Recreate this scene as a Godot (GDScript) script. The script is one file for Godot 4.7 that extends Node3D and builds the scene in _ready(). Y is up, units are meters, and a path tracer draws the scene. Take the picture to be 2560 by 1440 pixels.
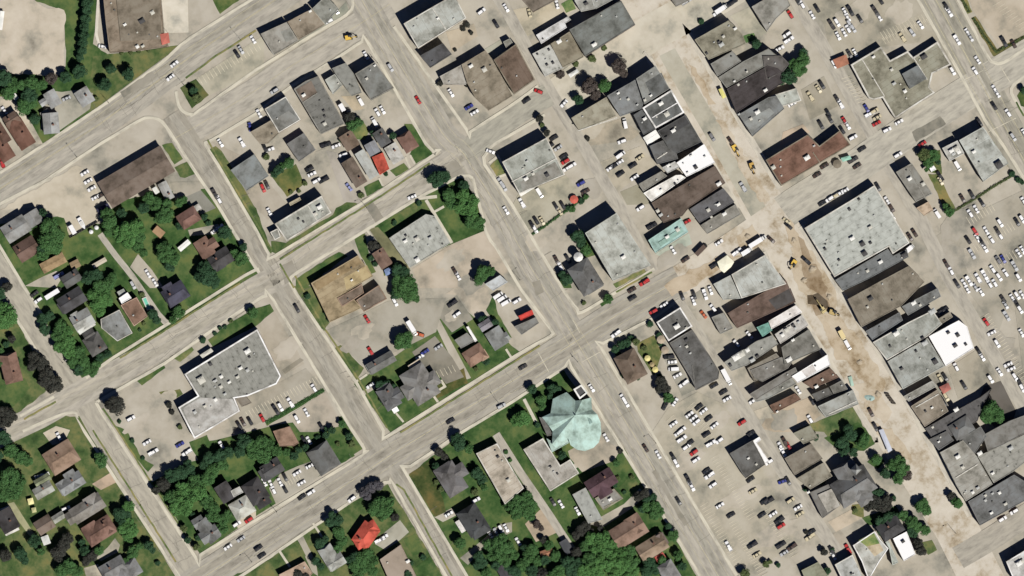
extends Node3D
# A small town seen from high above. Map units: 1 unit = 0.05 m, laid out in map sheets of 2560 x 1440 units (at(c, r) picks the sheet);
# F() takes the town plan in units of 0.2 m.  x = east, -z = north.

const CAM_H := 4000.0
const GAIN := 2.0          # how much brighter a sunlit level surface shows than its base colour (sun, sky and exposure together)
var TX := 0.0
var TY := 0.0
var rng := RandomNumberGenerator.new()
var names := {}
var mats := {}
var tex := {}
var crowns := []
var trunk_mesh: ArrayMesh
var car_kinds := {}
var wheel_mesh: ArrayMesh
var boxes := {}
var lift := {}
var uv_world := false
const ORD := ["first", "second", "third", "fourth", "fifth", "sixth", "seventh", "eighth", "ninth", "tenth", "eleventh", "twelfth", "thirteenth", "fourteenth", "fifteenth", "sixteenth", "seventeenth", "eighteenth", "nineteenth", "twentieth", "twenty-first", "twenty-second", "twenty-third", "twenty-fourth"]
const NUM := ["zero", "one", "two", "three", "four", "five", "six", "seven", "eight", "nine", "ten", "eleven", "twelve", "thirteen", "fourteen", "fifteen", "sixteen", "seventeen", "eighteen", "nineteen", "twenty", "twenty-one", "twenty-two", "twenty-three", "twenty-four"]
# colours as a sunlit level surface of them shows (0-255); base() turns them into base colours
const C := {
	"gravel": [156, 153, 139], "grey": [142, 143, 136], "dark": [112, 113, 111], "pale": [182, 188, 176], "tan": [150, 140, 122], "brown": [124, 103, 90],
	"redbrown": [133, 97, 82], "char": [92, 91, 94], "black": [70, 66, 69], "white": [255, 255, 255], "offwhite": [222, 220, 212], "mint": [170, 206, 200], "gold": [176, 158, 124],
	"slate": [124, 131, 131], "blue": [140, 147, 155], "orange": [218, 94, 74], "cream": [212, 200, 180], "pinktan": [168, 142, 122], "plum": [92, 68, 78], "navy": [78, 78, 96],
	"olive": [165, 160, 138], "trim": [226, 222, 206], "wall": [186, 172, 152], "brick": [140, 100, 84], "steel": [205, 208, 210], "teal": [126, 184, 172], "red": [206, 70, 62],
	"road": [179, 173, 159], "lane": [188, 181, 166], "walk": [216, 209, 188], "lot": [191, 183, 168], "lot2": [180, 173, 158], "lotdark": [152, 147, 136], "sand": [211, 203, 186], "dirt": [203, 188, 161], "mud": [172, 152, 122],
	"grass": [110, 120, 80], "lush": [90, 114, 68], "dry": [132, 128, 86], "verge": [142, 140, 98], "conc": [226, 218, 203], "yellow": [236, 196, 84], "bluepaint": [120, 146, 196],
}

func base(k, f := 1.0, grey := 0.0) -> Color:
	var c = C[k] if k is String else k
	var l := Color(c[0] / 255.0, c[1] / 255.0, c[2] / 255.0).srgb_to_linear()
	var lum := l.get_luminance()
	l = l.lerp(Color(lum, lum, lum), grey)
	return Color(minf(l.r / GAIN * f, 0.86), minf(l.g / GAIN * f, 0.86), minf(l.b / GAIN * f, 0.86)).linear_to_srgb()

func at(c: int, r: int) -> void:
	TX = c * 2560.0
	TY = r * 1440.0
func P(x: float, y: float) -> Vector2:
	return Vector2((TX + x - 5120.0) * 0.05, (TY + y - 2880.0) * 0.05)
func F(x: float, y: float) -> Vector2:
	return Vector2((x - 1280.0) * 0.2, (y - 720.0) * 0.2)
func PL(a: Array) -> PackedVector2Array:
	var o := PackedVector2Array()
	for i in range(0, a.size(), 2):
		o.append(P(a[i], a[i + 1]))
	return o
func FL(a: Array) -> PackedVector2Array:
	var o := PackedVector2Array()
	for i in range(0, a.size(), 2):
		o.append(F(a[i], a[i + 1]))
	return o

# ---------- materials ----------
func noise_tex(key: String, size: int, freq: float, oct: int, gain: float, stops: Array, sd: int, seamless := false) -> void:
	var n := FastNoiseLite.new()
	n.noise_type = FastNoiseLite.TYPE_SIMPLEX_SMOOTH
	n.seed = sd
	n.frequency = freq
	n.fractal_octaves = oct
	n.fractal_gain = gain
	var g := Gradient.new()
	var offs := PackedFloat32Array()
	var cols := PackedColorArray()
	for s in stops:
		offs.append(s[0])
		cols.append(Color(s[1], s[2], s[3]))
	g.offsets = offs
	g.colors = cols
	var t := NoiseTexture2D.new()
	t.width = size
	t.height = size
	t.seamless = seamless
	t.noise = n
	t.normalize = true
	t.color_ramp = g
	tex[key] = t

func mat(k, kind := "plain", f := 1.0) -> StandardMaterial3D:
	var key := str(k) + kind + str(snappedf(f, 0.02))
	if mats.has(key):
		return mats[key]
	var m := StandardMaterial3D.new()
	m.resource_name = "%s_%s" % [kind, k if k is String else "own"]
	m.roughness = 0.92
	m.metallic_specular = 0.25
	m.albedo_color = base(k, f)
	if tex.has(kind):
		var g: Array = {"pave": [0.2, 1.13], "road": [0.2, 1.15], "dirt": [0.22, 1.16], "roof": [0.12, 1.14], "stain": [0.22, 1.14], "grass": [0.2, 1.28]}[kind]
		var c0 = C[k] if k is String else k
		var dull: bool = kind in ["roof", "stain"] and (maxf(c0[0], maxf(c0[1], c0[2])) - minf(c0[0], minf(c0[1], c0[2]))) / maxf(c0[0], maxf(c0[1], c0[2])) < 0.12
		m.albedo_color = base(k, f * g[1], 0.5 if dull else g[0])
		m.albedo_texture = tex[kind]
	if kind == "glass":
		m.roughness = 0.08
		m.metallic_specular = 0.5
	if kind == "paint":
		m.roughness = 0.35
		m.metallic_specular = 0.5
		m.clearcoat_enabled = true
		m.clearcoat = 0.6
		m.clearcoat_roughness = 0.12
	mats[key] = m
	return m

# ---------- mesh helpers ----------
func new_st() -> SurfaceTool:
	var st := SurfaceTool.new()
	st.begin(Mesh.PRIMITIVE_TRIANGLES)
	return st
func vtx(st: SurfaceTool, p: Vector3, n: Vector3, o := Vector2.ZERO) -> void:
	st.set_normal(n)
	if absf(n.y) > 0.3:
		st.set_uv(Vector2(p.x + o.x, p.z + o.y) / 512.0 + Vector2(0.5, 0.5))
	else:
		st.set_uv(Vector2(p.x + p.z + o.x, p.y * 1.7 + o.y) / 512.0)
	st.add_vertex(p)
func tri(st: SurfaceTool, a: Vector3, b: Vector3, c: Vector3, up: Vector3, o := Vector2.ZERO) -> void:
	var n := (b - a).cross(c - a)
	if n.length() < 1e-9:
		return
	n = n.normalized()
	if n.dot(up) > 0.0:      # counter-clockwise seen from outside: turn it round
		var t := b
		b = c
		c = t
	else:
		n = -n
	vtx(st, a, n, o)
	vtx(st, b, n, o)
	vtx(st, c, n, o)
func quad(st: SurfaceTool, a: Vector3, b: Vector3, c: Vector3, d: Vector3, up: Vector3, o := Vector2.ZERO) -> void:
	tri(st, a, b, c, up, o)
	tri(st, a, c, d, up, o)
func v3(p: Vector2, y: float) -> Vector3:
	return Vector3(p.x, y, p.y)
func area2(p: PackedVector2Array) -> float:
	var s := 0.0
	for i in p.size():
		s += p[i].cross(p[(i + 1) % p.size()])
	return s * 0.5
func inset(p: PackedVector2Array, d: float) -> PackedVector2Array:   # mitred, same number of points; d > 0 goes inward
	var o := PackedVector2Array()
	var sg := signf(area2(p))
	for i in p.size():
		var a := p[(i + p.size() - 1) % p.size()]
		var b := p[i]
		var c := p[(i + 1) % p.size()]
		var n1 := (b - a).normalized().orthogonal() * -sg
		var n2 := (c - b).normalized().orthogonal() * -sg
		var m := (n1 + n2)
		m = m / maxf(m.length_squared() * 0.5, 0.35)
		o.append(b + m * d)
	return o
func prism(st: SurfaceTool, p: PackedVector2Array, y0: float, y1: float, top := true, o := Vector2.ZERO) -> void:
	var cen := Vector2.ZERO
	for q in p:
		cen += q / p.size()
	var sg := signf(area2(p))
	for i in p.size():
		var a := p[i]
		var b := p[(i + 1) % p.size()]
		var n := (b - a).orthogonal() * sg
		quad(st, v3(a, y0), v3(b, y0), v3(b, y1), v3(a, y1), Vector3(n.x, 0, n.y), o)
	if top:
		var idx := Geometry2D.triangulate_polygon(p)
		if idx.is_empty():
			print("bad polygon ", p)
		for i in range(0, idx.size(), 3):
			tri(st, v3(p[idx[i]], y1), v3(p[idx[i + 1]], y1), v3(p[idx[i + 2]], y1), Vector3.UP, o)
func ring(st: SurfaceTool, p: PackedVector2Array, w: float, y0: float, y1: float) -> void:
	var q := inset(p, w)
	var sg := signf(area2(p))
	for i in p.size():
		var j := (i + 1) % p.size()
		var n := (p[j] - p[i]).orthogonal() * sg
		var n3 := Vector3(n.x, 0, n.y)
		quad(st, v3(p[i], y0), v3(p[j], y0), v3(p[j], y1), v3(p[i], y1), n3)
		quad(st, v3(q[i], y0), v3(q[j], y0), v3(q[j], y1), v3(q[i], y1), -n3)
		quad(st, v3(p[i], y1), v3(p[j], y1), v3(q[j], y1), v3(q[i], y1), Vector3.UP)
func box(st: SurfaceTool, c: Vector3, s: Vector3, turn := 0.0) -> void:
	var e := Vector2.RIGHT.rotated(turn)
	var f := Vector2.DOWN.rotated(turn)
	var b := Vector2(c.x, c.z)
	var p := PackedVector2Array([b - e * s.x / 2 - f * s.z / 2, b + e * s.x / 2 - f * s.z / 2, b + e * s.x / 2 + f * s.z / 2, b - e * s.x / 2 + f * s.z / 2])
	prism(st, p, c.y - s.y / 2, c.y + s.y / 2)
func tube(st: SurfaceTool, a: Vector3, b: Vector3, r0: float, r1: float, n := 6) -> void:
	var d := (b - a).normalized()
	var u := d.cross(Vector3(0.3, 0.2, 0.93)).normalized()
	var w := d.cross(u)
	for i in n:
		var t0 := TAU * i / n
		var t1 := TAU * (i + 1) / n
		var c0 := u * cos(t0) + w * sin(t0)
		var c1 := u * cos(t1) + w * sin(t1)
		quad(st, a + c0 * r0, a + c1 * r0, b + c1 * r1, b + c0 * r1, c0 + c1)
		tri(st, b, b + c0 * r1, b + c1 * r1, d)
func lathe(st: SurfaceTool, c: Vector3, prof: Array, n := 14) -> void:   # prof: [r, y] pairs from the bottom up
	for k in prof.size() - 1:
		for i in n:
			var a := TAU * i / n
			var b := TAU * (i + 1) / n
			var e := Vector3(cos(a), 0, sin(a))
			var f := Vector3(cos(b), 0, sin(b))
			var up: Vector3 = (e + f) * (prof[k + 1][1] - prof[k][1]) + Vector3.UP * 2.0 * (prof[k][0] - prof[k + 1][0])
			quad(st, c + e * prof[k][0] + Vector3.UP * prof[k][1], c + f * prof[k][0] + Vector3.UP * prof[k][1], c + f * prof[k + 1][0] + Vector3.UP * prof[k + 1][1], c + e * prof[k + 1][0] + Vector3.UP * prof[k + 1][1], up)

# ---------- scene helpers ----------
func numbered(n: String) -> String:
	names[n] = names.get(n, -1) + 1
	return n if names[n] == 0 else "%s_%03d" % [n, names[n]]
func tag(o: Node, label: String, cat: String, group := "", kind := "") -> void:
	if label: o.set_meta("label", label)
	if cat: o.set_meta("category", cat)
	if group: o.set_meta("group", group)
	if kind: o.set_meta("kind", kind)
func thing(n: String, label: String, cat: String, p := Vector2.ZERO, group := "") -> Node3D:
	var o := Node3D.new()
	o.name = numbered(n)
	add_child(o)
	o.position = v3(p, 0)
	tag(o, label, cat, group)
	return o
func part(st: SurfaceTool, n: String, m: Material, parent: Node3D, shift := true) -> MeshInstance3D:
	var o := MeshInstance3D.new()
	o.name = n
	o.mesh = st.commit()
	o.material_override = m
	parent.add_child(o, true)
	if shift:       # meshes are made in town coordinates; bring them to their thing's base
		var q: Node = parent
		var off := Vector3.ZERO
		while q is Node3D and q != self:
			off += q.position
			q = q.get_parent()
		o.position = -off
	return o
func share(mesh: Mesh, n: String, m: Material, parent: Node3D) -> MeshInstance3D:
	var o := MeshInstance3D.new()
	o.name = n
	o.mesh = mesh
	o.material_override = m
	parent.add_child(o, true)
	return o
func centre(p: PackedVector2Array) -> Vector2:
	var c := Vector2.ZERO
	for q in p:
		c += q / p.size()
	return c

# ---------- ground sheets ----------
func step_up(layer: float) -> float:
	lift[layer] = lift.get(layer, -1) + 1
	return layer + (int(lift[layer]) % 9) * 0.006
func sheet(n: String, col, kind: String, layer: float, poly: PackedVector2Array, f := 1.0) -> MeshInstance3D:
	var st := new_st()
	prism(st, poly, -0.05, step_up(layer))
	var o := part(st, numbered(n), mat(col, kind, f), self)
	o.set_meta("kind", "structure")
	return o
func pave(n: String, col, a: Array, layer := 0.10) -> void:
	sheet(n, col, "pave", layer, PL(a))
func soft(p: PackedVector2Array, amp := 0.6) -> PackedVector2Array:     # worn, wandering edge of turf or dirt
	var o := PackedVector2Array()
	for i in p.size():
		var a := p[i]
		var b := p[(i + 1) % p.size()]
		var n := int(clampf(a.distance_to(b) / 2.5, 1, 24))
		var nr := (b - a).normalized().orthogonal()
		for k in n:
			var q := a.lerp(b, float(k) / n)
			o.append(q + (nr * rng.randf_range(-amp, amp) if k > 0 else Vector2.ZERO))
	return o
func lawn(col, a: Array, layer := 0.03) -> void:
	var p := PL(a)
	var s := soft(p, 0.28)
	sheet("lawn", col, "grass", layer, s if not Geometry2D.triangulate_polygon(s).is_empty() else p)
func lawnf(col, a: Array, layer := 0.03) -> void:
	var p := FL(a)
	var s := soft(p, 0.35)
	sheet("lawn", col, "grass", layer, s if not Geometry2D.triangulate_polygon(s).is_empty() else p)
func ribbon(st: SurfaceTool, p: PackedVector2Array, w: float, y: float, skirt := 0.0, off := 0.0) -> void:
	var l := PackedVector2Array()
	var r := PackedVector2Array()
	var along := [0.0]
	for i in p.size():
		var d1 := (p[i] - p[maxi(i - 1, 0)]).normalized()
		var d2 := (p[mini(i + 1, p.size() - 1)] - p[i]).normalized()
		if i == 0: d1 = d2
		if i == p.size() - 1: d2 = d1
		var m := d1.orthogonal() + d2.orthogonal()
		m = m / maxf(m.length_squared() * 0.5, 0.5)
		l.append(p[i] + m * (w / 2 + off))
		r.append(p[i] + m * (-w / 2 + off))
		if i > 0:
			along.append(along[-1] + p[i].distance_to(p[i - 1]))
	for i in p.size() - 1:
		var c := [v3(l[i], y), v3(r[i], y), v3(r[i + 1], y), v3(l[i + 1], y)]
		var uv := [Vector2(0, along[i] / 90.0), Vector2(w / 24.0, along[i] / 90.0), Vector2(w / 24.0, along[i + 1] / 90.0), Vector2(0, along[i + 1] / 90.0)]
		var order := [0, 1, 2, 0, 2, 3]
		if (c[1] - c[0]).cross(c[2] - c[0]).y > 0.0:
			order = [0, 2, 1, 0, 3, 2]
		for k in order:
			st.set_normal(Vector3.UP)
			st.set_uv(Vector2(c[k].x, c[k].z) / 512.0 + Vector2(0.5, 0.5) if uv_world else uv[k])
			st.add_vertex(c[k])
		if skirt > 0.0:
			var n := (r[i] - l[i])
			quad(st, v3(r[i], y - skirt), v3(r[i + 1], y - skirt), v3(r[i + 1], y), v3(r[i], y), Vector3(n.x, 0, n.y))
			quad(st, v3(l[i], y - skirt), v3(l[i + 1], y - skirt), v3(l[i + 1], y), v3(l[i], y), -Vector3(n.x, 0, n.y))
func smooth(p: PackedVector2Array) -> PackedVector2Array:
	var o := PackedVector2Array()
	for i in p.size() - 1:
		var a := p[maxi(i - 1, 0)]
		var b := p[i]
		var c := p[i + 1]
		var d := p[mini(i + 2, p.size() - 1)]
		var n := int(clampf(b.distance_to(c) / 4.0, 2, 12))
		for k in n:
			o.append(b.cubic_interpolate(c, a, d, float(k) / n) if b.distance_to(c) < 22.0 else b.lerp(c, float(k) / n))
	o.append(p[-1])
	return o
func road(col, w: float, a: Array, o := {}) -> void:
	var p := smooth(FL(a))
	var st := new_st()
	var y := step_up(0.17)
	uv_world = o.get("k", "road") != "road"
	ribbon(st, p, w * 0.2, y)
	uv_world = false
	var r := part(st, numbered(o.get("n", "road")), mat(col, o.get("k", "road")), self)
	r.set_meta("kind", "structure")
	if o.has("line"):
		var s2 := new_st()
		for ln in o.line:
			ribbon(s2, p, ln[1], 0.235 + y * 0.02, 0.0, ln[0] * 0.2)
		part(s2, "painted_line", mat([214, 202, 160], "pave"), r, false)
	if o.has("worn"):      # tyre-polished lanes, a shade apart from the rest of the asphalt
		for ln in o.worn:
			var s3 := new_st()
			ribbon(s3, p, ln[1], 0.228 + y * 0.02, 0.0, ln[0] * 0.2)
			part(s3, "worn_lane", mat(ln[2], "road"), r, false)
func walk(col, w: float, a: Array, n := "sidewalk", layer := 0.27) -> void:
	var st := new_st()
	ribbon(st, smooth(FL(a)), w, step_up(layer), 0.3)
	part(st, numbered(n), mat(col, "road"), self).set_meta("kind", "structure")
func path(w: float, a: Array, col = "walk") -> void:
	var st := new_st()
	ribbon(st, PL(a), w, step_up(0.27), 0.3)
	part(st, numbered("path"), mat(col, "road"), self).set_meta("kind", "structure")
func verge(w: float, a: Array, col = "verge") -> void:
	var st := new_st()
	var p := FL(a)
	var q := PackedVector2Array()
	for i in p.size() - 1:
		var n := int(maxf(1, p[i].distance_to(p[i + 1]) / 3.0))
		for k in n:
			q.append(p[i].lerp(p[i + 1], float(k) / n) + Vector2(rng.randf_range(-0.15, 0.15), rng.randf_range(-0.15, 0.15)))
	q.append(p[-1])
	uv_world = true
	ribbon(st, q, w, step_up(0.335), 0.3)
	uv_world = false
	part(st, numbered("grass_verge"), mat(col, "grass"), self).set_meta("kind", "structure")
func stalls(x0: float, y0: float, x1: float, y1: float, n: int, ln: float, ang: float) -> void:   # painted parking bays
	var st := new_st()
	var d := Vector2.RIGHT.rotated(deg_to_rad(ang)) * ln
	for i in n + 1:
		var a := P(x0, y0).lerp(P(x1, y1), float(i) / n)
		ribbon(st, PackedVector2Array([a, a + d]), 0.24, 0.243)
	part(st, numbered("parking_bay_markings"), mat([226, 216, 192], "pave"), self).set_meta("kind", "structure")

# ---------- buildings ----------
func unit_box(col, s: Vector3) -> Mesh:
	var key := str(col) + str(s)
	if not boxes.has(key):
		var st := new_st()
		var h := PackedVector2Array([Vector2(-s.x, -s.z) / 2, Vector2(s.x, -s.z) / 2, Vector2(s.x, s.z) / 2, Vector2(-s.x, s.z) / 2])
		prism(st, h, 0, s.y * 0.82)
		prism(st, inset(h, minf(s.x, s.z) * 0.12), s.y * 0.82, s.y)
		lathe(st, Vector3(s.x * 0.05, s.y, 0), [[minf(s.x, s.z) * 0.28, -0.02], [minf(s.x, s.z) * 0.28, s.y * 0.12], [0.02, s.y * 0.14]], 10)
		boxes[key] = st.commit()
	return boxes[key]
func openings(wl: MeshInstance3D, p: PackedVector2Array, h: float) -> void:      # a street door and a few windows on the longest sides
	var sides := []
	for i in p.size():
		var a := p[i]
		var b := p[(i + 1) % p.size()]
		sides.append([a.distance_to(b), a, b])
	sides.sort_custom(func(x, y): return x[0] > y[0])
	var sg := signf(area2(p))
	var left := 5
	for k in mini(3, sides.size()):
		var e: Vector2 = (sides[k][2] - sides[k][1]).normalized()
		var n := e.orthogonal() * sg
		var cnt := int(clampf(sides[k][0] / 4.5, 0, 2 if k else 3))
		for j in cnt:
			var q: Vector2 = sides[k][1].lerp(sides[k][2], (j + 0.5) / cnt) + n * 0.02
			var door := k == 0 and j == 0
			if not door:
				left -= 1
			if left < 0:
				return
			var o := share(pane_box(), "door" if door else "window", mat([86, 66, 54], "paint") if door else mat([62, 70, 76], "glass"), wl)
			o.scale = Vector3(1.0 if door else 1.6, 2.1 if door else 1.3, 1.0)
			o.position = Vector3(q.x, 1.1 if door else minf(h * 0.5, 1.9), q.y)
			o.rotation.y = -e.angle()
func pane_box() -> Mesh:
	if not boxes.has("pane_box"):
		var st := new_st()
		box(st, Vector3.ZERO, Vector3(1, 1, 0.09))
		boxes["pane_box"] = st.commit()
	return boxes["pane_box"]
func flat(n: String, label: String, h: float, col, a: Array, o := {}) -> void:
	var p := inset(PL(a), 0.04)
	var c := centre(p)
	var t := thing(n, label, o.get("cat", "building"), c)
	h += rng.randf_range(-0.12, 0.12)
	var st := new_st()
	prism(st, p, -0.3, h - 0.25)
	openings(part(st, "wall", mat(o.get("w", ["wall", "brick", "tan", "cream", "grey"][rng.randi() % 5]), "pave"), t), p, h)
	st = new_st()
	var so := Vector2(rng.randf_range(-200, 200), rng.randf_range(-200, 200))
	prism(st, inset(p, 0.3), h - 0.26, h, true, so)
	var rf := part(st, "roof", mat(col, o.get("k", "plain" if col is String and col == "white" else "roof")), t)
	st = new_st()
	var pc = o.get("par", "")
	ring(st, inset(p, -0.02), o.get("pw", 0.32) if pc is String and pc == "" else o.get("pw", 0.5), h - 0.25, h + o.get("ph", 0.22))
	part(st, "parapet", mat(col if pc is String and pc == "" else pc, "roof", 1.1 if pc is String and pc == "" else 1.0), t)
	for s in o.get("seg", []):
		st = new_st()
		prism(st, PL(s[1]), h - 0.1, h + s[2], true, so * 0.5)
		part(st, "roof_section", mat(s[0], s[3] if s.size() > 3 else "roof"), rf)
	for l in o.get("ln", []):
		st = new_st()
		ribbon(st, PL(l), 0.5, h + 0.3, 0.4)
		part(st, "party_wall", mat(pc if not (pc is String and pc == "") else "trim", "roof"), rf)
	var k := 0
	for v in o.get("v", []):
		var dark: bool = v.size() > 3 and v[3] is String and v[3] == "d"
		var sz: float = v[2] * 0.05
		var q := share(unit_box("d" if dark else "l", Vector3(sz, minf(0.5 + sz * 0.45, 2.0), sz * (1.0 if k % 2 else 0.75))), "roof_unit", mat("char" if dark else ["white", "offwhite", "steel"][k % 3], "pave"), rf)
		var w := P(v[0], v[1])
		q.position = Vector3(w.x, h - 0.01, w.y)
		q.rotation.y = deg_to_rad(32)
		k += 1
	# laps of the roofing sheets
	if absf(area2(p)) > 260.0 and o.get("pipes", true):
		st = new_st()
		var e := Vector2.RIGHT.rotated(deg_to_rad(-32 if rng.randf() < 0.6 else 58))
		var nn := e.orthogonal()
		var ins := inset(p, 0.4)
		var any := false
		var sp := rng.randf_range(2.6, 4.2)
		for i in range(-16, 17):
			var ln := PackedVector2Array([c + nn * i * sp - e * 60, c + nn * i * sp + e * 60])
			for piece in Geometry2D.intersect_polyline_with_polygon(ln, ins):
				ribbon(st, piece, 0.16, h + 0.012, 0.02)
				any = true
		if any:
			part(st, "roof_seams", mat(col, "roof", 0.84), rf)
	# small pipes and vents that every flat roof carries
	if o.get("pipes", true):
		var lo := p[0]
		var hi := p[0]
		for q in p:
			lo = lo.min(q)
			hi = hi.max(q)
		var want := int(clampf(absf(area2(p)) / 130.0, 1, 6))
		var tries := 0
		var inner := inset(p, 1.2)
		while want > 0 and tries < 40:
			tries += 1
			var q := Vector2(rng.randf_range(lo.x, hi.x), rng.randf_range(lo.y, hi.y))
			if Geometry2D.is_point_in_polygon(q, inner):
				want -= 1
				var e := share(unit_box("p", Vector3(0.8, 0.7, 0.7)), "roof_vent", mat(["offwhite", "steel", "dark"][rng.randi() % 3], "pave"), rf)
				e.position = Vector3(q.x, h - 0.01, q.y)
				e.rotation.y = rng.randf() * TAU
func gable(walls: SurfaceTool, roof: SurfaceTool, c: Vector2, l: float, w: float, ang: float, he: float, rise: float, hip: float, so: Vector2) -> void:
	var e := Vector2.RIGHT.rotated(ang)
	var f := e.orthogonal()
	var hl := l / 2
	var hw := w / 2
	var iw := hw - 0.35
	var il := hl - 0.35
	var rp := PackedVector2Array([c - e * il - f * iw, c + e * il - f * iw, c + e * il + f * iw, c - e * il + f * iw])
	prism(walls, rp, -0.3, he - 0.05, false)
	var t := 0.2
	var rl := hl - hip * hw
	var A := v3(c - e * rl, he + rise)
	var B := v3(c + e * rl, he + rise)
	var q := [v3(c - e * hl - f * hw, he), v3(c + e * hl - f * hw, he), v3(c + e * hl + f * hw, he), v3(c - e * hl + f * hw, he)]
	var dn := Vector3(0, -t, 0)
	var fn := Vector3(f.x, 0, f.y)
	var en := Vector3(e.x, 0, e.y)
	quad(roof, q[0], q[1], B, A, Vector3.UP, so)
	quad(roof, q[3], q[2], B, A, Vector3.UP, so)
	quad(roof, q[0], q[1], q[1] + dn, q[0] + dn, -fn, so)
	quad(roof, q[3], q[2], q[2] + dn, q[3] + dn, fn, so)
	if hip > 0.05:
		tri(roof, q[0], q[3], A, Vector3.UP, so)
		tri(roof, q[1], q[2], B, Vector3.UP, so)
		quad(roof, q[0], q[3], q[3] + dn, q[0] + dn, -en, so)
		quad(roof, q[1], q[2], q[2] + dn, q[1] + dn, en, so)
		quad(roof, q[0] + dn, q[1] + dn, q[2] + dn, q[3] + dn, Vector3.DOWN, so)
	else:
		for s in [-1, 1]:
			var R: Vector3 = A if s < 0 else B
			var a: Vector3 = q[0] if s < 0 else q[1]
			var b: Vector3 = q[3] if s < 0 else q[2]
			quad(roof, a, R, R + dn, a + dn, en * s, so)
			quad(roof, b, R, R + dn, b + dn, en * s, so)
			var k := iw / hw
			var g := v3(c + e * il * s, he + rise - t)
			tri(walls, v3(c + e * il * s - f * iw, he - 0.06), v3(c + e * il * s + f * iw, he - 0.06), g, en * s)
		quad(roof, q[0] + dn, q[1] + dn, B + dn, A + dn, Vector3.DOWN, so)
		quad(roof, q[3] + dn, q[2] + dn, B + dn, A + dn, Vector3.DOWN, so)
	# ridge cap
	var cap := Vector3(0, 0.06, 0)
	if rl > 0.5:
		quad(roof, A + cap + fn * 0.2, B + cap + fn * 0.2, B + cap - fn * 0.2, A + cap - fn * 0.2, Vector3.UP, so)
func house(label: String, cx: float, cy: float, l: float, w: float, ang: float, he: float, col, o := {}) -> void:
	var c := P(cx, cy)
	var t := thing(o.get("n", "house"), label, o.get("cat", "house"), c)
	var ws := new_st()
	var rs := new_st()
	var so := Vector2(rng.randf_range(-200, 200), rng.randf_range(-200, 200))
	var rise: float = o.get("rise", minf(w * 0.05 * 0.5 * 0.5, 3.2))
	gable(ws, rs, c, l * 0.05, w * 0.05, deg_to_rad(ang), he, rise, o.get("hip", 0.0), so)
	var wl := part(ws, "wall", mat(o.get("w", ["brick", "cream", "offwhite", "wall", "redbrown"][rng.randi() % 5]), "pave"), t)
	var eh := Vector2.RIGHT.rotated(deg_to_rad(ang))
	var fh := eh.orthogonal()
	var xl := l * 0.025 - 0.35
	var xw := w * 0.025 - 0.35
	openings(wl, PackedVector2Array([c - eh * xl - fh * xw, c + eh * xl - fh * xw, c + eh * xl + fh * xw, c - eh * xl + fh * xw]), he)
	var m := mat(col, o.get("k", "roof"))
	var rf := part(rs, "roof", m, t)
	for g in o.get("wings", []):      # [x, y, length, width, angle, eave, hip, colour]
		ws = new_st()
		rs = new_st()
		gable(ws, rs, P(g[0], g[1]), g[2] * 0.05, g[3] * 0.05, deg_to_rad(g[4]), g[5], g[3] * 0.05 * 0.26, g[6] if g.size() > 6 else 0.0, so * 1.3)
		part(ws, "wing_wall", mat(["brick", "cream", "offwhite"][rng.randi() % 3], "pave"), t)
		part(rs, "wing_roof", mat(g[7], "roof") if g.size() > 7 else m, t)
	if o.get("ch", l > 130 and rng.randf() < 0.8):
		var st := new_st()
		var e := Vector2.RIGHT.rotated(deg_to_rad(ang))
		var q := c + e * l * 0.05 * rng.randf_range(-0.3, 0.3) + e.orthogonal() * w * 0.05 * 0.15
		box(st, Vector3(q.x, he + rise * 0.75 + 0.4, q.y), Vector3(0.7, 2.0, 0.9), deg_to_rad(ang))
		box(st, Vector3(q.x, he + rise * 0.75 + 1.45, q.y), Vector3(0.85, 0.12, 1.05), deg_to_rad(ang))
		part(st, "chimney", mat("brick", "pave"), rf)
	if o.has("porch"):
		var st := new_st()
		var b = o.porch
		var q := P(b[0], b[1])
		box(st, Vector3(q.x, 2.7, q.y), Vector3(b[2] * 0.05, 0.2, b[3] * 0.05), deg_to_rad(b[4]))
		var e := Vector2.RIGHT.rotated(deg_to_rad(b[4]))
		for s in [[-1, -1], [1, -1], [1, 1], [-1, 1]]:
			var k: Vector2 = q + e * s[0] * (b[2] * 0.025 - 0.15) + e.orthogonal() * s[1] * (b[3] * 0.025 - 0.15)
			box(st, Vector3(k.x, 1.3, k.y), Vector3(0.14, 2.6, 0.14), deg_to_rad(b[4]))
		part(st, "porch", mat(b[5], "roof"), t)
func shed(n: String, label: String, cat: String, cx: float, cy: float, l: float, w: float, ang: float, h: float, col, rise := 0.35, kind := "pave") -> void:
	var c := P(cx, cy)
	var t := thing(n, label, cat, c)
	var ws := new_st()
	var rs := new_st()
	gable(ws, rs, c, l * 0.05, w * 0.05, deg_to_rad(ang), h, rise, 0.0, Vector2.ZERO)
	part(ws, "wall", mat("cream", "pave"), t)
	part(rs, "roof", mat(col, kind), t)

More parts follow.
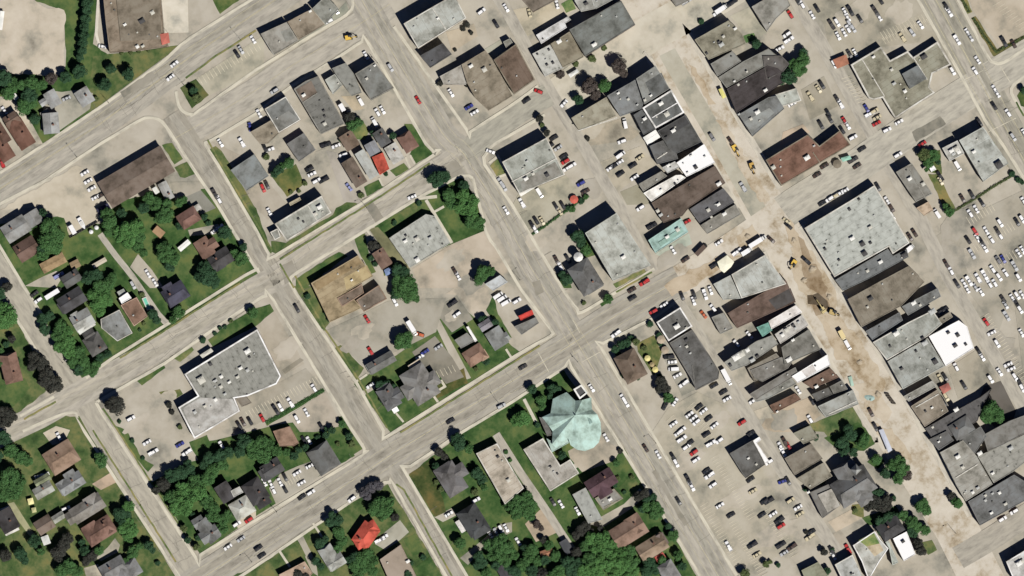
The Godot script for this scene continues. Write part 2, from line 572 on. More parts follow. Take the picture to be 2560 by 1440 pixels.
# ---------- trees ----------
func make_crown(sd: int, lobes: int, leaves: int) -> ArrayMesh:      # unit crown: radius 1, centred at 0; many leaf clumps spread over lobes
	var r := RandomNumberGenerator.new()
	r.seed = sd
	var st := new_st()
	var L := []
	L.append([Vector3.ZERO, 0.55, 1.0])
	for i in lobes:
		var a := TAU * i / lobes * 2.4 + r.randf() * 0.9
		var up := r.randf_range(-0.35, 0.75)
		var d := sqrt(maxf(0.05, 1.0 - up * up)) * r.randf_range(0.42, 0.68)
		L.append([Vector3(cos(a) * d, up * 0.62, sin(a) * d), r.randf_range(0.24, 0.42), r.randf_range(0.78, 1.22)])
	for i in leaves:
		var b = L[r.randi() % L.size()] if i % 6 else L[0]
		var v := Vector3(r.randfn(), r.randfn() + 0.25, r.randfn()).normalized()
		var p: Vector3 = b[0] + v * b[1] * pow(r.randf(), 0.28)
		var n := (v * 0.9 + Vector3(r.randfn(), r.randfn() + 0.5, r.randfn()) * 0.55).normalized()
		var u := n.cross(Vector3(r.randfn(), r.randfn(), r.randfn())).normalized()
		var w := n.cross(u)
		var s := r.randf_range(0.045, 0.1)
		var k: float = b[2] * r.randf_range(0.72, 1.28)
		var yel := r.randf_range(0.85, 1.2)
		var col := Color(k * yel, k, k * 0.95)
		var q := [p - u * s, p + w * s * 0.55 + n * s * 0.18, p + u * s, p - w * s * 0.55 + n * s * 0.18]
		for t in [[0, 1, 2], [0, 2, 3]]:
			st.set_color(col)
			for j in t:
				st.set_normal(n)
				st.set_uv(Vector2(j & 1, j >> 1))
				st.add_vertex(q[j])
	return st.commit()
func make_trunk() -> ArrayMesh:      # unit: crown radius 1, crown centre at height 1
	var st := new_st()
	var r := RandomNumberGenerator.new()
	r.seed = 9
	tube(st, Vector3(0, -0.05, 0), Vector3(0.01, 0.5, 0.01), 0.085, 0.06, 8)
	tube(st, Vector3(0.01, 0.5, 0.01), Vector3(-0.02, 1.1, 0.0), 0.06, 0.03, 7)
	for i in 7:
		var a := TAU * i / 7 + r.randf()
		var y := r.randf_range(0.45, 0.9)
		tube(st, Vector3(0, y, 0), Vector3(cos(a) * 0.55, y + r.randf_range(0.2, 0.45), sin(a) * 0.55), 0.035, 0.012, 5)
	return st.commit()
const LEAF := {   # base colours (linear) of the foliage
	"g": [0.044, 0.1, 0.034, "green"], "b": [0.056, 0.13, 0.04, "bright green"], "d": [0.026, 0.06, 0.03, "dark green"], "k": [0.034, 0.035, 0.03, "dark bronze"],
	"o": [0.075, 0.1, 0.04, "olive green"], "z": [0.06, 0.05, 0.045, "reddish bronze"], "v": [0.07, 0.068, 0.078, "grey-violet"]}
func leaf_mat(k: String) -> StandardMaterial3D:
	if not mats.has("leaf" + k):
		var m := StandardMaterial3D.new()
		m.resource_name = "leaves_" + k
		m.vertex_color_use_as_albedo = true
		m.albedo_color = Color(LEAF[k][0], LEAF[k][1], LEAF[k][2]).linear_to_srgb()
		m.roughness = 0.75
		m.metallic_specular = 0.2
		m.cull_mode = BaseMaterial3D.CULL_DISABLED
		m.backlight_enabled = true
		m.backlight = Color(LEAF[k][0] * 0.35, LEAF[k][1] * 0.35, LEAF[k][2] * 0.2).linear_to_srgb()
		mats["leaf" + k] = m
	return mats["leaf" + k]
func tree_at(p: Vector2, r: float, k: String, label: String, cat: String, group := "", more := []) -> void:
	var small := r < 2.0
	var t := thing("shrub" if small else "tree", label, cat, p, group)
	var hc := r * 0.75 if small else r * 0.85 + 1.6
	var tr := share(trunk_mesh, "stem" if small else "trunk", mat([110, 96, 84], "pave"), t)
	tr.scale = Vector3(r, hc, r)
	tr.rotation.y = rng.randf() * TAU
	for e in [[Vector2.ZERO, r]] + more:       # a spreading tree carries more than one head of leaves
		var c := share(crowns[rng.randi() % crowns.size()], "foliage" if small else "crown", leaf_mat(k), t)
		c.position = Vector3(e[0].x, hc * rng.randf_range(0.85, 1.0) if e[0] != Vector2.ZERO else hc, e[0].y)
		var q: float = e[1]
		c.scale = Vector3(q * rng.randf_range(0.98, 1.12), q * rng.randf_range(0.85, 1.05), q * rng.randf_range(0.98, 1.12))
		c.rotation.y = rng.randf() * TAU
func trees(where: String, s: String) -> void:        # "k x y r; ..." on the current map sheet
	var list := []
	for e in s.split(";", false):
		var b := e.strip_edges().split(" ", false)
		list.append([b[0], float(b[1]), float(b[2]), float(b[3]), []])
	# heads that overlap belong to one tree
	list.sort_custom(func(a, b): return a[3] + (30.0 if a[0] in ["b", "g"] else 0.0) > b[3] + (30.0 if b[0] in ["b", "g"] else 0.0))
	var kept := []
	for e in list:
		var host = null
		for h in kept:
			var d := Vector2(e[1] - h[1], e[2] - h[2])
			if d.length() < 1.32 * maxf(h[3], e[3]) and h[3] >= 40 and h[4].size() < 3:
				host = h
				break
		if host == null:
			kept.append(e)
		elif e[0] in ["d", "k"] and host[0] in ["g", "b", "o"] and (e[1] - host[1]) + (e[2] - host[2]) < 10.0:
			pass
		else:
			host[4].append([Vector2(e[1] - host[1], e[2] - host[2]) * 0.05, e[3] * 0.05])
	kept.sort_custom(func(a, b): return a[1] < b[1])
	for i in kept.size():
		var e = kept[i]
		var word := "shrub" if e[3] < 40 else "tree"
		var label := "%s %s %s" % [LEAF[e[0]][3], word, where]
		if kept.size() > 1:
			label = "%s %s %s from left %s" % [LEAF[e[0]][3], word, ORD[i], where]
		tree_at(P(e[1], e[2]), e[3] * 0.05, e[0], label, word, where if kept.size() > 1 else "", e[4])
func hedge(label: String, k: String, w: float, h: float, a: Array) -> void:
	var p := PL(a)
	var st := new_st()
	var r := RandomNumberGenerator.new()
	r.seed = int(a[0]) + 77
	for i in p.size() - 1:
		var d := p[i].distance_to(p[i + 1])
		var e := (p[i + 1] - p[i]).normalized()
		for j in int(d * 70.0 * clampf(w / 1.5, 0.6, 1.6)):
			var q := p[i] + e * r.randf() * d + e.orthogonal() * clampf(r.randfn() * 0.4, -1, 1) * w * 0.5
			var c := Vector3(q.x, h * sqrt(r.randf()) * (0.75 + 0.3 * sin(q.x * 1.7) * sin(q.y * 1.3)), q.y)
			var n := Vector3(r.randfn(), r.randfn() + 0.8, r.randfn()).normalized()
			var u := n.cross(Vector3(r.randfn(), r.randfn(), r.randfn())).normalized() * r.randf_range(0.15, 0.34)
			var v := n.cross(u) * 0.6
			st.set_color(Color(1, 1, 1) * r.randf_range(0.6, 1.3))
			for t in [c - u, c + v, c + u, c - u, c + u, c - v]:
				st.set_normal(n)
				st.add_vertex(t)
	var o := thing("hedge", label, "hedge", centre(p))
	part(st, "foliage", leaf_mat(k), o)
	st = new_st()
	for i in p.size() - 1:
		var d := p[i].distance_to(p[i + 1])
		for j in int(d / 1.2):
			var q := p[i].lerp(p[i + 1], (j + 0.5) / int(d / 1.2))
			tube(st, v3(q, 0), v3(q + Vector2(0.1, 0.1), h * 0.7), 0.05, 0.02, 5)
	part(st, "stems", mat([110, 96, 84], "pave"), o)

# ---------- vehicles ----------
func loft(st: SurfaceTool, sec: Array) -> void:      # sec: [x, half width at sill, half width at top, y sill, y shoulder, y top]
	for i in sec.size() - 1:
		var r := []
		for s in [sec[i], sec[i + 1]]:
			r.append([Vector3(s[0], s[3], -s[1] * 0.94), Vector3(s[0], (s[3] + s[4]) / 2, -s[1]), Vector3(s[0], s[4], -s[1] * 0.95), Vector3(s[0], s[5], -s[2]), Vector3(s[0], s[5] + 0.03, 0), Vector3(s[0], s[5], s[2]), Vector3(s[0], s[4], s[1] * 0.95), Vector3(s[0], (s[3] + s[4]) / 2, s[1]), Vector3(s[0], s[3], s[1] * 0.94)])
		for j in 8:
			var out: Vector3 = (r[0][j] + r[0][j + 1] + r[1][j] + r[1][j + 1]) / 4.0 - Vector3((sec[i][0] + sec[i + 1][0]) / 2, 0.6, 0)
			quad(st, r[0][j], r[0][j + 1], r[1][j + 1], r[1][j], out)
		quad(st, r[0][0], r[0][8], r[1][8], r[1][0], Vector3.DOWN)
	for e in [0, sec.size() - 1]:
		var s = sec[e]
		var n := Vector3(-1 if e == 0 else 1, 0, 0)
		quad(st, Vector3(s[0], s[3], -s[1] * 0.94), Vector3(s[0], s[4], -s[1] * 0.95), Vector3(s[0], s[4], s[1] * 0.95), Vector3(s[0], s[3], s[1] * 0.94), n)
		quad(st, Vector3(s[0], s[4], -s[1] * 0.95), Vector3(s[0], s[5], -s[2]), Vector3(s[0], s[5], s[2]), Vector3(s[0], s[4], s[1] * 0.95), n)
func pane(st: SurfaceTool, a: Vector3, b: Vector3, c: Vector3, d: Vector3, up: Vector3) -> void:   # a thin pane, 2 cm proud of the bodywork
	var n := up.normalized() * 0.02
	var m := (a + b + c + d) / 4
	var k := 0.93
	quad(st, m + (a - m) * k + n, m + (b - m) * k + n, m + (c - m) * k + n, m + (d - m) * k + n, up)
func make_cars() -> void:
	# stations from tail to nose; glass between the named stations
	var kinds := {
		"s": {"sec": [[-2.3, 0.8, 0.7, 0.3, 0.62, 0.72], [-2.15, 0.88, 0.76, 0.28, 0.72, 0.98], [-1.45, 0.9, 0.76, 0.26, 0.78, 1.02], [-0.75, 0.9, 0.6, 0.26, 0.82, 1.42], [0.3, 0.9, 0.6, 0.26, 0.82, 1.45], [1.05, 0.9, 0.74, 0.26, 0.78, 1.0], [2.05, 0.86, 0.7, 0.26, 0.68, 0.82], [2.3, 0.74, 0.6, 0.3, 0.5, 0.58]], "f": 4, "b": 2, "wb": [-1.4, 1.4]},
		"u": {"sec": [[-2.25, 0.85, 0.64, 0.35, 0.9, 1.2], [-2.0, 0.92, 0.66, 0.32, 0.98, 1.66], [-0.8, 0.93, 0.68, 0.32, 1.0, 1.74], [0.4, 0.93, 0.66, 0.32, 1.0, 1.7], [1.05, 0.93, 0.78, 0.32, 0.94, 1.14], [2.05, 0.9, 0.74, 0.32, 0.86, 1.0], [2.3, 0.8, 0.66, 0.38, 0.6, 0.72]], "f": 3, "b": 0, "wb": [-1.4, 1.45]},
		"p": {"sec": [[-2.8, 0.92, 0.9, 0.5, 0.95, 1.08], [-0.75, 0.95, 0.92, 0.45, 0.98, 1.1], [-0.62, 0.95, 0.68, 0.45, 1.02, 1.78], [0.55, 0.95, 0.68, 0.45, 1.02, 1.82], [1.25, 0.95, 0.82, 0.45, 1.0, 1.2], [2.5, 0.92, 0.78, 0.45, 0.92, 1.08], [2.8, 0.84, 0.7, 0.5, 0.7, 0.8]], "f": 3, "b": 1, "wb": [-1.8, 1.75]},
		"v": {"sec": [[-2.6, 0.96, 0.84, 0.4, 1.1, 2.05], [-1.0, 0.98, 0.86, 0.36, 1.1, 2.12], [1.2, 0.98, 0.84, 0.36, 1.1, 2.08], [1.95, 0.96, 0.84, 0.36, 1.05, 1.28], [2.5, 0.9, 0.76, 0.36, 0.9, 1.08], [2.65, 0.84, 0.7, 0.4, 0.7, 0.84]], "f": 2, "b": -1, "wb": [-1.6, 1.6]},
	}
	for k in kinds:
		var d = kinds[k]
		var st := new_st()
		loft(st, d.sec)
		if k == "p":      # side walls of the open bed stand above its floor
			for s in [-1, 1]:
				box(st, Vector3(-1.78, 1.27, 0.86 * s), Vector3(2.0, 0.36, 0.1))
			box(st, Vector3(-2.74, 1.27, 0), Vector3(0.1, 0.36, 1.62))
		var g := new_st()
		var s: Array = d.sec
		var a = s[d.f]
		var b = s[d.f + 1]
		pane(g, Vector3(a[0], a[5], -a[2]), Vector3(a[0], a[5], a[2]), Vector3(b[0], b[5], b[2]), Vector3(b[0], b[5], -b[2]), Vector3(0.6, 0.9, 0))
		if d.b >= 0:
			a = s[d.b]
			b = s[d.b + 1]
			pane(g, Vector3(a[0], a[5], -a[2]), Vector3(a[0], a[5], a[2]), Vector3(b[0], b[5], b[2]), Vector3(b[0], b[5], -b[2]), Vector3(-0.6, 0.9, 0))
		for i in range(maxi(d.b, 0), d.f + 1):
			a = s[i]
			b = s[i + 1]
			if maxf(a[5], b[5]) < 1.3 or (k == "v" and i == 0):
				continue
			for e in [-1, 1]:
				pane(g, Vector3(a[0], a[4], a[1] * 0.95 * e), Vector3(b[0], b[4], b[1] * 0.95 * e), Vector3(b[0], b[5], b[2] * e), Vector3(a[0], a[5], a[2] * e), Vector3(0, 0.3, e))
		car_kinds[k] = [st.commit(), g.commit(), d.wb]
	var w := new_st()
	for i in 14:
		var t0 := TAU * i / 14
		var t1 := TAU * (i + 1) / 14
		var c0 := Vector3(cos(t0), sin(t0), 0) * 0.33
		var c1 := Vector3(cos(t1), sin(t1), 0) * 0.33
		var z := Vector3(0, 0, 0.11)
		quad(w, c0 - z, c1 - z, c1 + z, c0 + z, c0 + c1)
		tri(w, z, c0 + z, c1 + z, z)
		tri(w, -z, c0 - z, c1 - z, -z)
	wheel_mesh = w.commit()
const PAINT := {"w": ["white", [255, 255, 255]], "s": ["silver", [196, 198, 200]], "g": ["grey", [128, 128, 130]], "k": ["black", [34, 33, 36]], "d": ["dark grey", [66, 62, 60]], "r": ["red", [196, 48, 46]], "b": ["blue", [58, 66, 150]], "t": ["beige", [216, 204, 170]], "n": ["dark brown", [74, 56, 46]], "l": ["pale blue", [150, 156, 206]], "y": ["yellow", [228, 186, 60]], "o": ["orange", [206, 106, 60]]}
func car_at(p: Vector2, ang: float, key: String, label: String, group: String) -> void:
	var kd := key.substr(1, 1)
	if kd == "":
		kd = ["s", "s", "s", "u", "u", "p"][rng.randi() % 6]
	var word: String = {"s": "car", "u": "car", "p": "pickup_truck", "v": "van"}[kd]
	var t := thing(word, label, word.replace("_", " ").replace("pickup truck", "truck"), p, group)
	t.position.y = 0.25
	t.rotation.y = -deg_to_rad(ang + rng.randf_range(-2.5, 2.5)) + (PI if rng.randf() < 0.5 else 0.0)
	var m = car_kinds[kd]
	share(m[0], "body", mat(PAINT[key[0]][1], "paint"), t)
	share(m[1], "windows", mat([52, 58, 62], "glass"), t)
	for x in m[2]:
		for z in [-0.82, 0.82]:
			share(wheel_mesh, "wheel", mat([40, 40, 40]), t).position = Vector3(x, 0.33, z)
func cars(where: String, ang: float, s: String) -> void:      # "w 640 260; kv 690 225; ..." colour letter, then optional kind letter
	var list := []
	for e in s.split(";", false):
		var b := e.strip_edges().split(" ", false)
		list.append([b[0], float(b[1]), float(b[2]), float(b[3]) if b.size() > 3 else ang])
	# two marks closer than a car's width are one car and its dark windows
	var kept := []
	for want in [false, true]:
		for e in list:
			if (e[0][0] in ["k", "d", "n"]) == want:
				var free := true
				for h in kept:
					if Vector2(e[1] - h[1], e[2] - h[2]).length() < 50.0:
						free = false
				if free:
					kept.append(e)
	list = kept
	list.sort_custom(func(a, b): return a[1] < b[1])
	for i in list.size():
		var e = list[i]
		var key: String = e[0]
		if key.length() == 1:
			key += ["s", "s", "s", "u", "u", "p"][rng.randi() % 6]
		var col: String = PAINT[key[0]][0]
		var word: String = {"s": "car", "u": "car", "p": "pickup", "v": "van"}[key[1]]
		var label := "%s %s %s" % [col, word, where]
		if list.size() > 1:
			label = "%s %s %s from left %s" % [col, word, ORD[i], where]
		car_at(P(e[1], e[2]), e[3], key, label, "vehicles " + where)
func truck(label: String, cx: float, cy: float, l: float, ang: float, col, cab = [235, 235, 232], n := "box_truck") -> void:
	var t := thing(n, label, "truck" if n == "box_truck" else "trailer", P(cx, cy))
	t.position.y = 0.25
	t.rotation.y = -deg_to_rad(ang)
	var L := l * 0.05
	var st := new_st()
	box(st, Vector3(-L * 0.12, 1.9, 0), Vector3(L * 0.74, 2.3, 2.3))
	box(st, Vector3(-L * 0.12, 3.08, 0), Vector3(L * 0.72, 0.06, 2.2))
	part(st, "cargo_box", mat(col, "paint"), t, false)
	st = new_st()
	box(st, Vector3(-L * 0.05, 0.62, 0), Vector3(L * 0.88, 0.22, 1.0))
	part(st, "chassis", mat([50, 50, 50]), t, false)
	if n == "box_truck":
		st = new_st()
		var x := L * 0.27
		loft(st, [[x, 1.0, 0.9, 0.5, 1.2, 2.1], [x + L * 0.09, 1.0, 0.88, 0.5, 1.2, 2.1], [x + L * 0.15, 1.0, 0.86, 0.5, 1.1, 1.35], [x + L * 0.22, 0.92, 0.8, 0.5, 0.9, 1.1]])
		part(st, "cab", mat(cab, "paint"), t, false)
		st = new_st()
		pane(st, Vector3(x + L * 0.09, 2.1, -0.88), Vector3(x + L * 0.09, 2.1, 0.88), Vector3(x + L * 0.15, 1.35, 0.86), Vector3(x + L * 0.15, 1.35, -0.86), Vector3(0.7, 0.6, 0))
		part(st, "windscreen", mat([52, 58, 62], "glass"), t, false)
	for x in [-L * 0.32, L * 0.3]:
		for z in [-0.95, 0.95]:
			var w := share(wheel_mesh, "wheel", mat([40, 40, 40]), t)
			w.position = Vector3(x, 0.42, z)
			w.scale = Vector3(1.3, 1.3, 1.5)
func excavator(label: String, cx: float, cy: float, ang: float, reach := 1.0, col = "yellow") -> void:
	var t := thing("excavator", label, "excavator", P(cx, cy))
	t.position.y = 0.25
	t.rotation.y = -deg_to_rad(ang)
	for z in [-1.05, 1.05]:
		var st := new_st()
		loft2(st, Vector3(0, 0.45, z), Vector3(3.6, 0.9, 0.55))
		part(st, "track", mat([60, 56, 52], "pave"), t, false)
	var st := new_st()
	box(st, Vector3(-0.4, 1.5, 0), Vector3(3.0, 1.1, 2.4))
	box(st, Vector3(-1.3, 2.2, 0), Vector3(1.2, 0.5, 2.2))
	part(st, "body", mat(col, "paint"), t, false)
	st = new_st()
	box(st, Vector3(0.5, 2.3, -0.65), Vector3(1.4, 1.5, 1.0))
	part(st, "cab", mat([70, 74, 76], "glass"), t, false)
	st = new_st()
	tube(st, Vector3(0.8, 1.9, 0.25), Vector3(2.6 * reach, 3.9, 0.25), 0.3, 0.24)
	tube(st, Vector3(2.6 * reach, 3.9, 0.25), Vector3(4.6 * reach, 3.2, 0.25), 0.24, 0.2)
	part(st, "boom", mat(col, "paint"), t, false)
	st = new_st()
	tube(st, Vector3(4.6 * reach, 3.2, 0.25), Vector3(5.2 * reach, 1.0, 0.25), 0.2, 0.15)
	part(st, "arm", mat(col, "paint"), t, false)
	st = new_st()
	loft2(st, Vector3(5.1 * reach, 0.6, 0.25), Vector3(0.9, 0.8, 1.1))
	part(st, "bucket", mat([70, 64, 58], "pave"), t, false)
func loft2(st: SurfaceTool, c: Vector3, s: Vector3) -> void:       # a box with chamfered long ends
	var a := [[-0.5, 0.0], [-0.38, 0.5], [0.38, 0.5], [0.5, 0.0], [0.38, -0.5], [-0.38, -0.5]]
	for i in 6:
		var p := Vector3(a[i][0] * s.x, a[i][1] * s.y, 0)
		var q := Vector3(a[(i + 1) % 6][0] * s.x, a[(i + 1) % 6][1] * s.y, 0)
		var z := Vector3(0, 0, s.z / 2)
		quad(st, c + p - z, c + q - z, c + q + z, c + p + z, p + q)
		tri(st, c + z, c + p + z, c + q + z, z)
		tri(st, c - z, c + p - z, c + q - z, -z)
func lamp(label: String, cx: float, cy: float, ang: float) -> void:
	var t := thing("street_lamp", label, "street lamp", P(cx, cy))
	var st := new_st()
	lathe(st, Vector3.ZERO, [[0.22, 0], [0.2, 0.5], [0.1, 0.6], [0.07, 8.6], [0.02, 8.7]], 8)
	part(st, "pole", mat([120, 118, 112]), t, false)
	st = new_st()
	var e := Vector2.RIGHT.rotated(deg_to_rad(ang))
	tube(st, Vector3(0, 8.4, 0), Vector3(e.x * 2.0, 8.8, e.y * 2.0), 0.05, 0.04)
	part(st, "arm", mat([120, 118, 112]), t, false)
	st = new_st()
	box(st, Vector3(e.x * 2.3, 8.8, e.y * 2.3), Vector3(0.8, 0.14, 0.34), deg_to_rad(ang))
	part(st, "lamp_head", mat([170, 168, 160]), t, false)
func parasol(label: String, cx: float, cy: float, r: float, col) -> void:
	var t := thing("parasol", label, "parasol", P(cx, cy))
	var st := new_st()
	lathe(st, Vector3.ZERO, [[r, 2.2], [r * 0.98, 2.28], [0.05, 2.9]], 8)
	part(st, "canopy", mat(col, "pave"), t, false)
	st = new_st()
	tube(st, Vector3(0, 0, 0), Vector3(0, 2.95, 0), 0.05, 0.03)
	part(st, "pole", mat([120, 118, 112]), t, false)
func awning(n: String, label: String, cat: String, a: Array, h: float, col, kind := "pave") -> void:       # a sloping canopy on posts
	var p := PL(a)
	var c := centre(p)
	var t := thing(n, label, cat, c)
	var st := new_st()
	prism(st, p, h - 0.12, h)
	for i in p.size():
		var j := (i + 1) % p.size()
		tri(st, v3(p[i], h), v3(p[j], h), v3(c, h + 0.5), Vector3.UP)
	part(st, "canopy", mat(col, kind), t)
	for q in inset(p, 0.25):
		st = new_st()
		tube(st, v3(q, 0), v3(q, h - 0.1), 0.07, 0.06)
		part(st, "post", mat([120, 118, 112]), t)
func boat(label: String, cx: float, cy: float, l: float, ang: float) -> void:
	var t := thing("boat", label, "boat", P(cx, cy))
	t.rotation.y = -deg_to_rad(ang)
	t.position.y = 0.1
	var L := l * 0.05
	var st := new_st()
	loft(st, [[-L * 0.5, 1.0, 0.95, 0.7, 1.2, 1.6], [-L * 0.1, 1.15, 1.1, 0.6, 1.2, 1.65], [L * 0.25, 0.95, 0.9, 0.7, 1.3, 1.75], [L * 0.5, 0.08, 0.06, 1.2, 1.6, 1.9]])
	part(st, "hull", mat("white", "paint"), t, false)
	st = new_st()
	loft(st, [[-L * 0.2, 0.8, 0.7, 1.5, 1.9, 2.3], [L * 0.12, 0.75, 0.6, 1.5, 1.9, 2.25], [L * 0.2, 0.6, 0.5, 1.5, 1.7, 1.8]])
	part(st, "cabin", mat("offwhite", "paint"), t, false)
	st = new_st()
	box(st, Vector3(0, 0.45, 0), Vector3(L * 0.8, 0.2, 1.2))
	part(st, "trailer_frame", mat([80, 80, 80]), t, false)

func _ready() -> void:
	rng.seed = 4207
	# --- camera: straight down from high above the town
	var cam := Camera3D.new()
	cam.name = "Camera"
	add_child(cam)
	cam.position = Vector3(0, CAM_H, 0)
	cam.rotation_degrees = Vector3(-90, 0, 0)
	cam.fov = rad_to_deg(2.0 * atan(144.0 / CAM_H))
	cam.near = 10.0
	cam.far = CAM_H * 2.0
	cam.current = true
	# --- sky and sun: a clear deep sky, sun high in the south-east
	var we := WorldEnvironment.new()
	we.name = "Sky"
	var env := Environment.new()
	env.background_mode = Environment.BG_SKY
	var sm := ProceduralSkyMaterial.new()
	sm.sky_top_color = Color(0.22, 0.31, 0.5)
	sm.sky_horizon_color = Color(0.42, 0.52, 0.68)
	sm.ground_bottom_color = Color(0.3, 0.28, 0.25)
	sm.ground_horizon_color = Color(0.42, 0.46, 0.5)
	sm.sky_energy_multiplier = 1.0
	var sky := Sky.new()
	sky.sky_material = sm
	env.sky = sky
	env.background_energy_multiplier = 0.4
	env.tonemap_mode = Environment.TONE_MAPPER_LINEAR
	env.tonemap_exposure = 1.52
	env.sdfgi_enabled = true
	env.ssao_enabled = true
	env.ssil_enabled = true
	we.environment = env
	add_child(we)
	var sun := DirectionalLight3D.new()
	sun.name = "Sun"
	sun.light_energy = 1.6
	sun.light_color = Color(1.0, 0.982, 0.955)
	sun.light_angular_distance = 0.5
	sun.shadow_enabled = true
	add_child(sun)
	var el := deg_to_rad(54.0)
	sun.basis = Basis.looking_at(Vector3(-0.64 * cos(el), -sin(el), -0.77 * cos(el)), Vector3.UP)
	# --- computed surfaces (each covers the town once, 0.25 m a pixel)
	noise_tex("pave", 2048, 0.01, 8, 0.64, [[0.0, 0.56, 0.56, 0.55], [0.28, 0.79, 0.8, 0.785], [0.48, 0.915, 0.91, 0.885], [0.7, 0.96, 0.96, 0.945], [1.0, 1.0, 1.0, 0.985]], 3)
	noise_tex("roof", 2048, 0.022, 8, 0.7, [[0.0, 0.56, 0.545, 0.52], [0.3, 0.78, 0.775, 0.755], [0.5, 0.91, 0.9, 0.885], [0.7, 0.97, 0.975, 0.97], [1.0, 1.0, 1.0, 1.0]], 11)
	noise_tex("stain", 2048, 0.06, 5, 0.62, [[0.0, 0.42, 0.43, 0.41], [0.17, 0.56, 0.56, 0.54], [0.28, 0.86, 0.86, 0.85], [0.6, 0.95, 0.95, 0.94], [1.0, 1.0, 1.0, 1.0]], 12)
	noise_tex("grass", 2048, 0.014, 8, 0.72, [[0.0, 0.34, 0.48, 0.36], [0.35, 0.62, 0.74, 0.58], [0.55, 0.84, 0.86, 0.74], [0.75, 1.0, 0.94, 0.8], [1.0, 1.0, 0.88, 0.74]], 21)
	noise_tex("dirt", 2048, 0.014, 8, 0.72, [[0.0, 0.56, 0.5, 0.42], [0.28, 0.82, 0.785, 0.73], [0.5, 0.93, 0.92, 0.905], [1.0, 1.0, 1.0, 1.0]], 31)
	noise_tex("road", 1024, 0.008, 8, 0.62, [[0.0, 0.76, 0.76, 0.75], [0.3, 0.88, 0.88, 0.875], [0.6, 0.95, 0.95, 0.94], [1.0, 1.0, 1.0, 0.99]], 41, true)
	for i in 6:
		crowns.append(make_crown(100 + i * 7, 15 + i * 2, 5200))
	trunk_mesh = make_trunk()
	make_cars()
	ground()
	west_north()
	centre_north()
	main_north()
	east_north()
	west_mid()
	centre_mid()
	main_mid()
	east_mid()
	west_low()
	centre_low()
	church_low()
	east_low()
	west_south()
	centre_south()
	main_south()
	east_south()

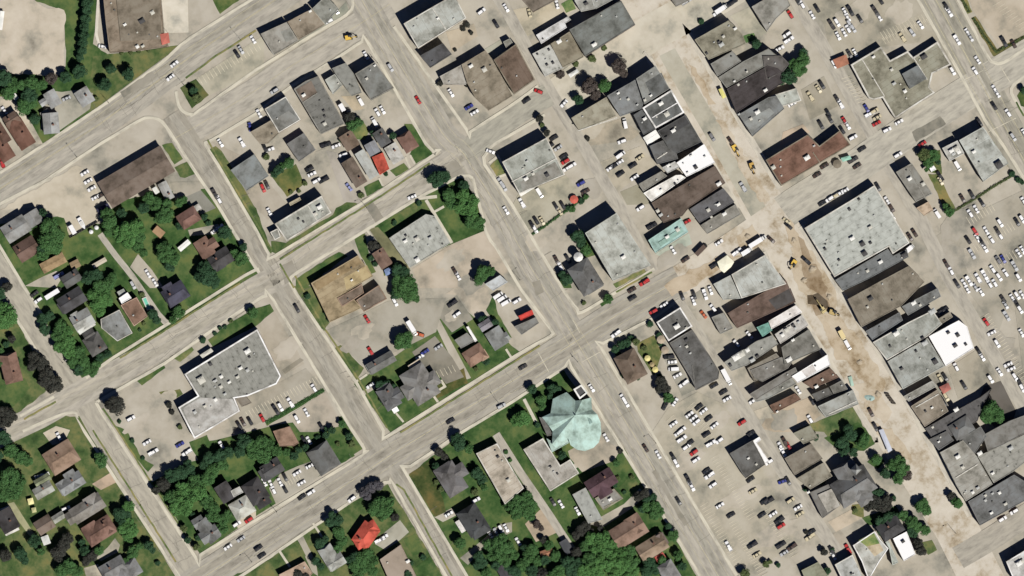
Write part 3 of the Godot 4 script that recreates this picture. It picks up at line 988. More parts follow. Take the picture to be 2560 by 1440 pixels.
func ground() -> void:
	var st := new_st()
	prism(st, PackedVector2Array([Vector2(-3000, -3000), Vector2(3000, -3000), Vector2(3000, 3000), Vector2(-3000, 3000)]), -1.0, 0.0)
	part(st, "ground", mat("lot", "pave"), self).set_meta("kind", "structure")
	# turf of the residential blocks (houses, drives and lots lie on it)
	lawnf("lush", [-20, 640, 60, 740, 175, 930, 215, 960, 640, 695, 655, 670, 560, 520, 520, 470, 400, 480, 300, 500, 250, 560, 150, 540, 0, 560])
	lawnf("grass", [-20, 790, 40, 800, 130, 965, 50, 1030, -20, 1065])
	lawnf("grass", [-20, 1100, 60, 1080, 150, 1040, 200, 1040, 450, 1460, -20, 1460])
	lawnf("lush", [300, 1085, 380, 1190, 470, 1110, 540, 1100, 700, 1060, 860, 1040, 910, 1120, 640, 1290, 500, 1385])
	lawnf("grass", [500, 1460, 640, 1420, 860, 1265, 970, 1210, 1110, 1445])
	lawnf("lush", [1020, 1190, 1150, 1085, 1410, 925, 1500, 1060, 1420, 1180, 1560, 1120, 1745, 1445, 1165, 1445])
	lawnf("lush", [885, 960, 1030, 860, 1090, 800, 1170, 780, 1300, 880, 980, 1085])
	lawnf("lush", [935, 560, 1045, 500, 1110, 440, 1190, 450, 1215, 580, 1130, 610, 960, 690])
	lawnf("grass", [755, 690, 850, 630, 870, 640, 770, 715, 825, 805, 810, 828, 740, 720])
	# streets
	var ctr := [[0.0, 0.22]]
	road("road", 74, [-60, 514, 0, 472, 250, 310, 470, 146, 640, 32, 780, -62], {"line": [[-1, 0.16], [1, 0.16], [20, 0.12]], "worn": [[-17, 2.6, "lane"], [15, 3.0, [170, 164, 148]]]})
	road("lane", 66, [430, 352, 500, 312, 640, 228, 727, 168, 900, 62, 975, 12], {"line": [[2, 0.16]]})
	road("road", 68, [860, -70, 905, 0, 966, 107, 1105, 332, 1160, 385, 1239, 510, 1328, 670, 1398, 782, 1480, 917, 1580, 1080, 1796, 1440, 1830, 1500], {"line": [[0, 0.2], [-20, 0.12], [22, 0.12]], "worn": [[-11, 2.8, "lane"], [12, 2.4, [171, 166, 151]]]})
	road([172, 165, 149], 52, [430, 285, 478, 360, 602, 565, 690, 705, 714, 750, 921, 1080, 1004, 1212, 1141, 1440, 1180, 1505], {"worn": [[0, 4.0, [178, 172, 157]]]})
	road([184, 177, 160], 52, [-60, 580, 0, 675, 73, 790, 185, 962, 250, 1080, 454, 1395, 500, 1470])
	road("lane", 62, [-60, 1115, 100, 1040, 215, 975, 285, 935, 430, 851, 640, 722, 700, 688, 875, 564, 1045, 457, 1160, 385], {"worn": [[-6, 3.4, [180, 173, 156]], [12, 2.0, [194, 186, 168]]]})
	road([176, 172, 156], 58, [1150, 392, 1280, 292, 1372, 236])
	road("road", 76, [440, 1488, 640, 1357, 865, 1212, 985, 1132, 1280, 953, 1350, 910, 1430, 860, 1545, 786, 1700, 700], {"line": [[0, 0.24], [-24, 0.12], [24, 0.12]], "worn": [[-12, 3.0, [168, 161, 146]], [13, 3.0, [170, 163, 147]]]})
	road([192, 186, 170], 84, [1960, 530, 2000, 503, 2150, 410, 2300, 306, 2450, 212, 2600, 122])
	road([172, 167, 150], 84, [2290, -85, 2340, 0, 2430, 165, 2492, 280, 2548, 380, 2640, 540], {"line": [[0, 0.24], [-26, 0.16], [26, 0.16]], "worn": [[-13, 3.0, "lane"], [14, 3.0, [164, 159, 143]]]})
	road("sand", 108, [1570, -70, 1645, 50, 1695, 150, 1818, 360, 1925, 545, 2018, 700, 2160, 930, 2240, 1080, 2390, 1320, 2450, 1440, 2480, 1500], {"n": "construction_street", "k": "dirt"})
	road([192, 187, 170], 44, [1668, 130, 1690, 170, 1800, 358, 1880, 500, 1905, 545], {"n": "construction_street", "k": "pave"})
	road("sand", 84, [1690, 712, 1790, 650, 1880, 590, 1935, 552, 1985, 515], {"n": "construction_street", "k": "dirt"})
	road("sand", 92, [1395, 240, 1520, 152, 1640, 75, 1770, 5, 1870, -55], {"n": "plaza", "k": "pave"})
	road("lane", 30, [1200, -75, 1270, 32, 1355, 190, 1385, 245, 1465, 375, 1555, 530, 1632, 680], {"n": "alley"})
	road("lane", 34, [1690, 750, 1810, 940, 1905, 1098, 2050, 1318, 2095, 1385], {"n": "alley"})
	road("lane", 34, [1955, -60, 2005, 25, 2100, 190, 2175, 325, 2215, 400, 2300, 545, 2370, 690, 2480, 880, 2580, 1055], {"n": "alley"})
	road("lot2", 58, [2395, 1395, 2480, 1345, 2580, 1280], {"n": "road"})
	# loose soil where the street is dug up
	for a in [[1975, 620, 2010, 610, 2050, 660, 2090, 730, 2085, 780, 2030, 770, 1985, 700], [2040, 780, 2100, 790, 2170, 880, 2215, 960, 2190, 1000, 2140, 930, 2080, 860], [1840, 590, 1880, 560, 1900, 600, 1850, 620], [2130, 960, 2180, 950, 2230, 1030, 2210, 1060, 2170, 1030], [1788, 300, 1808, 300, 1900, 450, 1925, 500, 1900, 505, 1860, 440], [1965, 545, 1985, 560, 2010, 640, 1990, 645, 1970, 590],
			[1680, 742, 1660, 715, 1700, 690, 1760, 660, 1790, 640, 1850, 640, 1770, 690, 1730, 720], [2060, 800, 2090, 830, 2120, 900, 2090, 900, 2070, 850], [1720, 160, 1740, 170, 1790, 260, 1770, 262], [2180, 1060, 2230, 1070, 2280, 1150, 2240, 1150]]:
		var s := soft(FL(a), 1.1)
		sheet("loose_soil", ["dirt", [200, 183, 154], [207, 194, 170]][rng.randi() % 3], "dirt", 0.25, s if not Geometry2D.triangulate_polygon(s).is_empty() else FL(a))
	for a in [[2000, 650, 2040, 660, 2070, 720, 2060, 750, 2020, 720], [2025, 740, 2065, 735, 2075, 775, 2040, 790], [1995, 590, 2010, 600, 2030, 650, 2015, 655]]:
		sheet("dug_earth", "mud", "dirt", 0.31, soft(FL(a), 0.9))
	sheet("dug_earth", [108, 96, 78], "dirt", 0.33, soft(FL([2018, 738, 2045, 732, 2068, 752, 2072, 768, 2050, 775, 2040, 762, 2020, 760]), 0.8))
	var hp := 0
	for q in [[2030, 672, 2.2], [2072, 742, 1.7], [2010, 700, 1.8], [2150, 905, 1.6], [2195, 985, 1.8], [1870, 590, 1.7], [1985, 600, 1.5]]:
		var where: String = ["by the wheel loader", "right of the large excavator", "left of the darkest dug earth", "near the cream dump truck", "by the turquoise tarpaulin heap", "at the dusty crossing's lower left corner", "below the big stained roof's corner"][hp]
		var t := thing("soil_heap", "low heap of tan soil " + where, "soil heap", F(q[0], q[1]), "soil heaps on the dug-up street")
		var hs := new_st()
		var pts := []
		for k in 12:
			pts.append(rng.randf_range(0.7, 1.2))
		for k in 12:
			var a0 := TAU * k / 12
			var a1 := TAU * (k + 1) / 12
			var p0: Vector3 = Vector3(cos(a0), 0, sin(a0)) * q[2] * pts[k]
			var p1: Vector3 = Vector3(cos(a1), 0, sin(a1)) * q[2] * pts[(k + 1) % 12]
			var up := Vector3(0, q[2] * 0.5, 0)
			quad(hs, p0, p1, p1 * 0.5 + up * 0.8, p0 * 0.5 + up * 0.8, Vector3.UP)
			tri(hs, p0 * 0.5 + up * 0.8, p1 * 0.5 + up * 0.8, up, Vector3.UP)
		part(hs, "mound", mat("dirt", "dirt", 0.85), t, false).position.y = 0.25
		hp += 1
	# sidewalks
	var W := [
		[0, 432, 110, 362, 270, 255, 400, 160, 475, 95, 640, -8, 660, -20], [-20, 522, 0, 510, 112, 452, 250, 360, 345, 303, 370, 294, 395, 298, 415, 316, 445, 362, 490, 432, 550, 522, 620, 640, 648, 682],
		[640, 284, 530, 350, 514, 362, 545, 412, 640, 575, 672, 635, 690, 638, 915, 502, 1085, 387, 1090, 375, 1065, 360, 922, 110, 905, 104, 850, 140, 727, 217, 640, 284],
		[440, 228, 446, 262, 460, 280, 480, 286, 495, 278, 640, 175, 780, 88, 865, 38, 882, 12, 876, -20], [985, 66, 1165, 322, 1175, 330, 1280, 262, 1345, 215],
		[1362, 287, 1240, 358, 1217, 382, 1212, 412, 1280, 512, 1405, 720, 1442, 772, 1456, 780, 1545, 727, 1636, 672],
		[1182, 446, 1150, 440, 1045, 495, 875, 600, 745, 680, 727, 700, 735, 725, 805, 830, 890, 955, 958, 1076, 985, 1080, 1280, 895, 1362, 848, 1380, 836, 1375, 820, 1300, 720, 1240, 618, 1215, 580, 1182, 446],
		[240, 1006, 412, 908, 560, 805, 640, 752, 665, 740, 683, 750, 880, 1075, 906, 1112, 910, 1130, 900, 1142, 640, 1300, 500, 1388, 488, 1392, 285, 1080, 240, 1006],
		[50, 1040, 135, 992], [215, 945, 285, 893, 430, 803, 610, 690, 648, 672], [-10, 600, 62, 720, 107, 790], [40, 795, 90, 876, 120, 930], [57, 1078, 145, 1040, 185, 1030, 193, 1042, 212, 1080, 447, 1440, 460, 1460],
		[560, 1468, 640, 1415, 865, 1262, 940, 1214, 975, 1206, 988, 1218, 1115, 1440, 1130, 1465], [1180, 1462, 1167, 1440, 1017, 1187, 1026, 1166, 1152, 1082, 1280, 1005, 1412, 918, 1428, 918, 1530, 1080, 1750, 1440, 1765, 1465],
		[1857, 1465, 1842, 1440, 1628, 1080, 1502, 868, 1508, 858, 1630, 797, 1688, 755], [2290, -10, 2400, 185, 2462, 300, 2507, 362, 2565, 455], [2390, -10, 2465, 135, 2485, 156, 2510, 156, 2565, 120], [2570, 185, 2535, 212, 2528, 232, 2545, 262, 2570, 300],
	]
	for a in W:
		walk("walk", 1.5, a)
	for a in [[1612, 130, 1625, 152, 1752, 362, 1815, 468, 1845, 520], [1712, 70, 1722, 84, 1885, 362, 1950, 470], [1908, 630, 1945, 700, 2090, 932, 2180, 1082, 2190, 1100], [2003, 565, 2085, 702, 2230, 932, 2310, 1082, 2425, 1290]]:
		walk("sand", 3.2, a, "sidewalk", 0.28)
	# turf verges between kerb and sidewalk
	for a in [[520, 350, 545, 398, 645, 565, 680, 625], [700, 648, 915, 514, 1020, 446, 1075, 408], [738, 690, 812, 822, 898, 950, 968, 1070], [1000, 1082, 1280, 908, 1350, 864], [258, 1022, 300, 1085, 488, 1375], [232, 1075, 440, 1405], [990, 1210, 1010, 1225, 1130, 1440], [60, 1048, 140, 1004], [300, 895, 430, 815, 540, 745, 600, 708], [465, 196, 540, 140, 640, 76], [1540, 730, 1630, 680], [700, 660, 735, 720], [2540, 255, 2560, 290]]:
		verge(0.9, a)
	# crosswalk bars at the two large crossings
	for a in [[1432, 800, 1450, 832], [1345, 880, 1372, 930], [1455, 905, 1500, 880], [2400, 205, 2460, 175], [2470, 330, 2540, 295], [2500, 165, 2525, 205]]:
		var st2 := new_st()
		ribbon(st2, FL(a), 0.35, 0.25)
		part(st2, numbered("stop_line"), mat([222, 214, 194], "pave"), self).set_meta("kind", "structure")
	# patched asphalt
	for a in [[1100, 425, 1140, 400, 1160, 430, 1115, 460], [700, 665, 730, 650, 745, 690, 712, 712], [905, 500, 925, 490, 960, 545, 940, 560], [1330, 705, 1350, 700, 1360, 730, 1340, 740], [560, 1380, 610, 1345, 620, 1352, 570, 1395], [2280, 330, 2350, 290, 2365, 310, 2290, 355], [300, 230, 380, 178, 390, 190, 310, 245], [1630, 1180, 1640, 1174, 1720, 1310, 1710, 1316]]:
		sheet("asphalt_patch", [162, 156, 143], "pave", 0.24, soft(FL(a), 0.3))
	# worn and resurfaced areas of the lots
	for q in [[1130, 650, 40, 24], [1190, 700, 50, 30], [905, 830, 36, 20], [880, 860, 30, 18], [1480, 470, 30, 30], [1340, 600, 36, 26], [1720, 1150, 50, 24], [1850, 1240, 60, 26], [1800, 1050, 30, 20], [1940, 1330, 60, 28], [2400, 560, 60, 36], [2440, 640, 50, 40], [2380, 640, 30, 50], [2130, 40, 60, 30], [2250, 30, 40, 30], [340, 1060, 40, 20], [420, 1000, 30, 30], [720, 870, 40, 24], [560, 120, 40, 14], [1130, 790, 20, 16], [1680, 640, 50, 20], [1480, 320, 50, 24], [2100, 330, 24, 24], [1960, 1050, 36, 30], [1310, 250, 40, 12], [2500, 870, 40, 60]]:
		var c := F(q[0], q[1])
		var e := Vector2.RIGHT.rotated(deg_to_rad(-32))
		var poly := PackedVector2Array()
		for k in 18:
			var an := TAU * k / 18
			poly.append(c + (e * cos(an) * q[2] + e.orthogonal() * sin(an) * q[3]) * 0.2 * rng.randf_range(0.7, 1.15))
		sheet("worn_patch", [[183, 176, 163], [196, 187, 172], [180, 173, 160], [198, 189, 173]][rng.randi() % 4], "pave", 0.155, poly)
	# crack seams and old trench cuts in the asphalt
	for a in [[690, 705, 1160, 400], [720, 730, 930, 1065], [240, 330, 440, 190], [1120, 340, 1390, 770], [1490, 940, 1760, 1390], [980, 1150, 1400, 890], [560, 1420, 940, 1160], [470, 350, 660, 660], [230, 985, 660, 722], [2440, 160, 2560, 400], [1010, 1240, 1130, 1430], [260, 1110, 450, 1420]]:
		var s4 := new_st()
		var A := F(a[0], a[1])
		var B := F(a[2], a[3])
		var nr := (B - A).normalized().orthogonal()
		for k in 26:
			var t0 := rng.randf() * 0.97
			var m := A.lerp(B, t0) + nr * rng.randf_range(-5, 5)
			var ln := PackedVector2Array([m])
			var dir := (B - A).normalized() if k % 3 else nr
			for j in 5:
				ln.append(ln[-1] + dir.rotated(rng.randf_range(-0.35, 0.35)) * rng.randf_range(0.7, 2.4))
			ribbon(s4, ln, 0.13, 0.246)
		part(s4, numbered("crack_seal"), mat([140, 135, 125], "pave"), self).set_meta("kind", "structure")

	at(0, 0)
	for q in [[1444, 905, 58, "at the church corner of the large crossing"], [192, 392, -122, "by the gravel lot on the diagonal road"], [1253, 1015, -122, "at the kerb left of the mint church"], [692, 1280, 58, "before the forecourt with white parked cars"], [361, 1292, -32, "on the lower left lane by bright trees"], [157, 907, -32, "opposite the dark bronze trees"], [1300, 700, -32, "by the white vans on the avenue"], [2388, 1332, 148, "at the bottom right junction"], [1640, 1108, 148, "between avenue and the large lot"]]:
		lamp("grey street lamp " + q[3], q[0] * 4.0, q[1] * 4.0, q[2])

func west_north() -> void:
	at(0, 0)
	lawn("lush", [250, -20, 985, -20, 930, 440, 1100, 560, 1620, 480, 1830, 440, 1100, 1000, 560, 1340, 430, 1440, 300, 1300, 190, 1010, -20, 960, -20, 690, 640, 760, 660, 560, 640, 100])
	lawn("grass", [930, 560, 1620, 485, 1830, 445, 1100, 1000, 900, 1110, 900, 800], 0.05)
	sheet("gravel_yard", [209, 197, 179], "pave", 0.10, soft(PL([-20, -20, 320, -20, 420, 60, 640, 100, 660, 200, 640, 380, 640, 640, 610, 720, 440, 760, 130, 740, -20, 720]), 0.7))
	pave("concrete_pad", "conc", [1612, -20, 1878, -20, 1886, 325, 1650, 330])
	path(1.4, [985, -10, 975, 120, 962, 340, 985, 430, 1030, 475], "conc")
	pave("driveway", [182, 178, 164], [400, 1300, 470, 900, 620, 920, 760, 900, 930, 930, 900, 1090, 560, 1330])
	pave("driveway", "cream", [0, 990, 130, 1000, 300, 1200, 430, 1440, 330, 1440, 160, 1200, 0, 1060])
	lawn([110, 122, 74], [2120, -20, 2420, -20, 2200, 140], 0.12)
	lawn([100, 108, 70], [1800, 880, 1960, 790, 2090, 950, 1920, 1085], 0.12)
	pave("parking_lot", [192, 186, 166], [1960, 790, 2640, 345, 2640, 700, 2090, 950], 0.10)
	stalls(1980, 770, 2560, 420, 16, 4.6, 58)
	flat("hall_building", "large brown flat-roofed hall with tan border beside white concrete pad", 6.0, [152, 138, 120], [1035, -60, 1612, -60, 1640, 330, 1690, 470, 1480, 500, 1100, 530, 1085, 400, 1060, 200], {"v": [[1255, 250, 34], [1530, 130, 40], [1425, 215, 60, "d"], [1380, 470, 34], [1435, 465, 34]], "seg": [[[142, 132, 116], [1165, -50, 1600, -50, 1622, 395, 1212, 415], 0.5]], "w": "brown"})
	awning("entrance_canopy", "small red entrance canopy at corner of the brown hall", "canopy", [1605, 345, 1690, 330, 1705, 430, 1625, 455], 6.6, [222, 116, 100])
	shed("storage_trailer", "white storage trailer cut by the left edge beside gravel yard", "trailer", 0, 205, 190, 75, 97, 2.8, "white")
	house("pale grey gabled house left of the three on the driveway", 530, 990, 170, 125, 60, 4.0, [172, 176, 176], {"wings": [[445, 1020, 90, 70, -32, 3.2]]})
	house("pale grey house right of the three, nearest the diagonal road", 850, 970, 170, 150, 58, 4.2, [176, 180, 180])
	house("pale grey house lowest of the three on the driveway", 515, 1235, 210, 160, 85, 4.4, [172, 176, 176], {"porch": [450, 1130, 90, 50, -32, "grey"]})
	house("brown-roofed house beside tan dirt drive at left edge", 215, 1340, 300, 170, 58, 4.6, "redbrown")
	house("dark brown house above the dirt drive", 125, 1200, 150, 130, -32, 5.0, "brown")
	house("brown house half cut by left picture edge", -10, 1330, 260, 150, 58, 4.4, [120, 92, 80])
	shed("shed", "small cream shed above the tan dirt drive", "shed", 155, 970, 60, 48, 50, 2.4, "white")
	trees("in the tall row right of gravel yard", "d 880 30 62; d 868 110 60; d 858 190 62; d 850 270 58; d 845 350 60; d 835 430 56; d 822 510 52; d 805 580 44")
	trees("in the thicket below the gravel yard", "d 40 790 90; g 150 850 75; d 90 930 80; g 240 860 70; g 330 830 80; d 300 950 90; g 420 850 60; z 520 790 66; d 660 770 70; d 800 720 78; g 250 1070 85; g 330 1020 60; d 350 1190 62")
	trees("on the mown slope beside the brown hall", "d 1115 690 58; d 1290 740 74; d 1052 850 76")
	trees("on the corner turf island by the junction", "d 1935 905 48; o 1970 990 55")
	trees("along the brown hall's lower wall", "o 1220 535 22; o 1310 530 22; o 1390 520 24; o 1490 510 22")
	trees("on the slope near the pale grey house", "d 915 1000 26; o 960 990 30")
	cars("driving on the diagonal road", -38, "w 1745 640; w 1705 775")
	cars("parked beside the bay lines near the diagonal road", 58, "k 2370 540; s 2410 500; w 2530 395")
	cars("on the dirt drive at the left edge", 58, "w 45 1105; d 75 1185; w 205 1235")
	cars("on the pale houses' driveway", -20, "s 665 985")
	cars("at the hall's corner by the white walkway", 10, "w 1030 465")
	lamp("street lamp at tip of the corner turf island", 1840, 850, -128)
	lamp("street lamp by parked cars near the diagonal road", 2412, 405, -128)
	lamp("street lamp on sidewalk below the mown slope", 1085, 1025, 52)

func centre_north() -> void:
	at(1, 0)
	pave("parking_lot", [170, 172, 156], [430, 400, 690, 240, 900, 20, 930, 120, 430, 430], 0.10)
	flat("shop_building", "grey flat shop at left end of the row near top", 5.2, [168, 164, 149], [48, 342, 310, 222, 425, 408, 180, 556], {"seg": [[[150, 152, 140], [250, 320, 340, 285, 390, 385, 300, 425], 0.03]]})
	flat("shop_building", "brownish flat shop in the middle of the top row", 5.0, [160, 148, 130], [315, 220, 560, 92, 690, 250, 430, 405], {"v": [[545, 115, 30]]})
	flat("shop_building", "green-grey flat shop at right end of the top row", 5.6, [154, 158, 144], [564, 90, 700, -40, 830, 90, 695, 248])
	cars("at the right end of the top shop row", 62, "wv 795 95; w 730 212 -22; t 840 85")
	t_backhoe()
	flat("shop_building", "pale two-section flat roof at top centre with deep shadow", 9.5, "pale", [1478, 242, 1880, 10, 1990, -40, 2105, 188, 1622, 492], {"par": "trim", "ln": [[1765, 85, 1900, 300]], "v": [[1820, 190, 26]]})
	flat("shop_building", "charcoal flat roof below the pale two-section roof", 6.0, [94, 96, 102], [1642, 560, 1870, 432, 1960, 545, 1742, 682])
	pave("yard", [196, 182, 160], [1900, 320, 2180, 240, 2220, 360, 1960, 520])
	trees("in the yard beside the charcoal roof", "k 2070 290 30; k 2110 250 34; k 2150 330 26; k 1990 500 20")
	flat("shop_building", "large tan-grey flat roof with two white vents at top centre", 6.2, [156, 146, 128], [2055, 648, 2295, 505, 2360, 590, 2565, 960, 2325, 1110, 2190, 980, 2110, 830], {"v": [[2150, 665, 44], [2285, 700, 46]]})
	flat("shop_building", "low pale annex left of the large tan-grey roof", 4.6, [184, 178, 162], [1838, 765, 2052, 650, 2108, 828, 2100, 850, 1880, 850])
	flat("shop_building", "dark brown gravel roof beside the large tan-grey roof", 5.8, [122, 104, 90], [2375, 602, 2600, 442, 2792, 800, 2582, 948], {"par": "tan"})
	pave("yard", [178, 176, 158], [2290, 490, 2440, 400, 2560, 440, 2370, 580])
	flat("shed_building", "small dark roofed shed above the brown gravel roof", 4.0, [150, 150, 134], [2470, 420, 2540, 385, 2575, 440, 2500, 480], {"pipes": false})
	flat("shop_building", "blue-grey flat roof with bright edge in the left cluster", 5.2, [132, 138, 136], [88, 1092, 300, 966, 452, 1200, 232, 1332], {"par": "trim", "seg": [["grey", [170, 1200, 330, 1110, 440, 1200, 240, 1320], 0.04]]})
	flat("shop_building", "tan flat roof left below the blue-grey roof", 4.8, [160, 150, 132], [-50, 1320, 150, 1205, 232, 1335, 120, 1440, 40, 1440])
	flat("shop_building", "long weathered dark roof in middle of left cluster", 5.4, [128, 127, 118], [380, 892, 500, 812, 625, 762, 892, 1240, 652, 1346], {"k": "stain", "ln": [[470, 1028, 615, 935]], "par": "gravel", "v": [[480, 955, 40], [690, 1240, 36], [680, 1110, 26, "d"], [690, 1165, 24, "d"]], "seg": [[[132, 118, 106], [400, 900, 555, 810, 615, 930, 470, 1020], 0.05]]})
	flat("shop_building", "small pale addition between the two dark roofs of left cluster", 4.6, "pale", [690, 800, 790, 742, 868, 850, 770, 945])
	flat("shop_building", "mid-grey stained roof behind the small pale addition", 5.6, [146, 147, 136], [762, 685, 900, 630, 985, 745, 1060, 930, 960, 965, 872, 850, 795, 740], {"k": "stain"})
	flat("shop_building", "square slate roof at street corner of left cluster", 8.0, [134, 138, 132], [992, 742, 1192, 622, 1382, 882, 1150, 1008], {"par": "gravel", "v": [[1190, 660, 24], [1110, 790, 26]]})
	pave("yard", [205, 188, 160], [850, 960, 1000, 960, 1080, 1090, 980, 1110])
	truck("white trailer behind the weathered dark roof", 868, 1088, 110, 60, "white", "white", "trailer")
	trees("behind the weathered dark roof", "k 935 1170 60; g 965 1255 66; g 1030 1225 50")
	lawn([130, 138, 92], [930, 1290, 1060, 1200, 1130, 1310, 1090, 1400, 980, 1390], 0.12)
	cars("parked behind the square slate roof", 60, "wv 1045 1010; w 1215 1125; w 1265 1100; wv 1185 1220; w 1100 555")
	cars("along the street below the top shop row", -33, "s 185 910")
	cars("beside the blue-grey roof in the left cluster", 62, "w 30 1135; d -5 1105")
	cars("on the avenue at top centre", 58, "s 1345 675; r 1620 1000")
	cars("in the yard left of the large tan-grey roof", 60, "w 1950 930; b 2130 1070 -32; w 2185 1125 -32")
	cars("in the lot right of the pale two-section roof", 58, "w 2255 115 -40; w 2500 80; k 2400 240; s 2545 60")
	trees("beside the large tan-grey roof's lot", "k 1840 835 36; k 2105 855 22")
	lamp("street lamp at the corner of the square slate roof", 1215, 630, 58)

func t_backhoe() -> void:
	excavator("yellow backhoe crossing the junction near top centre", 930, 375, -10, 0.75)

func main_north() -> void:
	at(2, 0)
	pave("parking_lot", [204, 192, 168], [0, 100, 400, 20, 620, 100, 560, 140, 200, 340, 100, 390], 0.10)
	flat("shop_building", "brown-grey roof cut by top edge left of the plaza", 6.0, [134, 124, 112], [90, -10, 420, -170, 430, 10, 212, 128])
	cars("beside the small lawn at the top edge", 75, "w 450 45; t 175 130")
	lawn([150, 156, 112], [490, 40, 600, -20, 640, 90, 540, 130], 0.12)
	flat("shop_building", "pale roof with dark vents cut by top edge", 6.5, [184, 186, 176], [622, 10, 770, -90, 832, 92, 690, 122], {"v": [[740, 40, 40, "d"]]})
	flat("shop_building", "pale grey roof cut by top edge above the large slate roof", 6.5, [172, 176, 166], [774, -60, 1000, -120, 1050, -20, 836, 96])
	flat("shop_building", "long white-grey roof above the stained pale roof", 4.4, [222, 224, 226], [240, 352, 560, 165, 592, 202, 530, 238, 552, 276, 292, 442], {"pw": 0.3})
	flat("shop_building", "large plain slate roof facing the sandy plaza", 8.2, [126, 134, 128], [572, 302, 1088, 8, 1232, 252, 732, 572], {"v": [[820, 452, 50]], "par": [120, 124, 118]})
	flat("shop_building", "tan gravel roof between slate roof and stained pale roof", 6.0, [150, 142, 122], [384, 442, 575, 318, 718, 572, 508, 680], {"v": [[470, 420, 50]]})
	flat("shop_building", "stained pale roof at left corner of the plaza", 5.2, [198, 198, 186], [202, 540, 380, 447, 518, 682, 330, 770], {"k": "stain", "v": [[350, 650, 26, "d"], [410, 630, 26, "d"], [255, 545, 20, "d"], [370, 500, 22, "d"]]})
	trees("on the sandy plaza", "z 1070 670 88; d 1120 740 46; z 775 865 92; g 925 860 72; k 830 950 60; d 660 1000 58; z 480 745 50; o 800 590 48; o 640 640 34; o 920 480 32")
	awning("awning", "small white awning at the plaza's lower left", "awning", [560, 745, 650, 690, 670, 720, 585, 780], 2.8, "white")
	cars("near the plaza's left corner", -32, "r 265 915 20; k 145 1005; w 520 1035 -50")
	flat("shop_building", "ribbed tan roof at lower left of the downtown block", 6.8, [168, 163, 144], [590, 1182, 942, 972, 1042, 1162, 672, 1312], {"ln": [[660, 1310, 1050, 1180]], "seg": [[[160, 155, 136], [690, 1140, 790, 1080, 820, 1140, 720, 1195], 0.04]]})
	flat("shop_building", "blue-grey patched roof beside the ribbed tan roof", 7.6, [136, 142, 144], [948, 962, 1232, 800, 1332, 982, 1292, 1092, 1082, 1168], {"v": [[1060, 935, 30], [1160, 995, 26], [1250, 1050, 24]]})
	flat("shop_building", "grey corner roof with dark patch at top of downtown block", 9.6, [148, 152, 146], [1238, 792, 1430, 662, 1575, 890, 1322, 1048], {"seg": [[[112, 118, 118], [1330, 830, 1490, 730, 1565, 885, 1400, 985], 0.05]], "v": [[1385, 960, 28], [1325, 1005, 26]]})
	flat("shop_building", "dark roof framed by white parapets in downtown block", 8.2, [112, 118, 118], [1300, 1082, 1592, 900, 1722, 1130, 1432, 1290], {"par": "white", "pw": 0.8, "ln": [[1400, 1180, 1650, 1032]], "v": [[1485, 1040, 50], [1545, 1145, 50]]})
	flat("shop_building", "narrow dark roof with ring vents behind the white parapets", 6.4, [104, 108, 110], [1212, 1152, 1298, 1096, 1432, 1292, 1312, 1352], {"v": [[1325, 1190, 40]]})
	flat("shop_building", "charcoal roof below the white-parapet roof", 7.4, [98, 100, 100], [1452, 1312, 1735, 1148, 1895, 1420, 1640, 1540, 1560, 1480], {"seg": [[[78, 78, 80], [1460, 1320, 1725, 1165, 1770, 1240, 1510, 1385], 0.06]], "v": [[1610, 1310, 46], [1545, 1380, 30, "d"]]})
	shed("storage_container", "white storage container wedged beside charcoal roof", "container", 1395, 1375, 150, 90, -32, 4.4, "white", 0.1)
	pave("yard", [190, 178, 158], [680, 1330, 1090, 1185, 1285, 1330, 1200, 1400, 760, 1460])
	cars("in the yard below the ribbed tan roof", 80, "wv 1130 1235; w 1100 1415 -20")
	trees("beside the yard below the ribbed tan roof", "k 755 1388 28")
	pave("yard", [196, 190, 170], [2180, 160, 2390, 60, 2545, 330, 2460, 380, 2320, 310])
	lawn([128, 150, 106], [2310, 360, 2420, 330, 2450, 400, 2340, 430], 0.12)
	trees("in the small yard behind the east shops", "d 2440 440 50; d 1890 215 34")
	flat("shop_building", "olive-grey corner roof on right side of construction street", 7.6, [156, 152, 134], [1822, 402, 2160, 208, 2300, 342, 2335, 442, 1962, 602], {"v": [[2228, 292, 34], [2110, 370, 28], [2090, 452, 52], [1945, 538, 24, "d"], [2065, 425, 30, "d"]]})
	flat("shop_building", "narrow grey roof below the olive-grey corner roof", 6.2, [146, 146, 136], [1982, 642, 2202, 512, 2290, 615, 2052, 768])
	flat("shop_building", "long grey roof strip in the east shop row", 5.8, [142, 142, 131], [2060, 776, 2300, 622, 2560, 488, 2650, 560, 2545, 655, 2142, 882], {"v": [[2220, 815, 24], [2260, 850, 24]]})
	flat("shop_building", "near-black tar roof in the east shop row", 6.6, [84, 74, 76], [2146, 892, 2552, 662, 2660, 690, 2770, 790, 2242, 1132], {"v": [[2530, 905, 40], [2345, 720, 20]]})
	flat("shop_building", "blue-grey roof with white vents below the tar roof", 6.8, [130, 136, 136], [2262, 1148, 2560, 975, 2640, 960, 2720, 1090, 2402, 1368], {"v": [[2450, 1125, 52], [2385, 1192, 30], [2265, 1145, 24]], "seg": [[[150, 156, 152], [2310, 1225, 2570, 1080, 2620, 1130, 2390, 1330], 0.05]]})
	awning("awning", "bright yellow awning on sidewalk of construction street", "awning", [2062, 895, 2098, 880, 2142, 970, 2105, 990], 3.0, [246, 238, 120])
	flat("shop_building", "grey roof cut by top edge right of plaza", 7.0, [164, 162, 149], [2392, 72, 2700, -110, 2780, 60, 2640, 190, 2545, 320])
	truck("white truck beside grey roof at top edge", 2095, 90, 150, -33, "white")
	cars("parked at the top edge right of the plaza", -32, "k 2165 55; w 2050 130; k 2215 20; n 1760 40; s 1745 15")
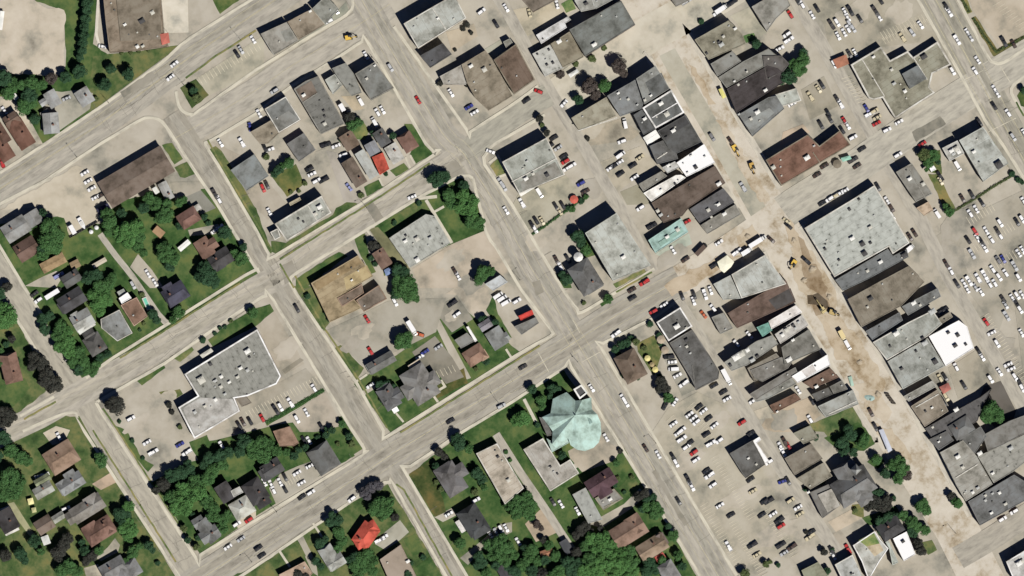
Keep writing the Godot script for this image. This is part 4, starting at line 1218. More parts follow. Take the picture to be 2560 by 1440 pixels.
	cars("on the construction street beside white-parapet roof", 58, "g 2000 1370; n 2185 1410")
	# left edge below the plaza
	trees("by the alley corner below the plaza", "k 275 1190 44; k 350 1330 40; o 300 1250 30")
	flat("shop_building", "grey roof with cluttered yard at top edge beside plaza end", 6.0, [150, 146, 134], [1570, -30, 1790, -150, 1850, -30, 1640, 72])

func east_north() -> void:
	at(3, 0)
	pave("parking_lot", [184, 176, 158], [560, 240, 300, -30, 1500, -30, 1720, 400, 1130, 470, 820, 640, 640, 580], 0.10)
	stalls(1120, 320, 1560, 130, 14, 4.6, 58)
	stalls(1180, 440, 1620, 250, 14, 3.6, -122)
	stalls(820, 760, 980, 1000, 8, 4.6, 160)
	cars("in the upper right lot left cluster", 60, "d 635 245; w 690 225; w 770 120; w 795 175; k 825 110; w 700 360; w 760 325; w 800 290; s 850 285; s 815 240; k 665 340")
	cars("standing apart in the upper right lot", 58, "k 920 190; d 1075 110; w 1110 170; k 1125 5; k 490 85; w 440 150; w 340 45; k 295 10")
	cars("along the lower bays of the upper right lot", 55, "t 1345 375; s 1440 325; w 1525 250; w 1570 235")
	cars("on the lane behind the tar roof", 60, "r 222 145; w 190 345 -35; w 230 320 -35; w 210 400 -35; w 120 485 -30")
	flat("bank_building", "large flat building with white parapets and raised box on roof", 4.8, [158, 156, 138], [822, 650, 1125, 467, 1217, 605, 1392, 512, 1448, 575, 1690, 417, 1830, 648, 1642, 740, 1612, 872, 1665, 930, 1265, 1188, 1140, 982, 1050, 1002, 1002, 986], {"par": "trim", "pw": 0.8, "ln": [[938, 598, 1162, 968], [1452, 580, 1588, 800]], "v": [[1050, 572, 34], [1232, 700, 30], [1255, 838, 38], [1365, 915, 34], [1555, 570, 60, "d"]], "seg": [[[126, 134, 134], [1332, 742, 1490, 656, 1580, 790, 1410, 892], 3.2]]})
	awning("canopy_roof", "rust-orange canopy beside the large white-parapet building", "canopy", [645, 600, 780, 545, 808, 640, 690, 690], 3.2, [198, 128, 98])
	cars("parked by the rust-orange canopy", 60, "w 660 640; d 815 540; w 870 530")
	trees("behind the tar roof near top right", "g 345 600 78; g 300 690 92; d 205 775 86; d 350 530 52; g 250 640 60; d 130 830 34")
	flat("shop_building", "dark gabled-looking flat roof left of the trees near top right", 6.4, [112, 106, 102], [-60, 560, 130, 560, 210, 640, 150, 720, -20, 800])
	flat("shop_building", "pale green-grey roof below trees near top right", 5.0, [188, 198, 184], [22, 962, 282, 882, 332, 1010, 72, 1090], {"par": "trim"})
	pave("yard", [172, 164, 146], [330, 900, 560, 760, 700, 1060, 420, 1200])
	cars("in the yard right of the pale green-grey roof", 58, "k 540 850; t 505 890; k 410 930; t 425 965; w 240 1040 -30")
	cars("in the lot above the brown flat roof", 60, "w 725 1040; d 690 990; k 600 1130; d 580 1170; k 620 1190; k 530 1250; r 765 1210; w 795 1255; k 740 1300; w 850 1375 -30; w 885 1350 -30")
	cars("at the lower corner of the large white-parapet building", -30, "b 985 1085 60; w 1020 1140; t 1065 1110; t 1090 1175; r 1085 1235; w 1310 1220; w 1190 1300")
	cars("on the wide right-hand avenue near the top", 58, "k 1785 70; w 1810 120; w 1890 400; w 1995 325; s 2025 375; w 2095 600; w 2115 645; d 2050 670; w 2070 710; w 1845 710")
	cars("on the wide right-hand avenue below the crossing", 58, "w 2265 890; w 2290 935; k 2260 1060; w 2400 1130; w 2425 1165; s 2450 1370; w 2485 1400; w 2560 1330; k 2115 1225")
	lawn([150, 140, 96], [1915, -20, 1985, -20, 2045, 120, 1995, 140], 0.12)
	lawn([128, 118, 78], [2030, 180, 2075, 160, 2290, 490, 2560, 345, 2580, 470, 2330, 570, 2250, 560])
	pave("parking_lot", [199, 186, 166], [2050, 110, 2010, -30, 2640, -30, 2640, 310, 2320, 470], 0.10)
	stalls(2250, 60, 2540, 330, 9, 5.0, -32)
	cars("in the lot at the top right corner", 60, "k 2360 420; n 2455 440")
	hedge("clipped hedge edging the top right corner lot", "o", 1.6, 1.0, [2055, 185, 2150, 340, 2280, 520, 2420, 450, 2560, 370])
	hedge("short hedge at top edge beside the avenue", "o", 1.8, 1.0, [1935, -10, 2015, 125])
	lawn([110, 116, 70], [2490, 960, 2540, 880, 2600, 850, 2600, 1080, 2530, 1060], 0.12)
	trees("on the turf island at the right edge", "d 2552 905 40")

func west_mid() -> void:
	at(0, 1)
	sheet("gravel_yard", [206, 195, 175], "pave", 0.10, soft(PL([0, 660, 450, 390, 760, 215, 960, 330, 1000, 620, 980, 780, 700, 930, 640, 740, 430, 690, 330, 640]), 0.6))
	house("red-brown house left of the diagonal road, cut by left edge", 40, 60, 230, 150, 58, 4.4, "redbrown")
	cars("beside the red-brown house at left edge", 70, "r 22 185")
	house("long low brown gabled building parallel to the diagonal road", 1367, 330, 730, 300, -30.5, 5.4, [126, 112, 101], {"n": "warehouse", "cat": "building", "rise": 1.5, "ch": false})
	cars("at the end of the long brown building", -30, "w 848 290; w 866 332; w 882 372; w 900 410; w 918 446; w 958 535; n 1010 515")
	lawn("lush", [1620, 10, 1720, -10, 1830, 150, 1745, 205], 0.12)
	lawn("grass", [1745, 235, 1880, 175, 1950, 300, 1850, 340, 1800, 330], 0.12)
	pave("driveway", [150, 149, 140], [1810, 540, 1990, 440, 2160, 640, 2010, 705])
	pave("driveway", "lot2", [1700, 380, 2000, 370, 2010, 460, 1830, 540, 1750, 560])
	house("small pale grey house with white shed below long brown building", 1665, 470, 190, 95, 62, 4.4, [182, 184, 180])
	shed("shed", "white shed between round tree and small pale house", "shed", 1560, 465, 70, 48, 58, 2.6, "white")
	house("grey two-part gabled house at left edge below gravel yard", 165, 850, 260, 190, -32, 5.6, [154, 156, 154], {"wings": [[340, 745, 150, 160, 58, 5.2]], "rise": 1.6})
	house("brown-roofed house below grey gabled house at left edge", 275, 1050, 230, 190, -32, 5.0, [122, 98, 88], {"wings": [[230, 1090, 120, 100, 58, 4.2]]})
	trees("beside the grey house at left edge", "d 430 690 52; d 540 730 50; g 500 830 100; g 560 920 96; g 480 985 105; d 430 1040 80; g 560 1030 84; g 430 1110 66")
	boat("white boat on trailer with pointed bow by gravel yard", 820, 795, 130, 60)
	truck("white trailer left of the boat by gravel yard", 735, 870, 130, 60, "white", "white", "trailer")
	for q in [["left", 912, 878], ["right", 966, 836]]:
		var t := thing("tank", "white domed tank, the %s one of two behind the boat" % q[0], "tank", P(q[1], q[2]))
		var st := new_st()
		lathe(st, Vector3.ZERO, [[1.15, 0], [1.15, 1.7], [0.95, 2.2], [0.5, 2.5], [0.02, 2.58]], 18)
		part(st, "shell", mat("white", "paint"), t, false)
		st = new_st()
		lathe(st, Vector3(0, 2.5, 0), [[0.2, 0], [0.2, 0.2], [0.02, 0.24]], 10)
		part(st, "lid", mat("steel"), t, false)
	var fence := thing("board_fence", "dark board fence behind the boat and tanks", "fence", P(840, 860))
	for i in 28:
		var st := new_st()
		var q := P(700, 942).lerp(P(978, 782), (i + 0.5) / 28.0)
		box(st, Vector3(q.x, 1.1, q.y), Vector3(0.54, 2.2, 0.09), deg_to_rad(-30))
		part(st, "board", mat([110, 106, 92], "pave"), fence)
	lawn("lush", [640, 960, 990, 810, 1250, 1250, 1130, 1330, 700, 1330, 400, 1330, 80, 1130, 350, 1180, 560, 1080], 0.05)
	house("tan wooden deck-roofed building on the green lawn", 535, 1190, 260, 110, -28, 2.6, [174, 148, 110], {"n": "pavilion", "cat": "building", "rise": 0.4, "ch": false})
	shed("shed", "small tan shed right of the tan wooden building", "shed", 755, 1205, 95, 80, -28, 2.6, [172, 146, 110])
	shed("camper_trailer", "beige camper trailer on the green lawn", "trailer", 998, 1188, 150, 46, -30, 2.5, "cream", 0.1)
	trees("in the grove below the long brown building", "g 1070 700 70; d 1030 790 56; g 1100 790 92; d 1220 690 54; g 1210 900 96; d 1090 880 60; b 1290 860 118; g 1380 830 84; g 1300 960 92; g 1400 930 72; d 1390 830 44; g 1380 1030 66; g 1440 1090 50")
	trees("around the small pale grey house", "g 1495 540 72; d 1440 640 66; d 1570 600 80; d 1540 690 70; g 1670 600 62; g 1660 710 96; g 1600 740 70; g 1790 590 50; d 1720 640 60; g 1840 560 44")
	awning("tarpaulin", "dark navy tarpaulin shelter beside the grove", "tarpaulin", [960, 650, 1080, 590, 1120, 660, 1000, 710], 2.6, [58, 60, 92])
	shed("shed", "tan tin shed in the garden below small pale house", "shed", 1590, 880, 110, 80, 40, 2.4, [186, 148, 108])
	house("reddish-brown house with patio above white cars", 1890, 740, 210, 160, -32, 4.8, [140, 106, 96], {"hip": 0.5, "porch": [1970, 640, 80, 60, -32, "offwhite"]})
	trees("around the reddish-brown house", "d 1800 820 46; d 2050 730 42; d 2080 790 36; k 1790 760 34")
	shed("camper_trailer", "white camper trailer in a backyard", "trailer", 1845, 1015, 135, 52, -40, 2.7, "white", 0.1)
	house("brown house with lit wing above dark house", 2050, 1040, 200, 150, 58, 5.0, [138, 108, 94], {"wings": [[2110, 1010, 140, 110, -32, 4.8]]})
	house("charcoal house nearest the corner of left avenue", 2210, 1150, 230, 170, -32, 5.2, [84, 82, 86], {"wings": [[2180, 1190, 150, 110, 58, 5.0]]})
	pave("driveway", "lot2", [1880, 860, 2180, 800, 2230, 850, 2150, 900, 1900, 920])
	cars("under the round tree beside left avenue", -38, "w 2150 865; w 2195 835")
	trees("on the corner of the left avenue", "d 2250 885 82; d 2390 1060 72; g 2420 1150 76; d 2440 1030 44; d 2050 1240 82; d 2090 1330 98; k 2000 1330 60; d 2150 1380 70; g 2350 1090 56")
	trees("in the back gardens beside the white camper", "d 1660 950 58; d 1590 1000 62; g 1650 1060 84; d 1720 1140 92; g 1640 1120 70; d 1580 1100 46; d 1700 1230 60")
	cars("driving on the left avenue", 62, "w 2190 555; d 2150 500")
	road("lane", 15, [250, 585, 290, 640, 330, 690, 395, 785, 420, 810], {"n": "lane"})
	pave("driveway", "lot", [1380, 1100, 1520, 1260, 1640, 1440, 1500, 1440, 1300, 1230])
	cars("on the lane between the back gardens", 60, "w 1480 1295; w 1550 1385; s 1330 1410")
	house("dark grey gabled house left of black trees", 720, 1345, 190, 130, -32, 4.6, [104, 106, 106])
	trees("behind the dark grey gabled house", "d 900 1330 78; d 970 1310 72; k 1030 1370 66; d 1100 1290 62; g 1130 1330 58; g 1000 1420 84; g 1090 1400 70; d 850 1350 44")
	cars("in the drive of the dark grey gabled house", -32, "l 590 1315; s 560 1350")
	pave("driveway", "lot", [250, 1420, 420, 1330, 560, 1270, 640, 1300, 560, 1440])
	trees("at the left edge beside the lower lane", "k 75 1425 56")

func centre_mid() -> void:
	at(1, 1)
	pave("parking_lot", [184, 174, 158], [-500, -60, 10, 200, 120, 380, 310, 600, 120, 760, -20, 620, -330, 80], 0.10)
	flat("shop_building", "blue-grey metal roof beside the parked white vans", 4.6, [136, 146, 146], [-252, 262, -14, 102, 130, 320, -90, 470], {"pipes": false})
	lawn("grass", [-480, 60, -380, 10, -20, 590, 160, 1080, 150, 1100, -40, 850], 0.05)
	cars("at top left of the lot by blue-grey metal roof", 58, "w -355 -10; w -330 20; w -140 -15; w -385 -30; b -60 -170 80")
	cars("beside the small brown lawn", 65, "r 70 440; d 110 410; w 140 55 -20; k 90 40")
	flat("shop_building", "grey roof at lower end of the left cluster", 5.0, [128, 129, 127], [310, 0, 480, -110, 600, 60, 430, 180])
	lawn([110, 116, 70], [160, 330, 400, 200, 480, 400, 310, 530], 0.12)
	trees("on the small brown lawn", "d 225 265 56; d 185 300 40; g 330 190 58; g 270 220 46; o 105 130 36")
	cars("in the row right of the small brown lawn", -28, "k 535 250; w 560 300; w 580 335; w 605 370; k 680 360; k 515 225")
	flat("office_building", "pale green-grey office with bright parapet at street corner", 8.0, [176, 181, 166], [190, 800, 660, 517, 760, 690, 312, 975], {"par": "trim", "pw": 0.7, "ln": [[517, 605, 617, 772]], "v": [[640, 632, 52], [600, 700, 34], [430, 750, 24, "d"], [480, 780, 20, "d"]]})
	flat("office_building", "small white-edged annex at left end of pale office", 4.0, [150, 152, 140], [142, 882, 222, 842, 252, 930, 190, 964], {"par": "trim", "pipes": false})
	flat("shed_building", "tan roofed terrace behind the pale office", 3.2, [182, 172, 146], [330, 590, 440, 530, 455, 560, 345, 620], {"pipes": false})
	trees("on the terrace behind the pale office", "o 490 390 30; o 350 480 26; o 430 470 24")
	cars("at the shaded left end of pale office", 62, "w 135 680; k 110 710")
	lawn("grass", [230, 1110, 160, 1080, 150, 970, 300, 990, 770, 705, 800, 640, 950, 565, 1020, 600], 0.05)
	pave("driveway", "lot", [590, 80, 700, 40, 860, 560, 720, 640, 640, 420])
	pave("driveway", [186, 178, 168], [700, 60, 850, 100, 980, 460, 1060, 590, 880, 580])
	house("brown-grey long roof left of the silver metal roof", 985, 285, 290, 135, 59, 4.6, [134, 120, 108])
	house("silver metal roof with white edge next to the orange roof", 1110, 205, 300, 105, 59, 5.0, [188, 193, 184], {"rise": 1.2})
	flat("shop_building", "bright orange-red flat roof in the house row", 4.2, "orange", [1160, 132, 1272, 86, 1336, 250, 1240, 312], {"pipes": false, "pw": 0.3})
	house("slate-blue gabled roof above the orange-red roof", 1165, 45, 130, 120, 62, 4.8, [148, 153, 165], {"ch": false})
	house("whitish flat-pitched roof right of the orange-red roof", 1385, 95, 190, 130, 60, 4.6, [206, 206, 197], {"rise": 0.8})
	house("brown house on the corner lawn by avenue", 1520, -20, 190, 150, 58, 4.6, [140, 108, 96], {"hip": 0.4})
	house("dark grey house above the whitish flat-pitched roof", 1260, -60, 170, 120, 58, 5.2, [108, 110, 112], {})
	house("brown cottage behind the silver metal roof", 935, -30, 170, 150, 58, 4.2, [140, 120, 104])
	trees("between the cottages near the avenue", "d 1370 -80 40; d 1170 -110 40; d 1440 -60 34; d 850 -40 30")
	cars("beside the brown-grey long roof", -20, "w 875 110; w 855 145; k 700 10; w 800 20")
	cars("in the drive near the brown-grey long roof", 55, "l 930 430; k 910 395")
	lawn("lush", [1080, 430, 1230, 355, 1275, 430, 1110, 525], 0.12)
	lawn("lush", [1340, 265, 1480, 190, 1530, 250, 1400, 325], 0.12)
	lawn("lush", [1480, -200, 1560, -200, 1740, 40, 1765, 100, 1590, 205, 1540, 100, 1580, 20], 0.12)
	path(1.0, [1495, 130, 1540, 240])
	path(1.0, [1540, 110, 1590, 200])
	path(1.0, [1230, 340, 1270, 420])
	trees("at the garden wall beside the orange roof's lawn", "o 1050 510 36; d 1300 300 26; o 1030 290 22")
	cars("at the kerb beside the big corner trees", -20, "w 1560 530; d 1570 505")
	trees("in the grove at the avenue's bend", "d 1800 360 88; d 1880 330 74; d 1840 440 90; d 1920 420 72; g 1930 510 70; d 2080 420 64; b 2080 520 88; b 2150 590 100; b 2060 630 90; d 1945 590 66; b 2160 690 70; g 2150 770 80; g 2230 790 76; d 2130 800 50")
	path(1.6, [1620, 545, 1810, 525])
	path(1.6, [1700, 560, 1960, 990])
	path(1.2, [1780, 680, 1880, 625])
	lawn("grass", [1440, 690, 1590, 595, 1640, 660, 1490, 755], 0.12)
	lawn("lush", [1230, 830, 1420, 705, 1480, 775, 1300, 885], 0.12)
	flat("school_building", "large pale stained flat roof beside the corner grove", 5.0, [180, 184, 171], [1330, 942, 1700, 702, 1790, 722, 1945, 990, 1540, 1240], {"k": "stain", "v": [[1495, 972, 40], [1612, 950, 44], [1745, 940, 38], [1615, 1160, 46], [1500, 915, 24, "d"]]})
	path(1.2, [1110, 860, 1180, 960])
	pave("driveway", "verge", [1130, 850, 1220, 830, 1340, 960, 1540, 1250, 1460, 1280, 1260, 1040], 0.10)
	house("brown house between gold roof and stained flat roof", 1265, 1145, 190, 130, 58, 4.6, [142, 116, 102])
	trees("behind the brown house near gold roof", "k 1170 1010 60; d 1220 1030 36; d 1150 1140 34; d 1190 1200 30; d 1410 1260 74; d 1480 1290 72; g 1430 1370 84; g 1530 1390 90; g 1480 1460 90; g 1560 1480 74")
	awning("tarpaulin", "pale blue tarpaulin under the tree by brown house", "tarpaulin", [1280, 1260, 1350, 1225, 1370, 1290, 1300, 1320], 2.4, "bluepaint")
	lawn("lush", [980, 930, 1090, 895, 1150, 1180, 1200, 1280, 1150, 1300, 1030, 1080], 0.12)
	lawn("lush", [400, 1340, 830, 1080, 870, 1120, 500, 1400, 560, 1440, 400, 1440], 0.12)
	trees("on the lawn of the stained flat roof", "d 1385 780 26; d 1380 800 24; d 1630 590 36")
	flat("office_building", "L-shaped golden-tan flat roof at the middle crossing", 5.2, "gold", [552, 1392, 1022, 1112, 1172, 1322, 915, 1475, 1060, 1640, 740, 1784], {"w": "gold", "v": [[960, 1362, 24]], "seg": [[[190, 170, 124], [880, 1340, 1110, 1210, 1165, 1315, 905, 1460], 0.06], [[166, 144, 106], [570, 1400, 1015, 1130, 1060, 1190, 620, 1465], 0.07]]})
	cars("in the tan lot below the stained flat roof", 62, "n 1990 1275; w 2020 1320")
	cars("on the avenue beside the corner grove", 60, "s 2450 385; s 2480 430; w 2500 665; d 2330 55 20; w 2345 75 20")
	pave("parking_lot", [200, 186, 167], [1560, 1250, 1960, 1000, 2280, 870, 2560, 1260, 2420, 1340, 2200, 1440, 2060, 1440, 1640, 1440], 0.10)
	trees("beside the pale blue roof on the avenue", "d 2200 1220 60; d 2300 1190 70; g 2270 1290 84; g 2340 1270 60; d 2190 1300 50; g 2230 1360 60")
	lamp("street lamp on the kerb opposite the pale office", 1110, 640, 148)

func main_mid() -> void:
	at(2, 1)
	lawn("verge", [-220, 220, -130, 140, -60, 290, -150, 330], 0.12)
	path(1.2, [-230, 190, -140, 120, -50, 300, -160, 340])
	flat("shop_building", "pale green-grey roof with white parapet beside avenue", 8.8, [174, 182, 168], [-100, 182, 345, -60, 530, 310, 72, 502], {"par": "trim", "ln": [[0, 380, 445, 145]], "v": [[140, 350, 46], [210, 300, 30], [150, 175, 24], [350, 310, 40, "d"]], "seg": [["gravel", [80, 385, 430, 180, 495, 300, 110, 475], 0.05]]})
	awning("awning", "long white awning at lower edge of the pale roof", "awning", [70, 500, 275, 375, 290, 400, 90, 525], 3.2, "white")
	cars("in the lot below the pale green-grey roof", 60, "wv 275 490; w 100 590; w 140 580; k 440 625; t 475 670; k 505 610; n 535 625; k 240 765; k 270 745; t 300 770; k 200 810; w 230 850")
	cars("along the right side of the pale green-grey roof", -32, "s 460 40; k 520 125; r 535 175; w 550 245; w 600 215; b 690 395; w 680 440; n 735 475; k 380 20; k 420 -60")
	parasol("large orange-red parasol at end of the lot", 620, 555, 2.2, [232, 104, 84])
	pave("parking_lot", [186, 180, 160], [60, 510, 540, 310, 700, 520, 300, 830, 190, 910, 0, 620], 0.10)
	hedge("shrub hedge between the lot and the sandy yard", "g", 1.6, 1.4, [200, 905, 330, 820, 480, 710, 590, 640, 700, 540])
	trees("in the hedge below the orange-red parasol", "g 600 650 38; d 690 570 38; g 740 530 34; d 560 640 30")
	flat("shop_building", "large pale plain roof with one vent beside the alley", 11.0, [190, 197, 184], [728, 892, 1042, 690, 1385, 1215, 1008, 1370], {"v": [[1110, 1132, 46]], "w": [120, 122, 120]})
	trees("squeezed between pale plain roof and hip-roofed house", "d 650 920 76; d 690 980 60; g 740 1060 60")
	lawn("lush", [640, 960, 740, 930, 835, 1110, 740, 1140], 0.12)
	house("large grey hip-roofed house with white turret", 735, 1330, 320, 240, 58, 6.2, [116, 117, 117], {"hip": 0.8, "wings": [[700, 1270, 200, 170, -32, 6.0, 0.6], [800, 1400, 180, 150, -32, 6.0, 0.6]]})
	var tur := thing("turret", "white conical turret beside the grey hip-roofed house", "turret", P(662, 1130))
	var ts := new_st()
	lathe(ts, Vector3.ZERO, [[2.1, 0], [2.1, 6.4]], 10)
	part(ts, "wall", mat("offwhite", "pave"), tur, false)
	ts = new_st()
	lathe(ts, Vector3.ZERO, [[2.4, 6.4], [2.4, 6.55], [0.05, 8.2]], 10)
	part(ts, "roof", mat("white", "pave"), tur, false)
	lawn("lush", [440, 1300, 520, 1260, 600, 1440, 500, 1440], 0.12)
	trees("left of the grey hip-roofed house", "d 545 1360 66; d 500 1300 40; d 755 1230 44")
	cars("left of the white turret", 62, "n 445 1160; w 485 1225; k 560 1150")
	pave("yard", [196, 186, 166], [860, 190, 1280, 20, 1440, 200, 1060, 470, 960, 350], 0.10)
	cars("in the yard beside the white T-shaped roof", -35, "wv 1085 110; w 985 240; w 1075 185; t 1280 135; w 1320 115; k 1210 215; k 1185 235; k 1085 300; d 1060 270; n 1235 310; w 1225 335; k 1030 215")
	flat("shop_building", "white roof, wide street end of the T-shaped shop", 7.0, "white", [1640, 190, 1918, 2, 2030, 190, 1742, 332], {"v": [[1790, 120, 30], [1835, 235, 36, "d"], [1925, 125, 22], [1755, 290, 22]]})
	flat("shop_building", "long white rear roof strip beside the brown roof", 5.6, [252, 250, 242], [1312, 492, 1636, 312, 1690, 310, 1738, 338, 1392, 580], {"v": [[1490, 460, 26], [1630, 400, 22, "d"]]})
	flat("shop_building", "small pale grey roof behind the white T-shaped roof", 5.0, [206, 208, 204], [1500, 235, 1632, 172, 1680, 232, 1552, 296], {"v": [[1560, 215, 36]]})
	flat("shop_building", "dark grey lean roof above the white T-shaped roof", 6.0, [112, 113, 112], [1372, 22, 1590, -70, 1660, 150, 1450, 205], {"ln": [[1450, 150, 1550, 85]]})
	flat("shop_building", "grey-tan roof left of the white rear strip", 5.2, [152, 149, 134], [1262, 402, 1492, 272, 1552, 322, 1312, 476])
	pave("yard", "olive", [1080, 480, 1290, 390, 1400, 600, 1150, 610])
	flat("shop_building", "wide dark brown roof in downtown block", 6.4, [116, 102, 92], [1392, 590, 2028, 218, 2132, 392, 1772, 632, 1702, 722, 1512, 792], {"v": [[2065, 400, 50], [1455, 670, 34], [1485, 710, 40]], "k": "roof"})
	flat("shop_building", "charcoal roof with two white vents near the crossing", 6.8, [108, 108, 113], [1772, 652, 2110, 442, 2222, 580, 1872, 792], {"v": [[2060, 605, 40], [1960, 662, 36]]})
	flat("shop_building", "tan-grey corner roof at the dusty crossing", 6.0, [154, 150, 136], [1882, 812, 2232, 602, 2285, 705, 1952, 902], {"v": [[2120, 700, 44], [1990, 730, 24]]})
	flat("shop_building", "mint green roof with raised skylights", 5.0, "mint", [1360, 962, 1690, 742, 1762, 880, 1432, 1092], {"seg": [[[150, 186, 174], [1460, 985, 1690, 835, 1712, 875, 1485, 1025], 0.35]], "v": [[1550, 930, 40], [1655, 858, 40]], "pipes": false})
	pave("yard", [186, 196, 182], [1430, 1100, 1770, 890, 1800, 1000, 1500, 1130])
	cars("in the yards behind the brown and mint roofs", -32, "k 1265 660; w 1285 640; k 1400 820; w 1610 1060 60; r 1745 780; w 1765 800; d 1380 850")
	excavator("small yellow excavator at the top of construction street", 2230, 45, 60, 0.8)
	excavator("brown-yellow excavator beside brown flat roof", 2400, 225, 70, 0.7, [206, 168, 84])
	cars("on the dusty construction street near the crossing", 58, "s 2310 430; w 2335 465")
	truck("long dark trailer on the dusty side street", 1898, 1050, 170, -45, [96, 78, 66], "dark", "trailer")
	cars("on the dusty side street", -32, "w 2070 985; k 2040 1000; w 2110 990; n 1735 1155; r 1325 1385; k 2030 1210; n 1985 1225")
	truck("white trailer truck parked at the dusty crossing", 2455, 975, 200, -32, "white")
	truck("white box truck left behind the trailer truck", 2345, 1075, 120, -32, "white")
	cars("beside the yellow-white tent roof", -40, "w 2250 1080; s 2235 1110")
	awning("tent", "yellow-white tent roof on the dusty side street", "tent", [2050, 1180, 2150, 1110, 2220, 1180, 2190, 1230, 2120, 1290, 2080, 1260], 3.2, [250, 248, 224])
	flat("shop_building", "pale roof on lower corner of the dusty crossing", 7.0, [188, 194, 184], [2190, 1305, 2530, 1105, 2740, 1400, 2290, 1545], {"par": "trim"})
	flat("shop_building", "small pale flat roof left of the corner roof", 5.2, [184, 190, 180], [2010, 1400, 2180, 1312, 2285, 1545, 2110, 1560])
	lawn("verge", [1010, 1400, 1360, 1230, 1400, 1250, 1040, 1440], 0.12)

func east_mid() -> void:
	at(3, 1)
	flat("shop_building", "red-brown flat roof with notch at the dusty crossing", 6.2, [138, 104, 88], [-28, 162, 395, -95, 510, 20, 715, -135, 822, 12, 130, 422], {"par": "tan", "ln": [[445, 85, 512, 185]], "v": [[385, 140, 60], [50, 235, 40], [455, 20, 24]]})
	pave("yard", [206, 184, 160], [150, -120, 350, -200, 420, -120, 120, 20])
	awning("awning", "teal awning beside the red-brown roof", "awning", [725, 140, 815, 115, 835, 150, 745, 180], 2.8, [150, 210, 190])
	parasol("grey round canopy next to the teal awning", 690, 200, 2.3, [140, 130, 114])
	cars("on the street right of the red-brown roof", -32, "k 940 50; n 565 220; n 490 310; d 850 160; n 890 220; w 1300 110; s 1330 90; k 1510 15; r 1540 0")
	cars("lined up along the shadow of the big stained roof", -32, "k 545 590; w 615 550; t 665 525; w 715 495; w 765 470")
	flat("shop_building", "big pale roof with dark stains and white parapet", 6.4, [188, 195, 183], [360, 842, 862, 540, 1060, 412, 1410, 990, 1240, 1102, 1202, 1030, 660, 1332], {"k": "stain", "par": "trim", "pw": 0.6, "v": [[835, 945, 50], [960, 1095, 50, "d"], [905, 555, 26, "d"], [565, 1050, 26, "d"], [1015, 835, 40], [940, 1000, 46, "d"], [1020, 990, 30, "d"], [810, 655, 28, "d"], [705, 1160, 26, "d"]]})
	flat("shop_building", "slate annex under the big stained roof", 5.0, [122, 128, 130], [668, 1360, 1195, 1048, 1245, 1118, 1385, 1052, 1402, 1130, 1010, 1345, 745, 1470], {"v": [[1120, 1180, 44], [990, 1270, 30], [1360, 1110, 60, "d"]], "k": "stain"})
	truck("white truck backed against the slate annex", 1415, 1045, 100, -40, "white")
	cars("along the right side of the big stained roof", 60, "k 1100 430; w 1190 565; k 1175 530; n 1235 640; k 1275 690; t 1260 780; n 1420 930; w 1240 720; n 1465 890")
	flat("shop_building", "grey two-tone flat roof with two white vents near right", 6.6, [146, 144, 131], [1272, 282, 1430, 192, 1640, 500, 1472, 582], {"ln": [[1395, 225, 1570, 555]], "par": "gravel", "v": [[1410, 350, 44], [1545, 402, 38]]})
	trees("behind the two-tone flat roof", "o 1560 110 66; o 1650 120 70; g 1600 190 56; d 1700 180 34; g 1810 680 58; g 1770 620 36; d 1580 260 24")
	lawn("dry", [1480, 100, 1720, 60, 1740, 300, 1620, 280], 0.12)
	lawn("dry", [1600, 300, 1700, 300, 1880, 660, 1830, 720, 1760, 640], 0.12)
	flat("shed_building", "small white roofed shed by the olive shrubs", 3.4, "white", [1605, 235, 1655, 215, 1680, 255, 1630, 280], {"pipes": false})
	flat("shop_building", "pale mint-grey roof beside the right avenue", 7.2, [192, 200, 190], [1902, -35, 2142, -170, 2398, 195, 2145, 380], {"v": [[2050, 80, 40], [2300, 210, 70, "d"]], "seg": [[[182, 190, 180], [2000, 60, 2200, -50, 2300, 100, 2110, 210], 0.05]]})
	flat("shop_building", "pale cluttered roof left of the mint-grey roof", 4.6, [204, 206, 198], [1735, 42, 1890, -35, 1960, 95, 1810, 175], {"v": [[1830, 70, 50], [1880, 50, 50], [1850, 100, 40], [1900, 80, 40]]})
	cars("in the small yard by the mint-grey roof", 60, "wv 1895 220; w 1880 190; k 1720 320; t 1725 370; n 1945 545; k 2040 510")
	hedge("low hedge along top of the big right parking lot", "o", 1.5, 1.1, [1860, 672, 2050, 560, 2250, 430, 2440, 318])
	flat("shed_building", "tan shed with dark yard behind two-tone roof", 3.6, [206, 184, 158], [1480, 640, 1600, 575, 1650, 660, 1560, 720], {"pipes": false})
	cars("beside the tan shed near the alley", 55, "wv 1690 695")
	trees("at right avenue corner of the hedge", "d 2440 300 34; d 2500 360 36; d 2540 385 26")
	lawn("grass", [2250, -20, 2300, -40, 2440, 200, 2400, 230], 0.12)
	# the big parking lot at right
	pave("parking_lot", [180, 173, 158], [1640, 950, 1880, 780, 2640, 420, 2640, 3000, 2450, 1480, 2300, 1900], 0.10)
	stalls(1980, 730, 2220, 590, 8, 4.8, 58)
	stalls(1900, 1360, 2560, 1000, 22, 4.8, 58)
	stalls(2020, 1010, 2420, 780, 14, 4.6, 58)
	cars("under the hedge of the big right parking lot", 58, "w 2020 695; k 2045 635; w 2080 650; w 2110 630; k 2140 590; w 2095 610")
	cars("in the upper rows of the big right lot", 58, "r 2070 875; w 2095 940; k 2000 960; w 2180 865; w 2235 955; k 2140 985; k 2185 985; w 2165 1035; w 2205 1020; w 2320 915; d 2295 870; k 2300 755; w 2320 790; s 2040 1100; k 2490 780; w 2540 750")
